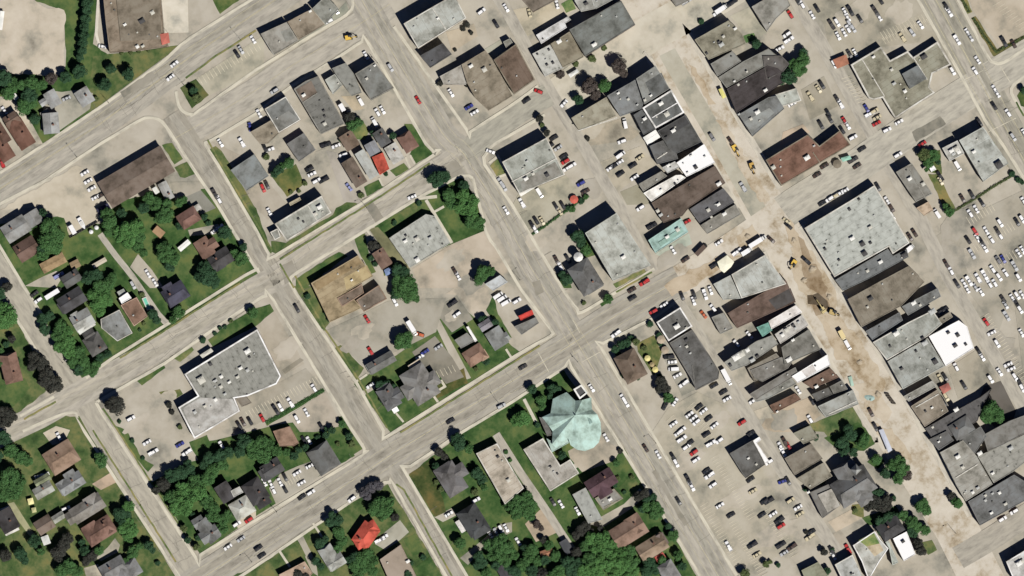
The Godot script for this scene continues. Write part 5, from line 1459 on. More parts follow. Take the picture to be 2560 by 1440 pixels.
	cars("in the crowded long row of the big right lot", 58, "k 1890 1400; w 1960 1390; w 2010 1370; k 2055 1350; w 2100 1340; k 2130 1280; w 2165 1310; k 2180 1270; w 2205 1290; w 2245 1250; g 2300 1160; b 2350 1150; w 2370 1190; w 2215 1400; w 2265 1390; w 2310 1330; w 2375 1290; w 2390 1315; s 2465 1220; w 2505 1335")
	cars("far right in the big right lot", 58, "k 2480 1070; w 2505 1090; w 2545 1060; w 2555 570; d 2550 540")
	cars("on the alley beside the big right lot", 60, "n 1780 1195; w 1830 1270; n 1815 1240")
	excavator("yellow wheel loader moving soil in construction street", 255, 1195, 120, 0.6)
	cars("on the dug-up street by the big stained roof", 40, "n 30 955; k 380 1165; t 185 770; k 205 820")

func west_low() -> void:
	at(0, 2)
	trees("at the left edge beside the lower lane crossing", "d 20 130 90; b 60 240 110; b 110 300 84; g 40 340 80; d -10 60 80")
	truck("long white trailer beside the dark house", 545, 48, 210, -32, "white", "white", "trailer")
	cars("in front of the long white trailer", -35, "w 385 122; d 345 60")
	house("dark charcoal house right of the long white trailer", 725, 120, 270, 170, -32, 5.4, [84, 84, 90], {"wings": [[640, 190, 120, 90, 58, 4.6]]})
	trees("right of the dark charcoal house", "g 940 70 70; b 1010 60 92; g 990 170 88; g 1070 130 74; b 1000 230 66; g 1060 30 60")
	house("pale grey house with bright wing among the trees", 830, 320, 210, 180, -30, 4.8, [172, 176, 170], {"wings": [[860, 380, 190, 90, -32, 4.2, 0.0, [208, 212, 204]], [770, 300, 120, 80, 58, 4.4]]})
	flat("house", "grey flat-roofed house with white trim on lower left street", 6.2, [146, 152, 152], [1012, 312, 1200, 216, 1332, 450, 1180, 532, 1020, 400], {"par": "trim", "cat": "house", "pw": 0.3})
	flat("house", "brown roof with pinkish edge beside the white-trimmed house", 5.6, [148, 118, 100], [1212, 172, 1372, 92, 1482, 282, 1345, 382], {"par": [206, 172, 150], "cat": "house", "pw": 0.3})
	flat("house", "white cap roof above the brown roof with pinkish edge", 5.0, "white", [1192, 102, 1280, 42, 1322, 100, 1222, 158], {"cat": "house", "pipes": false})
	flat("shed_building", "small grey-green shed above the white cap roof", 3.6, [176, 186, 178], [1172, 40, 1240, 5, 1265, 50, 1200, 85], {"pipes": false})
	var pool := thing("swimming_pool", "teal rectangular pool beside the brown roof", "pool", P(1465, 160))
	var ps := new_st()
	ring(ps, PL([1418, 105, 1462, 85, 1518, 205, 1472, 228]), 0.45, 0.05, 0.85)
	part(ps, "rim", mat("offwhite", "pave"), pool)
	ps = new_st()
	prism(ps, inset(PL([1418, 105, 1462, 85, 1518, 205, 1472, 228]), 0.4), 0.05, 0.7)
	part(ps, "water", mat([130, 214, 190], "glass"), pool)
	trees("beside the pool at the brown roof", "d 1535 265 56; d 1570 320 48; d 1510 250 36; o 1440 355 24; d 1400 420 20; o 1420 65 30")
	house("dark hip-roofed house behind street corner trees", 955, 560, 200, 180, 58, 5.0, [108, 107, 105], {"hip": 0.8, "wings": [[900, 470, 120, 100, -32, 4.6]]})
	trees("in the grove at the lower left street corner", "d 430 310 62; d 500 280 56; d 450 420 66; k 520 400 60; b 610 380 74; g 580 470 76; b 660 450 84; b 690 540 86; g 600 590 70; b 700 640 80; g 790 640 74; g 830 720 78; g 740 740 74; d 860 800 80; g 920 830 72; d 790 820 66; d 1000 700 52; d 1080 660 50; g 960 770 60")
	house("navy-black house below the lane's end", 1760, 60, 240, 190, -32, 5.6, [84, 84, 102], {"wings": [[1700, 20, 130, 110, 58, 5.4]], "hip": 0.3})
	trees("below the navy-black house", "d 1720 180 70; d 1770 160 56; g 1790 240 74; d 1740 270 50; g 1730 320 44")
	house("red-brown house at the left edge by dark trees", 115, 800, 300, 180, 76, 4.8, [146, 114, 100], {"hip": 0.3})
	trees("in the dark pair-row beside lower left lane", "k 350 690 76; d 330 780 64; k 420 760 80; k 480 860 88; k 440 930 74; k 540 940 90; k 580 980 64; k 510 1000 60")
	trees("by the red-brown house at left edge", "k 125 510 44; d 60 560 38; d 175 720 26; g 10 740 50; g 10 620 40")
	trees("at the left edge above the cross street", "k 40 1240 70; d 110 1270 74; k 70 1330 76; k 20 1340 64")
	lawn("lush", [-20, 980, 250, 900, 300, 1000, 130, 1190, -20, 1270], 0.05)
	trees("alone on the verge of the medical office lot", "k 1160 1170 106")
	trees("near the parking lot walk", "d 1195 1335 24; k 1690 1170 36; k 1720 1240 30; o 1800 1390 30")
	pave("parking_lot", "lot", [1000, 1110, 1380, 920, 1800, 680, 1960, 720, 1860, 860, 1980, 1080, 1790, 1190, 1940, 1440, 2080, 1700, 1850, 1750, 1420, 2000, 1200, 1560], 0.10)
	lawn("lush", [1370, 930, 1640, 770, 1655, 800, 1420, 975], 0.12)
	lawn("verge", [1730, 700, 1920, 590, 1940, 620, 1800, 740], 0.12)
	lawn("dry", [1590, 1040, 1800, 1010, 1830, 1060, 1660, 1150], 0.12)
	lawn("lush", [1000, 1120, 1060, 1080, 1250, 1250, 1340, 1440, 1220, 1440], 0.12)
	lawn("lush", [2080, 520, 2260, 380, 2420, 280, 2560, 200, 2700, 160, 2740, 230, 2560, 380, 2130, 590], 0.12)
	trees("on the verge above the big white-edged roof", "d 2480 210 70; g 2530 250 60; d 2030 520 36; d 2150 455 24; d 2200 400 26; o 2310 330 26; d 2250 390 24")
	flat("medical_building", "big gravel roof with bright white parapet and many vents", 6.2, [156, 156, 143], [1848, 860, 2578, 410, 2815, 880, 2770, 960, 2480, 1080, 2352, 1102, 2405, 1230, 1948, 1505, 1788, 1192, 1980, 1076], {"par": "white", "pw": 0.7, "k": "stain", "w": "brick", "seg": [[[196, 194, 187], [1830, 1200, 2010, 1095, 2330, 1110, 2385, 1222, 1955, 1478], 0.06]], "v": [[2480, 632, 60], [2020, 920, 70], [2160, 925, 36], [2218, 885, 34], [2380, 888, 36], [2480, 822, 34], [2298, 940, 34], [2215, 985, 34], [2255, 1058, 32], [2160, 1115, 34], [2055, 1178, 34], [1955, 1240, 34], [2410, 800, 40], [2110, 760, 34, "d"], [2500, 690, 26, "d"]]})
	awning("entrance_canopy", "white entrance canopy in the shade of big white-edged roof", "canopy", [2000, 670, 2110, 600, 2140, 635, 2030, 705], 3.4, "offwhite")
	flat("shed_building", "small dark rooftop-high shed at big white-edged roof's right", 4.4, [140, 132, 120], [2360, 1110, 2440, 1060, 2520, 1150, 2420, 1190], {"v": [[2470, 1060, 50, "d"]], "pipes": false})
	cars("in the lot left of the big white-edged roof", -32, "w 1310 1305; w 1345 1290")

func centre_low() -> void:
	at(1, 2)
	lawn("grass", [380, -20, 560, -20, 750, 320, 690, 400, 640, 420, 460, 120], 0.05)
	trees("on the strip beside the golden roof", "d 515 80 34; d 705 250 32; d 730 310 28")
	flat("office_building", "brown wing attached to the golden-tan roof", 5.4, [134, 118, 104], [812, 102, 1010, -10, 1060, -45, 1082, 50, 992, 110, 862, 188], {"par": "pinktan"})
	flat("office_building", "brown-grey square wing at right of golden-tan roof", 5.6, [136, 124, 112], [1002, 122, 1230, -30, 1312, 108, 1080, 240], {"par": "pinktan"})
	pave("parking_lot", [176, 170, 156], [690, 430, 1080, 250, 1320, 130, 1640, 110, 1900, 100, 1800, 440, 1400, 640, 1190, 700, 1060, 780, 850, 560], 0.10)
	cars("in the lot below the golden roof's brown wing", 60, "r 1110 310; w 1390 140; w 1415 110 -30; r 1145 630; d 1130 605")
	truck("white truck beside the lone green tree", 1560, 400, 170, 58, "white")
	cars("with an open trailer behind the white truck", 20, "o 1640 465")
	trees("below the golden roof beside its lot", "g 1440 30 84; g 1520 70 86; d 1400 60 60; g 1560 20 70; g 1600 110 46")
	trees("standing alone in the lot near the white truck", "d 1400 460 84; g 1480 530 92; g 1430 560 66; g 1520 480 60")
	house("dark grey long house with porch beside brown lot", 1255, 745, 290, 120, -30, 4.4, [124, 127, 124], {"porch": [1150, 800, 110, 80, 60, [150, 158, 150]]})
	lawn("grass", [790, 600, 850, 570, 1080, 800, 1000, 930, 960, 900], 0.12)
	path(1.1, [1000, 935, 1110, 865])
	house("large grey hip-roofed house with parking at its side", 1640, 960, 360, 270, 58, 5.0, [142, 140, 137], {"hip": 0.9, "wings": [[1740, 930, 190, 150, -32, 4.8, 0.8], [1560, 1010, 190, 160, -32, 4.8, 0.8]]})
	pave("parking_lot", [150, 144, 131], [1560, 640, 1790, 480, 1960, 690, 2080, 890, 1900, 960, 1820, 860, 1650, 770], 0.10)
	stalls(1800, 830, 1960, 770, 4, 3.8, 62)
	lawn([112, 104, 60], [1820, 960, 2080, 800, 2120, 950, 1800, 1110], 0.12)
	path(1.2, [1760, 1060, 1890, 985, 1850, 920])
	path(1.2, [1770, 1070, 1820, 1140])
	flat("shed_building", "narrow cream carport in the hip-roofed house's yard", 3.0, "cream", [1518, 778, 1638, 700, 1650, 735, 1535, 808], {"pipes": false})
	cars("behind the large grey hip-roofed house", -32, "w 1640 690; k 1620 660; b 1690 640; l 1735 660; s 1825 590; k 1800 560")
	house("dark grey cross-gabled house at the lower crossing", 1330, 1090, 240, 170, 58, 5.4, [112, 114, 118], {"wings": [[1370, 1090, 200, 130, -32, 5.2], [1290, 1030, 130, 120, -32, 5.0, 0.6]], "hip": 0.4, "porch": [1395, 1220, 60, 50, -32, "white"]})
	trees("around the cross-gabled house", "d 1240 970 50; d 1300 965 50; d 1370 990 44; d 1260 1120 34; d 1290 1010 30")
	path(1.0, [1400, 1250, 1475, 1340])
	cars("in the drive of the cross-gabled house", -32, "w 1145 975; k 1155 960")
	pave("driveway", "lot", [1050, 1040, 1180, 960, 1200, 1000, 1090, 1070])
	house("small pinkish-brown house beside the narrow lane", 2190, 670, 210, 170, -32, 4.8, [158, 126, 108], {"hip": 0.6, "wings": [[2275, 670, 100, 80, 58, 4.6, 0.0, [216, 180, 154]]]})
	flat("garage_building", "grey garage with white edge wall above pinkish house", 4.2, [142, 142, 134], [1985, 520, 2110, 445, 2190, 530, 2050, 605], {"pipes": false})
	flat("garage_building", "narrow white roofed porch beside the grey garage", 3.6, "white", [2100, 390, 2125, 378, 2215, 525, 2190, 540], {"pipes": false})
	house("blue-grey gabled house right of the pinkish house", 2410, 500, 200, 170, 58, 5.0, [150, 156, 156], {"wings": [[2480, 500, 110, 90, -32, 4.2]]})
	house("lilac-grey small roof above the blue-grey gabled house", 2295, 370, 130, 90, -32, 5.4, [150, 146, 160], {"ch": false})
	trees("around the lilac-grey roof", "d 2260 320 44; d 2290 310 40; d 2390 350 44; d 2300 730 44; o 2200 810 28; d 2350 400 30")
	lawn("lush", [2230, 740, 2500, 600, 2560, 660, 2560, 720, 2330, 830], 0.12)
	path(1.1, [2500, 610, 2550, 690])
	pave("driveway", "lot", [1700, 180, 1780, 210, 2150, 900, 2060, 930])
	pave("parking_lot", [162, 157, 144], [1765, 210, 2010, 75, 2170, 310, 1960, 445], 0.105)
	pave("turning_circle", [204, 191, 172], [1900, 60, 2060, -60, 2220, -60, 2320, 20, 2345, 110, 2300, 220, 2190, 290, 2100, 180, 2020, 70], 0.11)
	cars("in the grey court beside the turning circle", -32, "k 1965 155; w 2010 265; w 2040 240")
	flat("garage_building", "pale blue roof on the avenue beside parked white vans", 4.4, [196, 206, 212], [2290, -40, 2440, -130, 2520, -60, 2370, 30], {"pipes": false})
	cars("side by side below the pale blue roof", -32, "wv 2420 75; wv 2460 105; wv 2500 145; k 2480 185; w 2610 130")
	lawn("lush", [2300, 220, 2350, 120, 2380, 60, 2420, 260, 2560, 500, 2500, 480], 0.12)
	cars("on the left avenue below the middle crossing", 60, "k 410 205")
	pave("parking_lot", [186, 176, 159], [-60, 60, 60, 200, 180, 230, 420, 640, 480, 760, 280, 870, 170, 730, 60, 480], 0.10)
	sheet("asphalt_patch", [158, 150, 134], "pave", 0.13, PL([260, 820, 440, 700, 480, 720, 290, 860]))
	pave("parking_lot", [178, 171, 156], [-350, 1190, -240, 980, 240, 940, 500, 800, 680, 1010, 260, 1250, -80, 1400, -200, 1440], 0.10)
	pave("parking_lot", [190, 179, 163], [320, 1280, 680, 1040, 820, 1280, 850, 1380, 600, 1440, 440, 1440], 0.10)
	stalls(-60, 1310, 640, 960, 22, 4.4, -122)
	cars("in the front row right of the big white-edged roof", 60, "w 580 1000; k 200 1220; w 245 1190; k 300 1160; w 345 1145; k 330 1110; w 270 1180; r 62 1300; n -130 1340; k -60 1330; k -170 1370")
	cars("in the second lot behind the dividing grass strip", 60, "w 410 1310; k 390 1285; w 505 1245; w 490 1225; k 660 1395")
	hedge("low hedge on the grass strip between two small lots", "g", 2.2, 0.8, [100, 1350, 300, 1235, 500, 1120, 680, 1020])
	lawn("lush", [90, 1340, 290, 1215, 670, 1000, 690, 1030, 310, 1265, 110, 1380], 0.12)
	trees("at the lower crossing's left lot corner", "d 760 1420 44; d 700 1410 30; g 860 1360 40")
	cars("on the wide lower street left of its crossing", -30, "k 1945 1330; s 2455 1180")

func church_low() -> void:
	at(2, 2)
	flat("garage_building", "small grey roof of the corner kiosk with red front", 4.0, [138, 138, 132], [22, 385, 238, 290, 270, 350, 95, 470], {"pipes": false})
	flat("garage_building", "bright red roof strip of the corner kiosk", 4.8, [228, 74, 64], [62, 280, 200, 216, 218, 262, 88, 325], {"pipes": false, "pw": 0.25})
	cars("above the red kiosk roof", -32, "w 45 130; k 25 150")
	# church: slopes fall from a high crossing to the eaves
	var ch := thing("church", "large mint-green copper-roofed church with rounded end", "church", P(630, 1265))
	var ev := [[300, 1290, 5.5], [385, 1250, 6.2], [408, 1108, 5.5], [470, 1075, 8.6], [545, 1040, 5.5], [632, 1125, 7.4], [700, 1118, 8.8], [792, 1092, 5.5], [798, 1210, 7.2], [850, 1260, 8.4], [884, 1340, 5.5], [892, 1450, 5.5], [868, 1540, 5.5], [815, 1595, 5.5], [730, 1628, 5.5], [650, 1615, 5.5], [585, 1570, 5.5], [560, 1500, 7.0], [440, 1600, 5.5], [400, 1560, 6.6], [405, 1430, 5.5], [370, 1380, 7.0]]
	var ap := v3(P(630, 1265), 12.5)
	var rs := new_st()
	var ws := new_st()
	var ep := PackedVector2Array()
	for q in ev:
		ep.append(P(q[0], q[1]))
	for i in ev.size():
		var j := (i + 1) % ev.size()
		tri(rs, ap, v3(ep[i], ev[i][2]), v3(ep[j], ev[j][2]), Vector3.UP)
		var n := (ep[j] - ep[i]).orthogonal() * signf(area2(ep))
		quad(rs, v3(ep[i], ev[i][2]), v3(ep[j], ev[j][2]), v3(ep[j], ev[j][2] - 0.3), v3(ep[i], ev[i][2] - 0.3), Vector3(n.x, 0, n.y))
	part(rs, "roof", mat([182, 214, 206], "roof"), ch)
	var ip := inset(ep, 0.4)
	for i in ev.size():
		var j := (i + 1) % ev.size()
		var n := (ip[j] - ip[i]).orthogonal() * signf(area2(ep))
		quad(ws, v3(ip[i], -0.3), v3(ip[j], -0.3), v3(ip[j], ev[j][2] - 0.2), v3(ip[i], ev[i][2] - 0.2), Vector3(n.x, 0, n.y))
	part(ws, "wall", mat("wall", "pave"), ch)
	ws = new_st()
	gable(ws, rs, P(760, 1290), 3, 2.2, deg_to_rad(60), 8.6, 0.8, 0.0, Vector2.ZERO)
	var ds := new_st()
	gable(new_st(), ds, P(765, 1310), 4.6, 2.2, deg_to_rad(62), 8.4, 1.0, 0.0, Vector2.ZERO)
	part(ds, "dormer", mat([152, 184, 178], "roof"), ch)
	ds = new_st()
	lathe(ds, v3(P(630, 1265), 12.3), [[0.35, 0], [0.3, 1.2], [0.02, 2.6]], 8)
	part(ds, "finial", mat([152, 184, 178], "roof"), ch)
	var tp := PL([615, 1010, 690, 965, 752, 1045, 675, 1105])
	ds = new_st()
	prism(ds, tp, -0.3, 14.6)
	part(ds, "tower", mat("wall", "pave"), ch)
	ds = new_st()
	ring(ds, inset(tp, -0.15), 0.8, 14.5, 15.6)
	part(ds, "tower_parapet", mat("white", "pave"), ch)
	ds = new_st()
	prism(ds, inset(tp, 0.6), 14.55, 14.8)
	part(ds, "tower_roof", mat("char", "roof"), ch)
	flat("church_hall", "dark connecting roof between church and its tan annex", 4.6, [120, 118, 112], [270, 1290, 310, 1295, 372, 1390, 405, 1470, 350, 1480], {"pipes": false})
	trees("at the church's street corner", "d 200 1010 52; d 250 1060 60; g 290 1120 56; d 400 1000 56; d 450 1020 52; g 300 1180 44; d 380 1080 40")
	lawn("lush", [120, 1110, 450, 900, 560, 960, 480, 1060, 320, 1240, 240, 1240], 0.12)
	trees("left of the church behind the path", "d 60 1210 76; b 110 1300 80; g 50 1320 70; d 250 1370 34")
	path(1.6, [120, 1110, 260, 1380])
	trees("by the corner of grey hip-roofed house", "d 900 60 62; g 960 110 56; o 720 150 26")
	lawn("lush", [860, 130, 980, 80, 1010, 150, 900, 190], 0.12)
	flat("shop_building", "dark roof with white parapet beside the alley crossing", 7.6, [120, 120, 117], [1440, 342, 1680, 190, 1802, 382, 1562, 532], {"par": "white", "pw": 0.7, "v": [[1645, 385, 60], [1740, 400, 26]]})
	flat("shop_building", "long dark grey roof below the white-parapet roof", 5.6, [112, 112, 110], [1572, 548, 1800, 412, 1985, 690, 2072, 832, 2062, 908, 1842, 1022, 1790, 910], {"v": [[1745, 520, 40, "d"], [1745, 585, 26], [1780, 650, 24]], "ln": [[1800, 770, 1832, 1018]], "par": [128, 126, 120]})
	house("brown hip-roofed house with yellow parasols beside it", 1185, 780, 300, 230, 62, 5.6, [126, 110, 96], {"hip": 0.7, "wings": [[1250, 820, 130, 110, -32, 4.2, 0.0, "tan"]], "ch": true})
	trees("above the brown hip-roofed house", "d 1030 610 44; d 1090 570 50; d 1150 550 46; d 1190 500 36; d 1060 660 34; o 1240 540 40; o 1320 600 34; d 1380 360 36")
	lawn("dry", [1250, 560, 1420, 470, 1500, 640, 1420, 880, 1340, 760, 1260, 640], 0.12)
	parasol("upper bright yellow parasol beside brown hip-roofed house", 1355, 702, 1.6, [250, 238, 150])
	parasol("lower bright yellow parasol beside brown hip-roofed house", 1432, 815, 1.6, [248, 232, 140])
	parasol("brownish parasol between the two yellow parasols", 1400, 765, 1.3, [190, 168, 120])
	parasol("large cream parasol near the long dark grey roof, upper", 1490, 515, 2.2, [196, 178, 156])
	parasol("large cream parasol near the long dark grey roof, lower", 1530, 620, 2.0, [190, 172, 150])
	trees("beside the parasols", "d 1470 470 34; d 1480 560 26; d 1475 880 30; d 1110 870 30; d 1260 900 26")
	pave("driveway", [168, 164, 151], [1410, 420, 1560, 560, 1660, 740, 1830, 1020, 1700, 1080, 1560, 800])
	cars("in a line beside the long dark grey roof", -5, "w 1605 740; wv 1615 810; w 1655 875 -30; w 1718 958 -35; k 1570 690; k 1640 850")
	trees("in the yard below the brown hip-roofed house", "k 1490 930 66; k 1530 1000 60; g 1560 1090 62; d 1470 1010 46")
	cars("near the small tree atop the large lot", -60, "k 1530 1180; w 1630 1140; k 1600 1170")
	cars("on the street by the white-parapet roof", -32, "w 1040 460; k 1205 100; r 1415 235; w 1520 170; k 1240 75; n 1200 20")
	cars("on the avenue below the large crossing", 58, "w 795 1000; w 1110 1100; w 1140 1150; d 110 790 -32")
	cars("in the dusty yard above the grey square roof", 70, "w 1815 130; k 1820 70; w 1930 65; k 1905 30; w 1985 25; k 1700 80")
	flat("garage_building", "grey square roof left of the brown shop roof", 4.8, [154, 152, 140], [1992, 292, 2118, 242, 2210, 402, 2082, 462])
	cars("beside the grey square roof", 50, "k 1975 195; w 2010 200; o 1915 265; w 2375 470; k 2350 450; w 2245 555; k 2220 540")
	flat("shop_building", "long brown shop roof on left of construction street", 6.2, [122, 102, 92], [2150, 252, 2660, -45, 2735, -80, 2835, 140, 2700, 200, 2248, 402], {"seg": [[[92, 86, 84], [2560, 120, 2780, 0, 2830, 120, 2640, 220], 0.06]]})
	flat("shop_building", "mint-green small roof in the cluttered block", 5.4, "teal", [2442, 392, 2562, 342, 2602, 420, 2502, 490], {"pipes": false})
	flat("shop_building", "cluttered pale roof full of equipment left part", 7.0, [160, 160, 148], [2115, 742, 2440, 530, 2600, 470, 2660, 560, 2350, 770, 2195, 830], {"k": "stain", "v": [[2240, 690, 80], [2290, 660, 60], [2400, 720, 50], [2350, 620, 40], [2450, 680, 36, "d"], [2180, 770, 30, "d"]]})
	flat("shop_building", "dark grey yard roof below the cluttered pale roof", 4.6, [144, 138, 126], [2350, 800, 2640, 650, 2740, 780, 2420, 940])
	truck("white box truck on the alley by long dark roof", 2145, 890, 180, 62, "white")
	cars("along the alley below the white box truck", -32, "k 2020 975; k 2115 1040; w 2150 1110; r 2300 1345; w 2410 1130")
	flat("shop_building", "long dark shop roof with bright vents below cluttered block", 5.4, [140, 136, 126], [2370, 1060, 2700, 860, 2830, 790, 2860, 860, 2480, 1090, 2440, 1120])
	# large public lot beside the avenue
	pave("parking_lot", [191, 183, 165], [1560, 1200, 1850, 1040, 2120, 1160, 2560, 1900, 2850, 2560, 2300, 2900, 2150, 2700, 1400, 1440], 0.10)
	cars("in the left column at top of the large lot", -38, "w 1615 1360; k 1635 1330; k 1650 1385; w 1700 1420; w 1655 1410; d 1720 1440")
	cars("in the middle column at top of the large lot", -38, "w 1775 1265; k 1795 1235; w 1815 1300; k 1830 1275; w 1845 1340; k 1855 1320; r 1865 1385; k 1890 1360; k 1870 1190; k 1900 1180; w 1915 1230; k 1925 1205")
	cars("in the right column at top of the large lot", -38, "k 1965 1305; k 1990 1290; k 1990 1345; k 2015 1330; w 2025 1375; k 2040 1365")
	stalls(1540, 1330, 1760, 1690, 13, 4.8, -38)
	stalls(1750, 1200, 1960, 1560, 13, 4.8, -38)
	pave("yard", "cream", [2420, 1230, 2560, 1180, 2600, 1300, 2470, 1310])

func east_low() -> void:
	at(3, 2)
	flat("shop_building", "pinkish-white roof facing the dug-up street", 6.4, [240, 232, 226], [0, 330, 275, 168, 340, 242, 30, 412])
	flat("shop_building", "cluttered whitish roof with many vents facing dug-up street", 6.8, [200, 194, 184], [62, 462, 335, 268, 402, 372, 120, 560], {"k": "stain", "v": [[245, 370, 34, "d"], [180, 420, 40], [300, 340, 30], [140, 470, 36], [210, 390, 30], [270, 400, 26]]})
	flat("shop_building", "plain grey-olive roof below the cluttered whitish roof", 5.6, [140, 139, 128], [130, 592, 405, 410, 522, 612, 162, 768], {"v": [[245, 520, 34]]})
	flat("shop_building", "dark shop strip left of the grey-olive roof", 5.0, [140, 136, 126], [-180, 820, 130, 690, 240, 740, 200, 800, -60, 940, -140, 900], {"v": [[205, 715, 60]]})
	flat("shop_building", "bright white roof strip facing the dug-up street", 6.0, "white", [232, 882, 590, 662, 622, 772, 292, 950], {"seg": [[[226, 218, 214], [330, 830, 440, 760, 480, 830, 380, 890], 0.05]]})
	flat("shop_building", "grey roof extending behind the white roof strip", 5.2, [160, 162, 152], [-170, 1080, 226, 888, 284, 955, -10, 1110, -120, 1140])
	flat("shop_building", "brown shop roof under the white roof strip", 5.4, [130, 106, 92], [345, 945, 618, 800, 705, 892, 440, 1005], {"v": [[480, 985, 40], [540, 915, 24]]})
	flat("shop_building", "low brown rear roof beside the tan yard", 4.4, [132, 104, 88], [12, 1172, 265, 1052, 332, 1112, 62, 1252], {"v": [[90, 1235, 24]]})
	cars("in the small court behind brown shop roof", 60, "w 300 1020; w 310 1060; k 440 1130; w 420 1310; t 440 1285")
	flat("shop_building", "dark small roof between brown roof and pale corner roof", 5.0, [108, 107, 102], [430, 1062, 600, 992, 645, 1062, 482, 1132])
	flat("shop_building", "two-tone grey roof right of the dark small roof", 5.6, [140, 138, 128], [610, 985, 735, 920, 795, 1010, 650, 1060])
	flat("shop_building", "pale grey roof at end of the left shop row", 6.0, [170, 174, 164], [492, 1182, 845, 1015, 905, 1160, 572, 1292], {"ln": [[600, 1260, 880, 1130]]})
	pave("yard", [200, 182, 158], [0, 1270, 400, 1095, 530, 1270, 290, 1440, 60, 1440, -80, 1400], 0.11)
	lawn([120, 128, 92], [280, 1420, 620, 1280, 880, 1180, 940, 1360, 1000, 1520, 640, 1560, 560, 1440], 0.12)
	flat("shop_building", "wide brown-grey roof right of the dug-up street", 6.2, [144, 136, 121], [790, 112, 1120, -70, 1400, -220, 1560, -60, 1325, 182, 930, 392], {"v": [[1020, 105, 50, "d"], [990, 190, 24]]})
	flat("shop_building", "slate strip roof above the large pale twin roofs", 5.2, [126, 132, 136], [968, 432, 1310, 240, 1345, 322, 1040, 520])
	flat("shop_building", "blue-grey roof behind slate strip with white van", 5.6, [136, 142, 142], [1330, 185, 1690, 0, 1725, 85, 1395, 275], {"v": [[1450, 150, 50], [1515, 170, 26]]})
	cars("on the deck behind wide brown-grey roof", -32, "wv 1350 115; k 1755 225")
	flat("shop_building", "upper of two large pale green-grey roofs", 6.4, [172, 179, 168], [1040, 542, 1400, 340, 1640, 222, 1735, 360, 1592, 482, 1182, 722], {"par": "trim", "v": [[1275, 455, 60], [1215, 580, 24, "d"], [1635, 235, 70]]})
	flat("shop_building", "lower of two large pale green-grey roofs", 6.4, [170, 178, 170], [1188, 732, 1590, 496, 1762, 782, 1342, 1012], {"par": [180, 184, 172], "v": [[1330, 805, 34, "d"], [1475, 630, 24, "d"], [1560, 550, 60], [1665, 735, 50, "d"], [1540, 500, 34, "d"]]})
	flat("shop_building", "brilliant white square roof with dark vents at right", 7.0, "white", [1600, 482, 1900, 322, 1985, 385, 2052, 602, 1770, 782], {"v": [[1795, 445, 34, "d"], [1890, 470, 36, "d"], [1865, 575, 44, "d"], [1970, 562, 26, "d"]], "pipes": false})
	flat("shed_building", "grey shed above the brilliant white square roof", 4.0, [160, 154, 140], [1660, 330, 1815, 235, 1845, 290, 1700, 380])
	pave("yard", [180, 172, 155], [1800, 800, 2080, 620, 2300, 960, 2140, 1010, 1900, 1110])
	flat("shop_building", "narrow pale roof below the two large pale roofs", 4.8, [178, 178, 166], [1350, 1082, 1640, 922, 1682, 982, 1402, 1135])
	flat("shop_building", "tan ribbed roof beside the red tent", 5.0, [158, 148, 133], [1422, 1182, 1690, 1012, 1800, 1230, 1562, 1388], {"v": [[1635, 1195, 26], [1570, 1230, 22, "d"]], "ln": [[1470, 1190, 1700, 1060]]})
	awning("tent", "faded red tent in the yard at right", "tent", [1710, 990, 1800, 945, 1830, 1010, 1750, 1060], 3.0, [214, 124, 112])
	cars("around the faded red tent", 60, "t 1720 900; k 1770 890; k 1755 1140; t 1780 1090; k 1960 975; n 1990 1005; w 1880 790; k 1870 770")
	pave("yard", [112, 106, 100], [2160, 980, 2330, 930, 2480, 1230, 2440, 1360, 2260, 1390, 2100, 1150])
	flat("shop_building", "dark charcoal complex around the large green tree", 5.2, [104, 101, 101], [1565, 1402, 1910, 1205, 2120, 1090, 2235, 1000, 2140, 1180, 2090, 1330, 1900, 1440, 1680, 1560], {"v": [[1875, 1215, 50], [1640, 1390, 24]], "k": "stain"})
	house("grey hipped roof inside the charcoal complex", 1930, 1395, 220, 170, -32, 6.4, [120, 122, 122], {"hip": 0.9, "ch": true})
	trees("rising from the charcoal complex", "d 2150 1120 86; d 2240 1100 84; g 2220 1220 100; g 2290 1270 80; g 2180 1290 72; d 2140 1200 60")
	cars("in the lane right of the large green tree", -30, "w 2440 1355; w 2460 1340")
	cars("in the left column of the lower right lot", 58, "r 2180 340; r 2195 385; w 2235 450 -25; w 2290 555; w 2310 590; k 2320 570; k 2105 630; k 2125 665; w 2140 690; d 2290 800; w 2315 840; k 2200 870; w 2225 910; w 2400 765 -25; w 2430 810 -25; k 2460 860; w 2470 890; k 2505 930")
	cars("at the right edge of the lower right lot", 58, "d 2350 110; s 2375 170; s 2385 280; k 2495 170; w 2520 215; w 2445 100; w 2490 75; w 2540 65; w 2535 450; k 2520 950; w 2540 1000; s 2480 30")
	cars("at the top of the lower right lot", 58, "w 2130 40; w 2170 15; w 1990 10; s 2075 -5; s 2040 -20")
	stalls(2130, 300, 2560, 1000, 24, 4.6, -32)
	excavator("large excavator digging in the dug-up street", 545, 215, -125, 1.25, [214, 196, 140])
	excavator("second excavator right of the digging excavator", 650, 245, 20, 0.6, [196, 172, 110])
	truck("cream dump truck on the dug-up street", 742, 475, 120, 62, [236, 216, 160], [240, 228, 190])
	cars("behind the cream dump truck", 62, "wv 795 570")
	var tarp := thing("tarpaulin_heap", "turquoise tarpaulin heap lying on the dug-up street", "tarpaulin", P(1010, 1095))
	var st := new_st()
	var rr := []
	for k in 16:
		rr.append(rng.randf_range(0.55, 1.15))
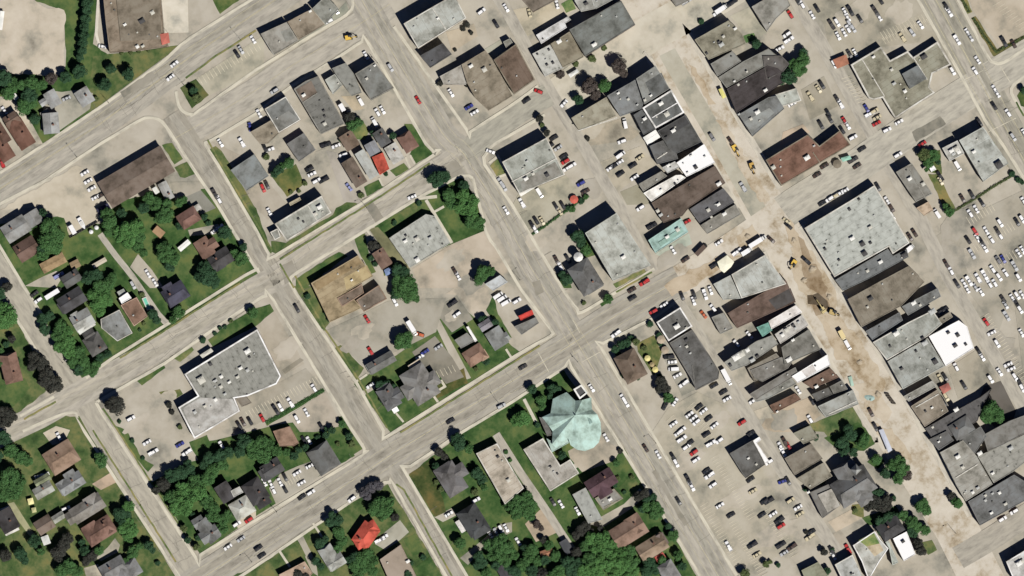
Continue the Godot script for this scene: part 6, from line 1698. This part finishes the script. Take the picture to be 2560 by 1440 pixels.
	for k in 16:
		var u := Vector3(cos(TAU * k / 16), 0, sin(TAU * k / 16) * 0.8) * 2.7
		var v := Vector3(cos(TAU * (k + 1) / 16), 0, sin(TAU * (k + 1) / 16) * 0.8) * 2.7
		var r0: float = rr[k]
		var r1: float = rr[(k + 1) % 16]
		var y := Vector3(0, 0.25, 0)
		quad(st, u * r0 + y, v * r1 + y, v * r1 * 0.55 + y * (1.6 + r1), u * r0 * 0.55 + y * (1.6 + r0), Vector3.UP)
		tri(st, v * r1 * 0.55 + y * (1.6 + r1), u * r0 * 0.55 + y * (1.6 + r0), y * 3.2, Vector3.UP)
	part(st, "sheet", mat([168, 202, 198], "stain"), tarp, false)
	awning("pipe_rack", "pale turquoise pipe stack on the sidewalk edge", "pipes", [800, 890, 835, 880, 860, 975, 830, 985], 0.9, [176, 214, 200])
	var crate := 0
	for q in [[1190, 1060], [1205, 1085], [1222, 1108], [1238, 1130], [1255, 1152]]:
		var b := thing("crate", "dark crate, %s from top in the line on dug-up street" % ORD[crate], "crate", P(q[0], q[1]), "crates on the dug-up street")
		crate += 1
		var s2 := new_st()
		box(s2, Vector3(0, 0.75, 0), Vector3(2.0, 1.0, 0.7), deg_to_rad(10))
		box(s2, Vector3(0, 1.28, 0), Vector3(2.1, 0.08, 0.8), deg_to_rad(10))
		part(s2, "box", mat([92, 84, 76], "pave"), b, false)
	cars("on the lower dug-up street", 62, "n 1030 1245; k 1075 1390")

func west_south() -> void:
	at(0, 3)
	house("pinkish-brown square-roofed house on the lower left lane", 620, 250, 310, 250, -32, 5.4, [160, 134, 114], {"hip": 0.4, "rise": 2.0, "w": "brick"})
	cars("in the drive above the pinkish-brown square house", 62, "w 590 45; d 610 85")
	pave("driveway", "cream", [430, 10, 560, -60, 700, -20, 640, 110, 520, 130])
	house("grey cross-gabled house with pale ridges on lower left lane", 720, 510, 260, 150, -32, 5.2, [146, 152, 155], {"wings": [[730, 470, 180, 120, 58, 5.2], [640, 550, 140, 110, 58, 4.8]]})
	house("pale flat-pitched house left of the cross-gabled house", 440, 580, 200, 120, -30, 4.2, [172, 176, 164], {"wings": [[430, 480, 170, 80, -30, 3.6, 0.0, [150, 160, 128]]]})
	house("long grey-brown house with bright skylight roof", 880, 760, 350, 170, -32, 5.2, [146, 140, 129], {"wings": [[930, 700, 150, 150, 58, 5.4, 0.0, [160, 154, 146]], [740, 840, 150, 130, -32, 4.6]]})
	house("brown cottage left of the long grey-brown house", 450, 925, 180, 150, -32, 4.4, [130, 114, 103], {})
	house("pale small roof above the brown cottage", 590, 850, 130, 80, -32, 4.2, [176, 182, 168], {"ch": false})
	house("reddish-brown irregular house below the grey-brown house", 1000, 985, 310, 200, -32, 5.0, [140, 108, 96], {"wings": [[930, 1000, 190, 160, 58, 5.0], [1080, 940, 150, 130, 58, 4.8]], "hip": 0.5})
	house("black-roofed house with white dormer at left edge", 80, 880, 230, 180, 62, 5.4, [80, 76, 80], {"porch": [60, 790, 90, 80, -20, "white"], "wings": [[120, 980, 150, 60, -25, 3.8, 0.0, "offwhite"]]})
	shed("shed", "bright white small shed below the brown cottage", "shed", 462, 1080, 90, 76, 70, 2.8, "white")
	awning("tent", "bright yellow garden tent by the back lane", "tent", [275, 670, 330, 655, 345, 715, 290, 730], 2.4, [250, 240, 160])
	awning("tent", "dull yellow garden canopy below the bright yellow tent", "tent", [315, 760, 360, 750, 370, 800, 325, 808], 2.2, [206, 204, 140])
	pave("driveway", [178, 176, 134], [60, 720, 140, 700, 350, 1030, 330, 1070, 280, 1020], 0.10)
	cars("beside the long grey-brown house", -20, "w 660 765; w 705 765; w 440 430; s 390 440")
	trees("at the left edge in the gardens", "d 40 60 86; k 110 110 60; g 120 190 84; g 210 250 80; g 280 290 60; d 30 360 80; g 110 440 100; g 190 500 92; d 60 540 96; g 140 590 90; g 40 640 70; d -10 240 60")
	trees("on the lane verge above the pink driveway", "d 960 230 66; g 1010 270 70; g 1020 320 50")
	pave("driveway", [206, 180, 154], [920, 520, 1100, 410, 1190, 490, 1010, 580])
	trees("in the row right of the reddish-brown house", "d 1260 680 56; b 1290 740 64; d 1200 820 72; d 1270 830 56; g 1290 910 64; b 1320 980 76; g 1240 970 64; b 1290 1040 66; d 1230 900 50")
	trees("in the dark back gardens near bottom left", "d 350 1090 70; d 340 1150 62; g 410 1190 50; k 680 1060 66; d 640 1130 74; k 590 1210 82; d 650 1250 84; d 210 1210 70; k 250 1270 56; k 60 1230 70; g 700 1340 84; g 780 1390 70; d 850 1180 60; k 920 1240 64; d 870 1290 56; g 620 1380 76; d 820 1100 40; g 990 1180 56")
	trees("beside the lane at bottom left", "d 1490 1130 56; d 1530 1180 36; d 1580 1310 32; g 1330 1200 70; d 1280 1180 50; g 1400 1140 44; g 1270 1290 50")
	house("grey house with pale drive at bottom left", 1140, 1365, 260, 180, -30, 5.0, [138, 140, 143], {"wings": [[1330, 1360, 170, 150, 58, 5.0, 0.5], [1240, 1400, 170, 140, 58, 4.8]], "hip": 0.3})
	pave("driveway", "lot2", [1080, 1150, 1150, 1060, 1200, 1130, 1180, 1200, 1010, 1290, 960, 1260])
	pave("driveway", "cream", [840, 1360, 980, 1320, 1030, 1440, 860, 1440])
	cars("in the left lot of the big white-edged roof", -32, "w 1470 105; w 1535 200; b 1800 125; w 1870 205; w 2215 130 60; d 2190 95 60")
	lawn("lush", [1160, -60, 1260, -20, 1420, 260, 1540, 330, 1480, 400, 1330, 220], 0.12)
	trees("on the turf strip beside the left lot", "d 1325 85 26; d 1430 260 24")
	lawn("lush", [1890, 100, 2070, 30, 2160, 210, 2020, 290, 1980, 280], 0.12)
	trees("in the dark belt left of the charcoal house", "k 1640 520 76; d 1560 580 50; d 1720 440 80; k 1810 410 76; d 1900 380 66; k 1880 310 44; d 2100 260 76; d 2200 240 74; k 2040 330 52; d 2290 200 60; d 2440 90 84; d 2400 200 66")
	trees("in the broad grove left of the charcoal house", "g 1720 650 80; b 1760 760 84; g 1830 560 90; b 1880 650 110; g 1860 770 76; g 1960 500 84; b 1990 600 100; g 2080 460 84; g 2130 380 76; g 2230 330 70; g 2070 700 78; g 2140 760 72; g 2130 840 70; g 2230 880 66; d 2230 960 60; g 2280 820 50; g 2540 200 80; b 2510 130 66")
	house("charcoal house with pale lid roof beside lower street", 2255, 600, 190, 150, 58, 5.6, [90, 86, 90], {})
	flat("house", "pale square lid roof between two charcoal roofs", 6.4, [196, 198, 190], [2310, 585, 2400, 540, 2440, 600, 2340, 650], {"cat": "house", "pipes": false})
	house("pale cream hip roof below the charcoal house", 2425, 755, 220, 190, -30, 5.0, [198, 200, 184], {"hip": 0.9})
	house("dark charcoal hip-roofed house by parked white cars", 2560, 590, 240, 200, 58, 5.8, [80, 77, 81], {"hip": 0.6})
	house("steel-grey cross-gabled house at the lower junction", 2085, 985, 250, 140, 50, 4.8, [134, 138, 139], {"wings": [[2100, 1020, 200, 130, -32, 4.8], [1990, 900, 120, 110, -32, 4.6]]})
	cars("on the lower street by the cream hip roof", -32, "r 2490 880; w 2280 1150; k 2270 1115; w 2370 920; k 2430 1050; s 2410 1070")
	pave("driveway", "cream", [2340, 900, 2560, 790, 2560, 900, 2400, 990])
	trees("around the steel-grey cross-gabled house", "d 1880 1080 40; d 1980 1060 34; o 1840 960 40; o 1970 1150 40; d 1930 830 34; d 2060 920 26; g 2180 960 44")
	lamp("street lamp at the bottom left junction", 2520, 1300, 148)

func centre_south() -> void:
	at(1, 3)
	flat("garage_building", "pinkish flat roof under the second small lot", 4.6, [164, 134, 114], [172, -10, 340, -60, 432, 110, 380, 140, 240, 140], {"pipes": false})
	house("dark grey square-roofed house by the lower crossing", 680, 260, 280, 240, 58, 6.0, [112, 114, 112], {"hip": 0.3, "rise": 2.0})
	trees("behind the dark grey square-roofed house", "d 380 240 50; d 430 180 40; d 500 160 44; d 620 60 36; d 700 30 40; g 80 230 86; g 60 100 80; d 20 40 70; g 130 130 66; g 210 190 60; g 310 200 44; d 930 40 44; o 960 120 40; o 820 120 26")
	lawn("lush", [780, 270, 860, 120, 900, 100, 990, 240, 760, 370], 0.12)
	house("charcoal gabled house left of the parked white cars", 165, 365, 210, 160, -32, 5.4, [92, 92, 95], {"wings": [[100, 420, 130, 110, 58, 5.2]]})
	house("black gabled house beside the parked white cars", 40, 640, 230, 150, 58, 5.4, [78, 76, 79], {})
	pave("parking_lot", [180, 174, 160], [240, 420, 420, 340, 560, 290, 640, 430, 560, 500, 200, 720, 130, 560], 0.10)
	stalls(270, 460, 400, 390, 5, 5.0, 62)
	cars("packed beside the charcoal gabled house", 62, "w 85 500; w 150 520; w 175 580; w 240 500; k 210 530; k 290 450; k 290 570; w 260 470; w 155 550")
	cars("on the forecourt of the dark square-roofed house", -30, "w 410 410; w 455 400; w 455 510; w 490 485; w 540 340; k 520 310; k 480 80 60; k 515 40 60; w 530 85 60; d 540 60 60")
	cars("at the kerb of the lower street", -35, "w 550 605; k 460 650; w 520 625; w 960 670; k 955 645; k 25 1160; k 60 1235; n 30 1255")
	trees("at the corner below the lower crossing", "v 1080 600 60; v 1150 550 62; v 1220 530 60; v 1110 640 50; d 1190 660 72; g 1240 720 84; g 1180 770 76; g 1300 780 80; d 1330 700 66; g 1260 830 70; k 1390 850 46")
	trees("left of the orange-roofed house", "v 760 830 46; d 750 900 66; d 820 880 62; d 780 970 70; g 830 1000 66; g 860 1080 64; d 640 1110 60; d 690 1070 44; d 600 1290 50; d 650 1340 44; g 820 1160 56")
	house("bright orange-red hip-roofed house among trees", 1100, 1030, 240, 190, -55, 5.2, "orange", {"hip": 0.8, "wings": [[1150, 960, 140, 130, -32, 5.0, 0.6], [1060, 1090, 150, 120, -32, 4.8, 0.6]]})
	cars("parked beside the orange-red house", -32, "w 1240 1080; w 1280 1050")
	pave("driveway", [180, 177, 162], [1190, 1120, 1290, 1000, 1440, 880, 1530, 1000, 1440, 1080, 1290, 1180])
	house("pale grey house below the trees left of orange roof", 745, 1250, 250, 150, 58, 4.8, [172, 176, 168], {"wings": [[800, 1290, 180, 140, -32, 4.8]], "hip": 0.3})
	flat("garage_building", "tan flat roof below the orange-red house", 4.4, [172, 156, 141], [1240, 1272, 1450, 1122, 1605, 1440, 1560, 1480, 1340, 1500], {"v": [[1520, 1290, 40]], "k": "pave"})
	trees("below the orange-red house", "d 1000 1250 66; g 1050 1270 78; g 1120 1210 66; g 1160 1290 76; g 1090 1340 74; g 990 1340 70; g 1020 1420 70; g 1170 1390 60; d 930 1280 44; d 1520 1420 50; d 1670 1250 34; d 1550 1310 30")
	lawn("lush", [1470, 1070, 1590, 1015, 1690, 1180, 1570, 1240], 0.12)
	lawn("lush", [1580, 1360, 1740, 1240, 1850, 1440, 1600, 1440], 0.12)
	lawn("grass", [270, 1140, 400, 1060, 500, 1240, 340, 1320], 0.12)
	lawn("grass", [0, 1350, 240, 1220, 320, 1330, 100, 1440, 0, 1440], 0.12)
	path(1.2, [235, 1190, 340, 1350])
	path(1.1, [570, 910, 680, 1080])
	pave("driveway", "lot2", [400, 1050, 460, 1020, 600, 1300, 620, 1440, 560, 1400])
	flat("house", "pinkish-tan flat roof cut by the bottom edge", 4.4, [196, 170, 148], [230, 1425, 490, 1290, 570, 1410, 480, 1520, 290, 1520], {"cat": "house"})
	trees("at the bottom edge beside pinkish-tan roof", "k 420 1420 56; k 500 1440 50")
	house("charcoal hip-roofed house with white chimney box on corner lot", 1950, 470, 320, 220, 58, 5.2, [122, 119, 122], {"hip": 0.8, "wings": [[1890, 400, 190, 150, -32, 5.0, 0.8], [2020, 400, 180, 140, -32, 5.0, 0.8]], "porch": [2050, 522, 90, 70, -32, "white"]})
	lawn([104, 100, 60], [1530, 420, 1790, 240, 1780, 420, 1870, 660, 1900, 800, 1790, 850], 0.12)
	trees("around the charcoal hip-roofed house", "d 1800 340 46; k 1830 200 52; d 1880 240 44; d 2020 70 76; d 2080 120 72; d 2030 130 66; g 2130 170 52; d 2210 410 66; d 2260 470 60; o 1800 500 30; o 1850 570 34; o 2190 600 38; g 2280 550 44")
	flat("office_building", "long tan flat roof beside the church lane", 6.0, [196, 186, 170], [2200, 212, 2412, 110, 2680, 560, 2490, 722], {"v": [[2420, 245, 30, "d"], [2525, 480, 36]], "par": "trim"})
	trees("along the long tan roof's left side", "d 2330 390 26; d 2420 560 24; d 2470 640 30; g 2500 200 24; g 2540 280 24")
	house("black slate house with white porches by the lower lane", 2170, 880, 290, 220, 58, 5.6, [80, 86, 90], {"hip": 0.5, "wings": [[2230, 960, 200, 160, -32, 5.4, 0.5]], "porch": [2050, 940, 130, 60, 58, "white"]})
	cars("around the black slate house", -32, "w 1930 820; w 1890 845; w 2450 970 60; w 2500 960 60; w 2340 1020 60; s 2400 1000 60; w 2200 680")
	pave("driveway", "lot", [1780, 850, 1960, 760, 2010, 830, 1870, 900])
	pave("driveway", "lot2", [2040, 1260, 2240, 1100, 2440, 920, 2560, 900, 2560, 1000, 2300, 1130, 2120, 1330])
	trees("below the black slate house", "d 1970 1060 62; g 2040 1110 66; d 2230 1240 62; k 2260 1310 58; d 2210 1330 50; g 2330 1120 66; d 2310 1060 46; g 2410 1120 76; g 2470 1060 56; g 2440 1200 84; g 2520 1160 76; g 2360 1230 66; g 2480 1290 76; d 2400 1330 60; d 2520 1390 60; g 2300 1410 60")
	house("dark house at the bottom edge under the trees", 2490, 1400, 160, 120, 58, 4.8, [84, 82, 90], {})
	road("lane", 20, [1240, 1085, 1300, 1180, 1375, 1290, 1440, 1390], {"n": "lane"})

func main_south() -> void:
	at(2, 3)
	flat("church_hall", "L-shaped tan flat annex below the mint church", 5.2, [184, 177, 162], [112, 172, 310, 58, 482, 330, 582, 270, 672, 410, 382, 592], {"par": "trim", "pw": 0.6, "v": [[385, 345, 24, "d"], [455, 415, 20, "d"]]})
	flat("church_hall", "mint lean roof wing joining church and annex", 4.6, [190, 220, 212], [345, 60, 420, 110, 585, 20, 600, 90, 400, 200], {"pipes": false, "pw": 0.25})
	pave("yard", [192, 180, 162], [560, 190, 870, 30, 1080, 180, 1020, 290, 700, 400, 580, 260])
	lawn("lush", [950, 320, 1090, 250, 1130, 330, 1010, 395], 0.12)
	lawn("grass", [1060, 560, 1190, 430, 1270, 520, 1120, 620], 0.12)
	trees("on the small lawns right of the annex", "g 1040 310 40; k 1080 190 32; o 1060 460 26; o 1200 450 30; d 1120 600 26; d 1030 530 30; d 500 230 50")
	cars("on the church forecourt and avenue nearby", 58, "w 940 55; n 920 20; n 1335 160; d 1435 185; w 1460 225; k 1665 690")
	house("plum-brown gabled house right of the church annex", 890, 500, 300, 180, -32, 6.4, [100, 76, 84], {"wings": [[900, 560, 180, 150, 58, 6.0]]})
	flat("office_building", "pale stained flat roof left of the plum-brown house", 5.4, [170, 174, 165], [602, 622, 735, 552, 905, 872, 762, 912], {"k": "stain"})
	flat("office_building", "grey flat roof with white roof frame below plum-brown house", 5.6, [156, 154, 143], [825, 660, 1020, 562, 1112, 662, 912, 782], {"v": [[980, 670, 40]], "ln": [[920, 750, 1070, 680], [925, 640, 1020, 720]], "par": "olive"})
	pave("driveway", "lot", [760, 920, 1120, 720, 1280, 560, 1330, 640, 1200, 760, 900, 960])
	cars("left of the pale stained flat roof", 60, "w 490 720; k 465 680; d 410 700; k 630 760; w 655 790")
	trees("below the long tan flat roof", "g 60 690 76; g 140 650 76; g 110 770 90; g 190 730 72; g 50 810 76; g 180 820 70; g -20 740 66; d 170 560 40")
	pave("driveway", [194, 174, 150], [130, 920, 330, 730, 440, 930, 460, 1000, 240, 1100])
	trees("on the tan drive below the long roof", "z 250 920 48; z 290 960 34; k 310 1080 40")
	cars("in the gardens at the lower left of the grove", 60, "w 60 1095; w 80 1050")
	shed("shed", "dark grey shed on the drive above the grove", "shed", 545, 1145, 145, 90, 60, 3.2, [92, 94, 102])
	house("orange-tan shed roof by the dark grey shed", 350, 1210, 130, 80, -20, 3.0, [186, 132, 100], {"ch": false, "n": "shed", "cat": "shed"})
	trees("at the head of the church lane", "k 690 980 66; k 740 940 56; k 640 1030 50; k 780 990 44; k 640 1200 56; k 700 1180 46")
	trees("in the dense grove at bottom centre", "b 800 1080 90; b 900 1070 92; b 1000 1130 88; g 740 1140 70; b 860 1180 96; g 970 1230 96; g 1080 1200 84; g 1180 1190 70; g 780 1270 92; b 890 1300 100; g 1000 1330 96; b 1110 1310 96; g 1200 1300 84; g 720 1380 88; b 830 1400 92; g 1190 1400 90; g 1060 1410 90")
	trees("in the dark trees left of the dense grove", "d 560 1300 80; k 640 1320 76; d 600 1400 76; d 480 1380 70; k 380 1340 72; d 330 1280 56; g 430 1240 60; g 200 1180 70; g 160 1250 70; g 250 1290 60; d 110 1330 76; d 40 1390 66; d 200 1390 70; k 300 1410 60; g 430 1420 66; g 20 1230 56; g 370 1130 56; d 120 1160 40")
	trees("in front of the two brown houses", "k 1270 640 60; k 1330 610 56; d 1350 680 54; k 1410 650 44; g 1350 740 66; g 1430 740 70; g 1420 820 66; g 1480 790 50; d 1300 770 44; d 1590 960 52; g 1610 1030 62; d 1560 940 40; d 1620 1180 64; g 1660 1230 60; d 1600 1250 60; d 1700 1340 52; d 1370 1300 66; d 1430 1370 66; d 1340 1390 66; g 1500 1280 50; k 880 970 40; k 1060 1370 40; g 1180 1190 44")
	house("brown gabled house beside the avenue near bottom", 1165, 990, 350, 220, -32, 5.4, [152, 125, 109], {"wings": [[1230, 920, 190, 160, 58, 5.4]]})
	house("tan gabled house below the brown gabled house", 1400, 1150, 300, 180, -32, 5.2, [162, 141, 120], {"porch": [1480, 1250, 100, 60, -32, [196, 92, 84]], "wings": [[1490, 1080, 130, 110, 58, 5.0, 0.0, [134, 118, 112]]]})
	house("grey house at the bottom edge beside the avenue", 1570, 1400, 220, 170, 58, 5.0, [150, 150, 152], {"hip": 0.6})
	# public lot
	flat("shop_building", "dark square roof with white edge in the large lot", 5.2, [112, 112, 109], [2172, 212, 2400, 82, 2530, 322, 2332, 462], {"v": [[2360, 260, 26], [2440, 320, 22]]})
	flat("shed_building", "white L-shaped canopy along the dark square roof", 4.4, "white", [2405, 85, 2470, 45, 2490, 75, 2450, 110, 2570, 290, 2530, 318], {"pipes": false})
	cars("in the left column of the large lot", -35, "w 1665 10; w 1690 40; k 1720 85; k 1780 110; w 1745 150; k 1740 120; w 1700 70; r 1820 205; r 1825 240; w 1840 280; k 1610 245 60; w 1640 310 60; k 1945 390; w 1975 435; w 1930 420; w 2010 530; k 2025 510")
	cars("in the upper middle of the large lot", -35, "k 1945 25; k 1975 55; k 2000 90; w 1990 115; k 2090 50; w 2075 85; k 1940 60; k 2390 15")
	cars("spread through the lower part of the large lot", -33, "k 1765 480 60; w 1795 540 60; k 2095 700; w 2080 735; k 2190 830; k 2385 475; k 2430 560; t 2410 590; k 2525 695; k 2500 830; k 2405 1130; k 2470 1200; t 2450 1225; w 2165 1140 60; w 2190 1175 60")
	stalls(2070, 220, 2440, 830, 22, 4.8, 148)
	stalls(2250, 870, 2560, 1400, 20, 4.8, 148)
	stalls(1960, 700, 2330, 1330, 22, 4.6, 148)
	trees("at the bottom of the large lot", "o 2330 1420 58; o 2540 1320 40")

func east_south() -> void:
	at(3, 3)
	cars("beside the brown-grey roofs left of stone church", 60, "r 205 140; w 150 200; w 125 140; n 170 100; b 145 495 -20; k 200 490; r 190 160")
	flat("shop_building", "brown-grey roof upper of two beside the large lot", 4.8, [140, 133, 120], [162, 262, 430, 110, 545, 265, 262, 432])
	flat("shop_building", "tan-grey roof lower of two beside the large lot", 4.8, [156, 151, 136], [282, 462, 552, 302, 642, 440, 420, 572], {"v": [[400, 600, 30]]})
	flat("shop_building", "olive roof strip above the brown-grey roof", 4.6, [150, 148, 132], [250, 10, 420, -70, 500, 60, 350, 120])
	trees("between the flat roofs left of stone church", "d 470 50 40; d 540 500 36; d 370 570 26")
	flat("church_hall", "grey hall roof with pale raised centre beside stone church", 5.2, [130, 127, 120], [412, 602, 600, 520, 722, 730, 542, 862], {"seg": [[[192, 186, 171], [492, 625, 635, 562, 715, 735, 590, 800], 0.9]], "pipes": false})
	house("large grey cross-roofed stone church near bottom right", 850, 540, 400, 280, -32, 7.0, [130, 131, 131], {"n": "church", "cat": "church", "rise": 5.0, "hip": 0.3, "wings": [[830, 470, 360, 230, 58, 7.0, 0.2], [950, 630, 190, 170, 58, 6.4, 0.6]], "w": "grey"})
	var sp := thing("spire", "pale pointed spire beside the stone church", "spire", P(870, 370))
	var st := new_st()
	lathe(st, Vector3.ZERO, [[2.4, 0], [2.4, 11.0]], 4)
	part(st, "tower", mat("wall", "pave"), sp, false)
	st = new_st()
	lathe(st, Vector3.ZERO, [[2.9, 11.0], [2.9, 11.2], [0.05, 18.0]], 4)
	part(st, "roof", mat([190, 196, 194], "roof"), sp, false)
	lawn("lush", [560, 60, 720, 0, 900, -100, 1000, -20, 1070, 120, 960, 190, 700, 180], 0.12)
	trees("above the stone church", "d 740 110 72; d 820 30 70; d 870 100 84; d 940 110 66; g 960 60 60; d 760 180 66; d 800 -30 56; d 850 200 56")
	trees("right of the stone church on the street", "g 1080 270 60; z 1240 330 72; z 1310 290 70; g 1340 370 84; d 1260 420 84; z 1380 430 60; d 1170 410 60; g 1300 460 66")
	trees("below the stone church", "d 1060 620 60; d 1110 600 50; d 1060 700 76; k 1130 720 84; d 1190 680 60; k 1000 740 56; o 1200 740 50; d 1250 665 36; o 870 780 30")
	lawn("lush", [990, 300, 1080, 220, 1170, 290, 1100, 370], 0.12)
	lawn("dry", [840, 730, 960, 720, 960, 860, 840, 820], 0.12)
	lawn("lush", [940, 860, 1280, 740, 1330, 840, 1080, 930, 1000, 930], 0.12)
	trees("at the bend of the lower right street", "k 1490 680 56; g 1520 740 66; g 1580 780 60; g 1560 700 50; d 1360 770 44; g 1340 830 60; g 1440 900 70; d 1420 830 66; g 1490 950 66; d 1520 1010 66; g 1570 980 56; d 1450 1010 50")
	trees("on the sidewalk before the gravel roofs", "k 1830 640 46; g 1890 710 56; g 1860 690 44")
	pave("plaza", [212, 196, 174], [600, 900, 860, 760, 960, 850, 680, 1000], 0.10)
	awning("awning", "long pale blue awning along the dug-up street", "awning", [1105, -20, 1150, -32, 1242, 180, 1200, 205], 3.0, [206, 212, 232])
	flat("house", "white square roof among dark trees at bottom right", 6.0, "white", [1242, 1062, 1380, 990, 1470, 1220, 1352, 1290], {"cat": "house", "v": [[1345, 1090, 36, "d"]], "pipes": false})
	house("dark house under trees above the white square roof", 1220, 960, 240, 180, -32, 5.6, [80, 80, 84], {"hip": 0.5})
	trees("around the white square roof", "d 1110 900 60; d 1190 860 66; d 1270 850 60; d 1130 980 56; k 1500 1110 56; k 1530 1190 60; d 1430 990 50")
	lawn("grass", [1510, 1110, 1640, 1080, 1690, 1180, 1600, 1230], 0.12)
	flat("shop_building", "white-edged roof with green terrace near bottom right", 6.8, [196, 198, 186], [842, 1130, 1062, 985, 1112, 1065, 1200, 1160, 1110, 1290, 1000, 1480, 930, 1290], {"par": "white", "pw": 0.5, "seg": [[[150, 160, 106], [900, 1080, 1050, 1000, 1110, 1110, 980, 1140], 0.04, "grass"], [[206, 190, 160], [980, 1140, 1110, 1110, 1150, 1180, 1060, 1240], 0.05]]})
	flat("shop_building", "pale mint roof between green terrace and white square roof", 5.0, [190, 206, 194], [1140, 1052, 1180, 1040, 1300, 1300, 1240, 1330, 1205, 1160])
	flat("shop_building", "pale grey roof at bottom edge beside green terrace", 6.4, [188, 194, 190], [662, 1322, 840, 1222, 975, 1500, 760, 1520], {"par": "trim", "v": [[830, 1410, 24, "d"]]})
	pave("yard", [186, 176, 160], [600, 1040, 720, 980, 850, 1130, 700, 1230])
	cars("in the yard above the pale grey bottom roof", 60, "n 775 1150; r 800 1170; w 655 1240; k 640 1190; k 560 1190")
	flat("garage_building", "olive roof at the bottom edge left of pale grey roof", 5.0, [150, 152, 130], [330, 1380, 500, 1295, 600, 1440, 560, 1500, 380, 1500])
	trees("by the olive roof at the bottom edge", "k 560 1200 40; d 640 1180 30; d 590 1390 44; d 350 1390 30")
	flat("shop_building", "dark roof at top of the lower right shop row", 6.0, [108, 108, 107], [1602, 72, 1780, -14, 1855, 82, 1702, 182], {"v": [[1700, 95, 24]], "par": "dark"})
	flat("shop_building", "grey slate roof right of the dark shop roof", 6.0, [122, 124, 122], [1862, 60, 2010, 10, 2120, -60, 2180, 40, 2060, 220, 1950, 100])
	flat("shop_building", "long pale gravel roof in the lower right shop row", 6.4, [170, 167, 152], [1712, 202, 1942, 78, 2080, 240, 2240, 520, 1970, 690, 1880, 540], {"ln": [[1870, 455, 2090, 320]], "v": [[1890, 245, 50], [1940, 350, 34], [2090, 555, 34], [2040, 600, 30]]})
	flat("shop_building", "wide gravel roof with parked white vehicles beyond", 5.4, [164, 162, 148], [2090, 240, 2350, 120, 2560, 20, 2640, 60, 2640, 240, 2440, 400, 2250, 510], {"v": [[2240, 410, 34], [2170, 430, 24], [2420, 160, 50]], "k": "stain"})
	flat("shop_building", "grey roof strip at right edge above the gravel roofs", 6.0, [138, 136, 128], [2140, 30, 2400, -110, 2640, -200, 2640, -30, 2320, 140, 2190, 190], {"v": [[2110, 210, 50]]})
	cars("on the deck among the lower right gravel roofs", -25, "w 2230 125; w 2270 105; w 2420 150; s 2340 160; t 2110 205")
	flat("shop_building", "broad slate-grey roof with white vents at lower right", 7.2, [124, 128, 130], [1992, 692, 2452, 422, 2640, 540, 2640, 640, 2112, 932], {"v": [[2090, 555, 2], [2165, 630, 26], [2235, 610, 26], [2305, 605, 30], [2365, 715, 36], [2165, 680, 26], [2225, 805, 34]], "ln": []})
	cars("at the kerb of the bottom right street", -32, "w 2345 870; w 2375 855; w 2460 795; w 2500 775")
	flat("shop_building", "white-grey roof cut by the bottom right corner", 7.0, [214, 214, 212], [2372, 1292, 2640, 1130, 2640, 1560, 2450, 1480], {"par": "white", "v": [[2500, 1310, 60], [2530, 1290, 40]]})
	cars("at the right side of the large lot", -33, "t 225 685; k 245 660; w 300 755; t 320 820; w 10 300; w 50 820; k 30 800; k 115 885; r 130 940; w 95 930; k 130 1130; n 240 1150; k 435 1000; t 420 1050; k 10 690; s 160 1210")
	stalls(20, 760, 300, 1210, 15, 4.6, 148)
	trees("on the bottom right sidewalks", "d 100 1330 30; o 20 1300 30; k 380 1000 26")
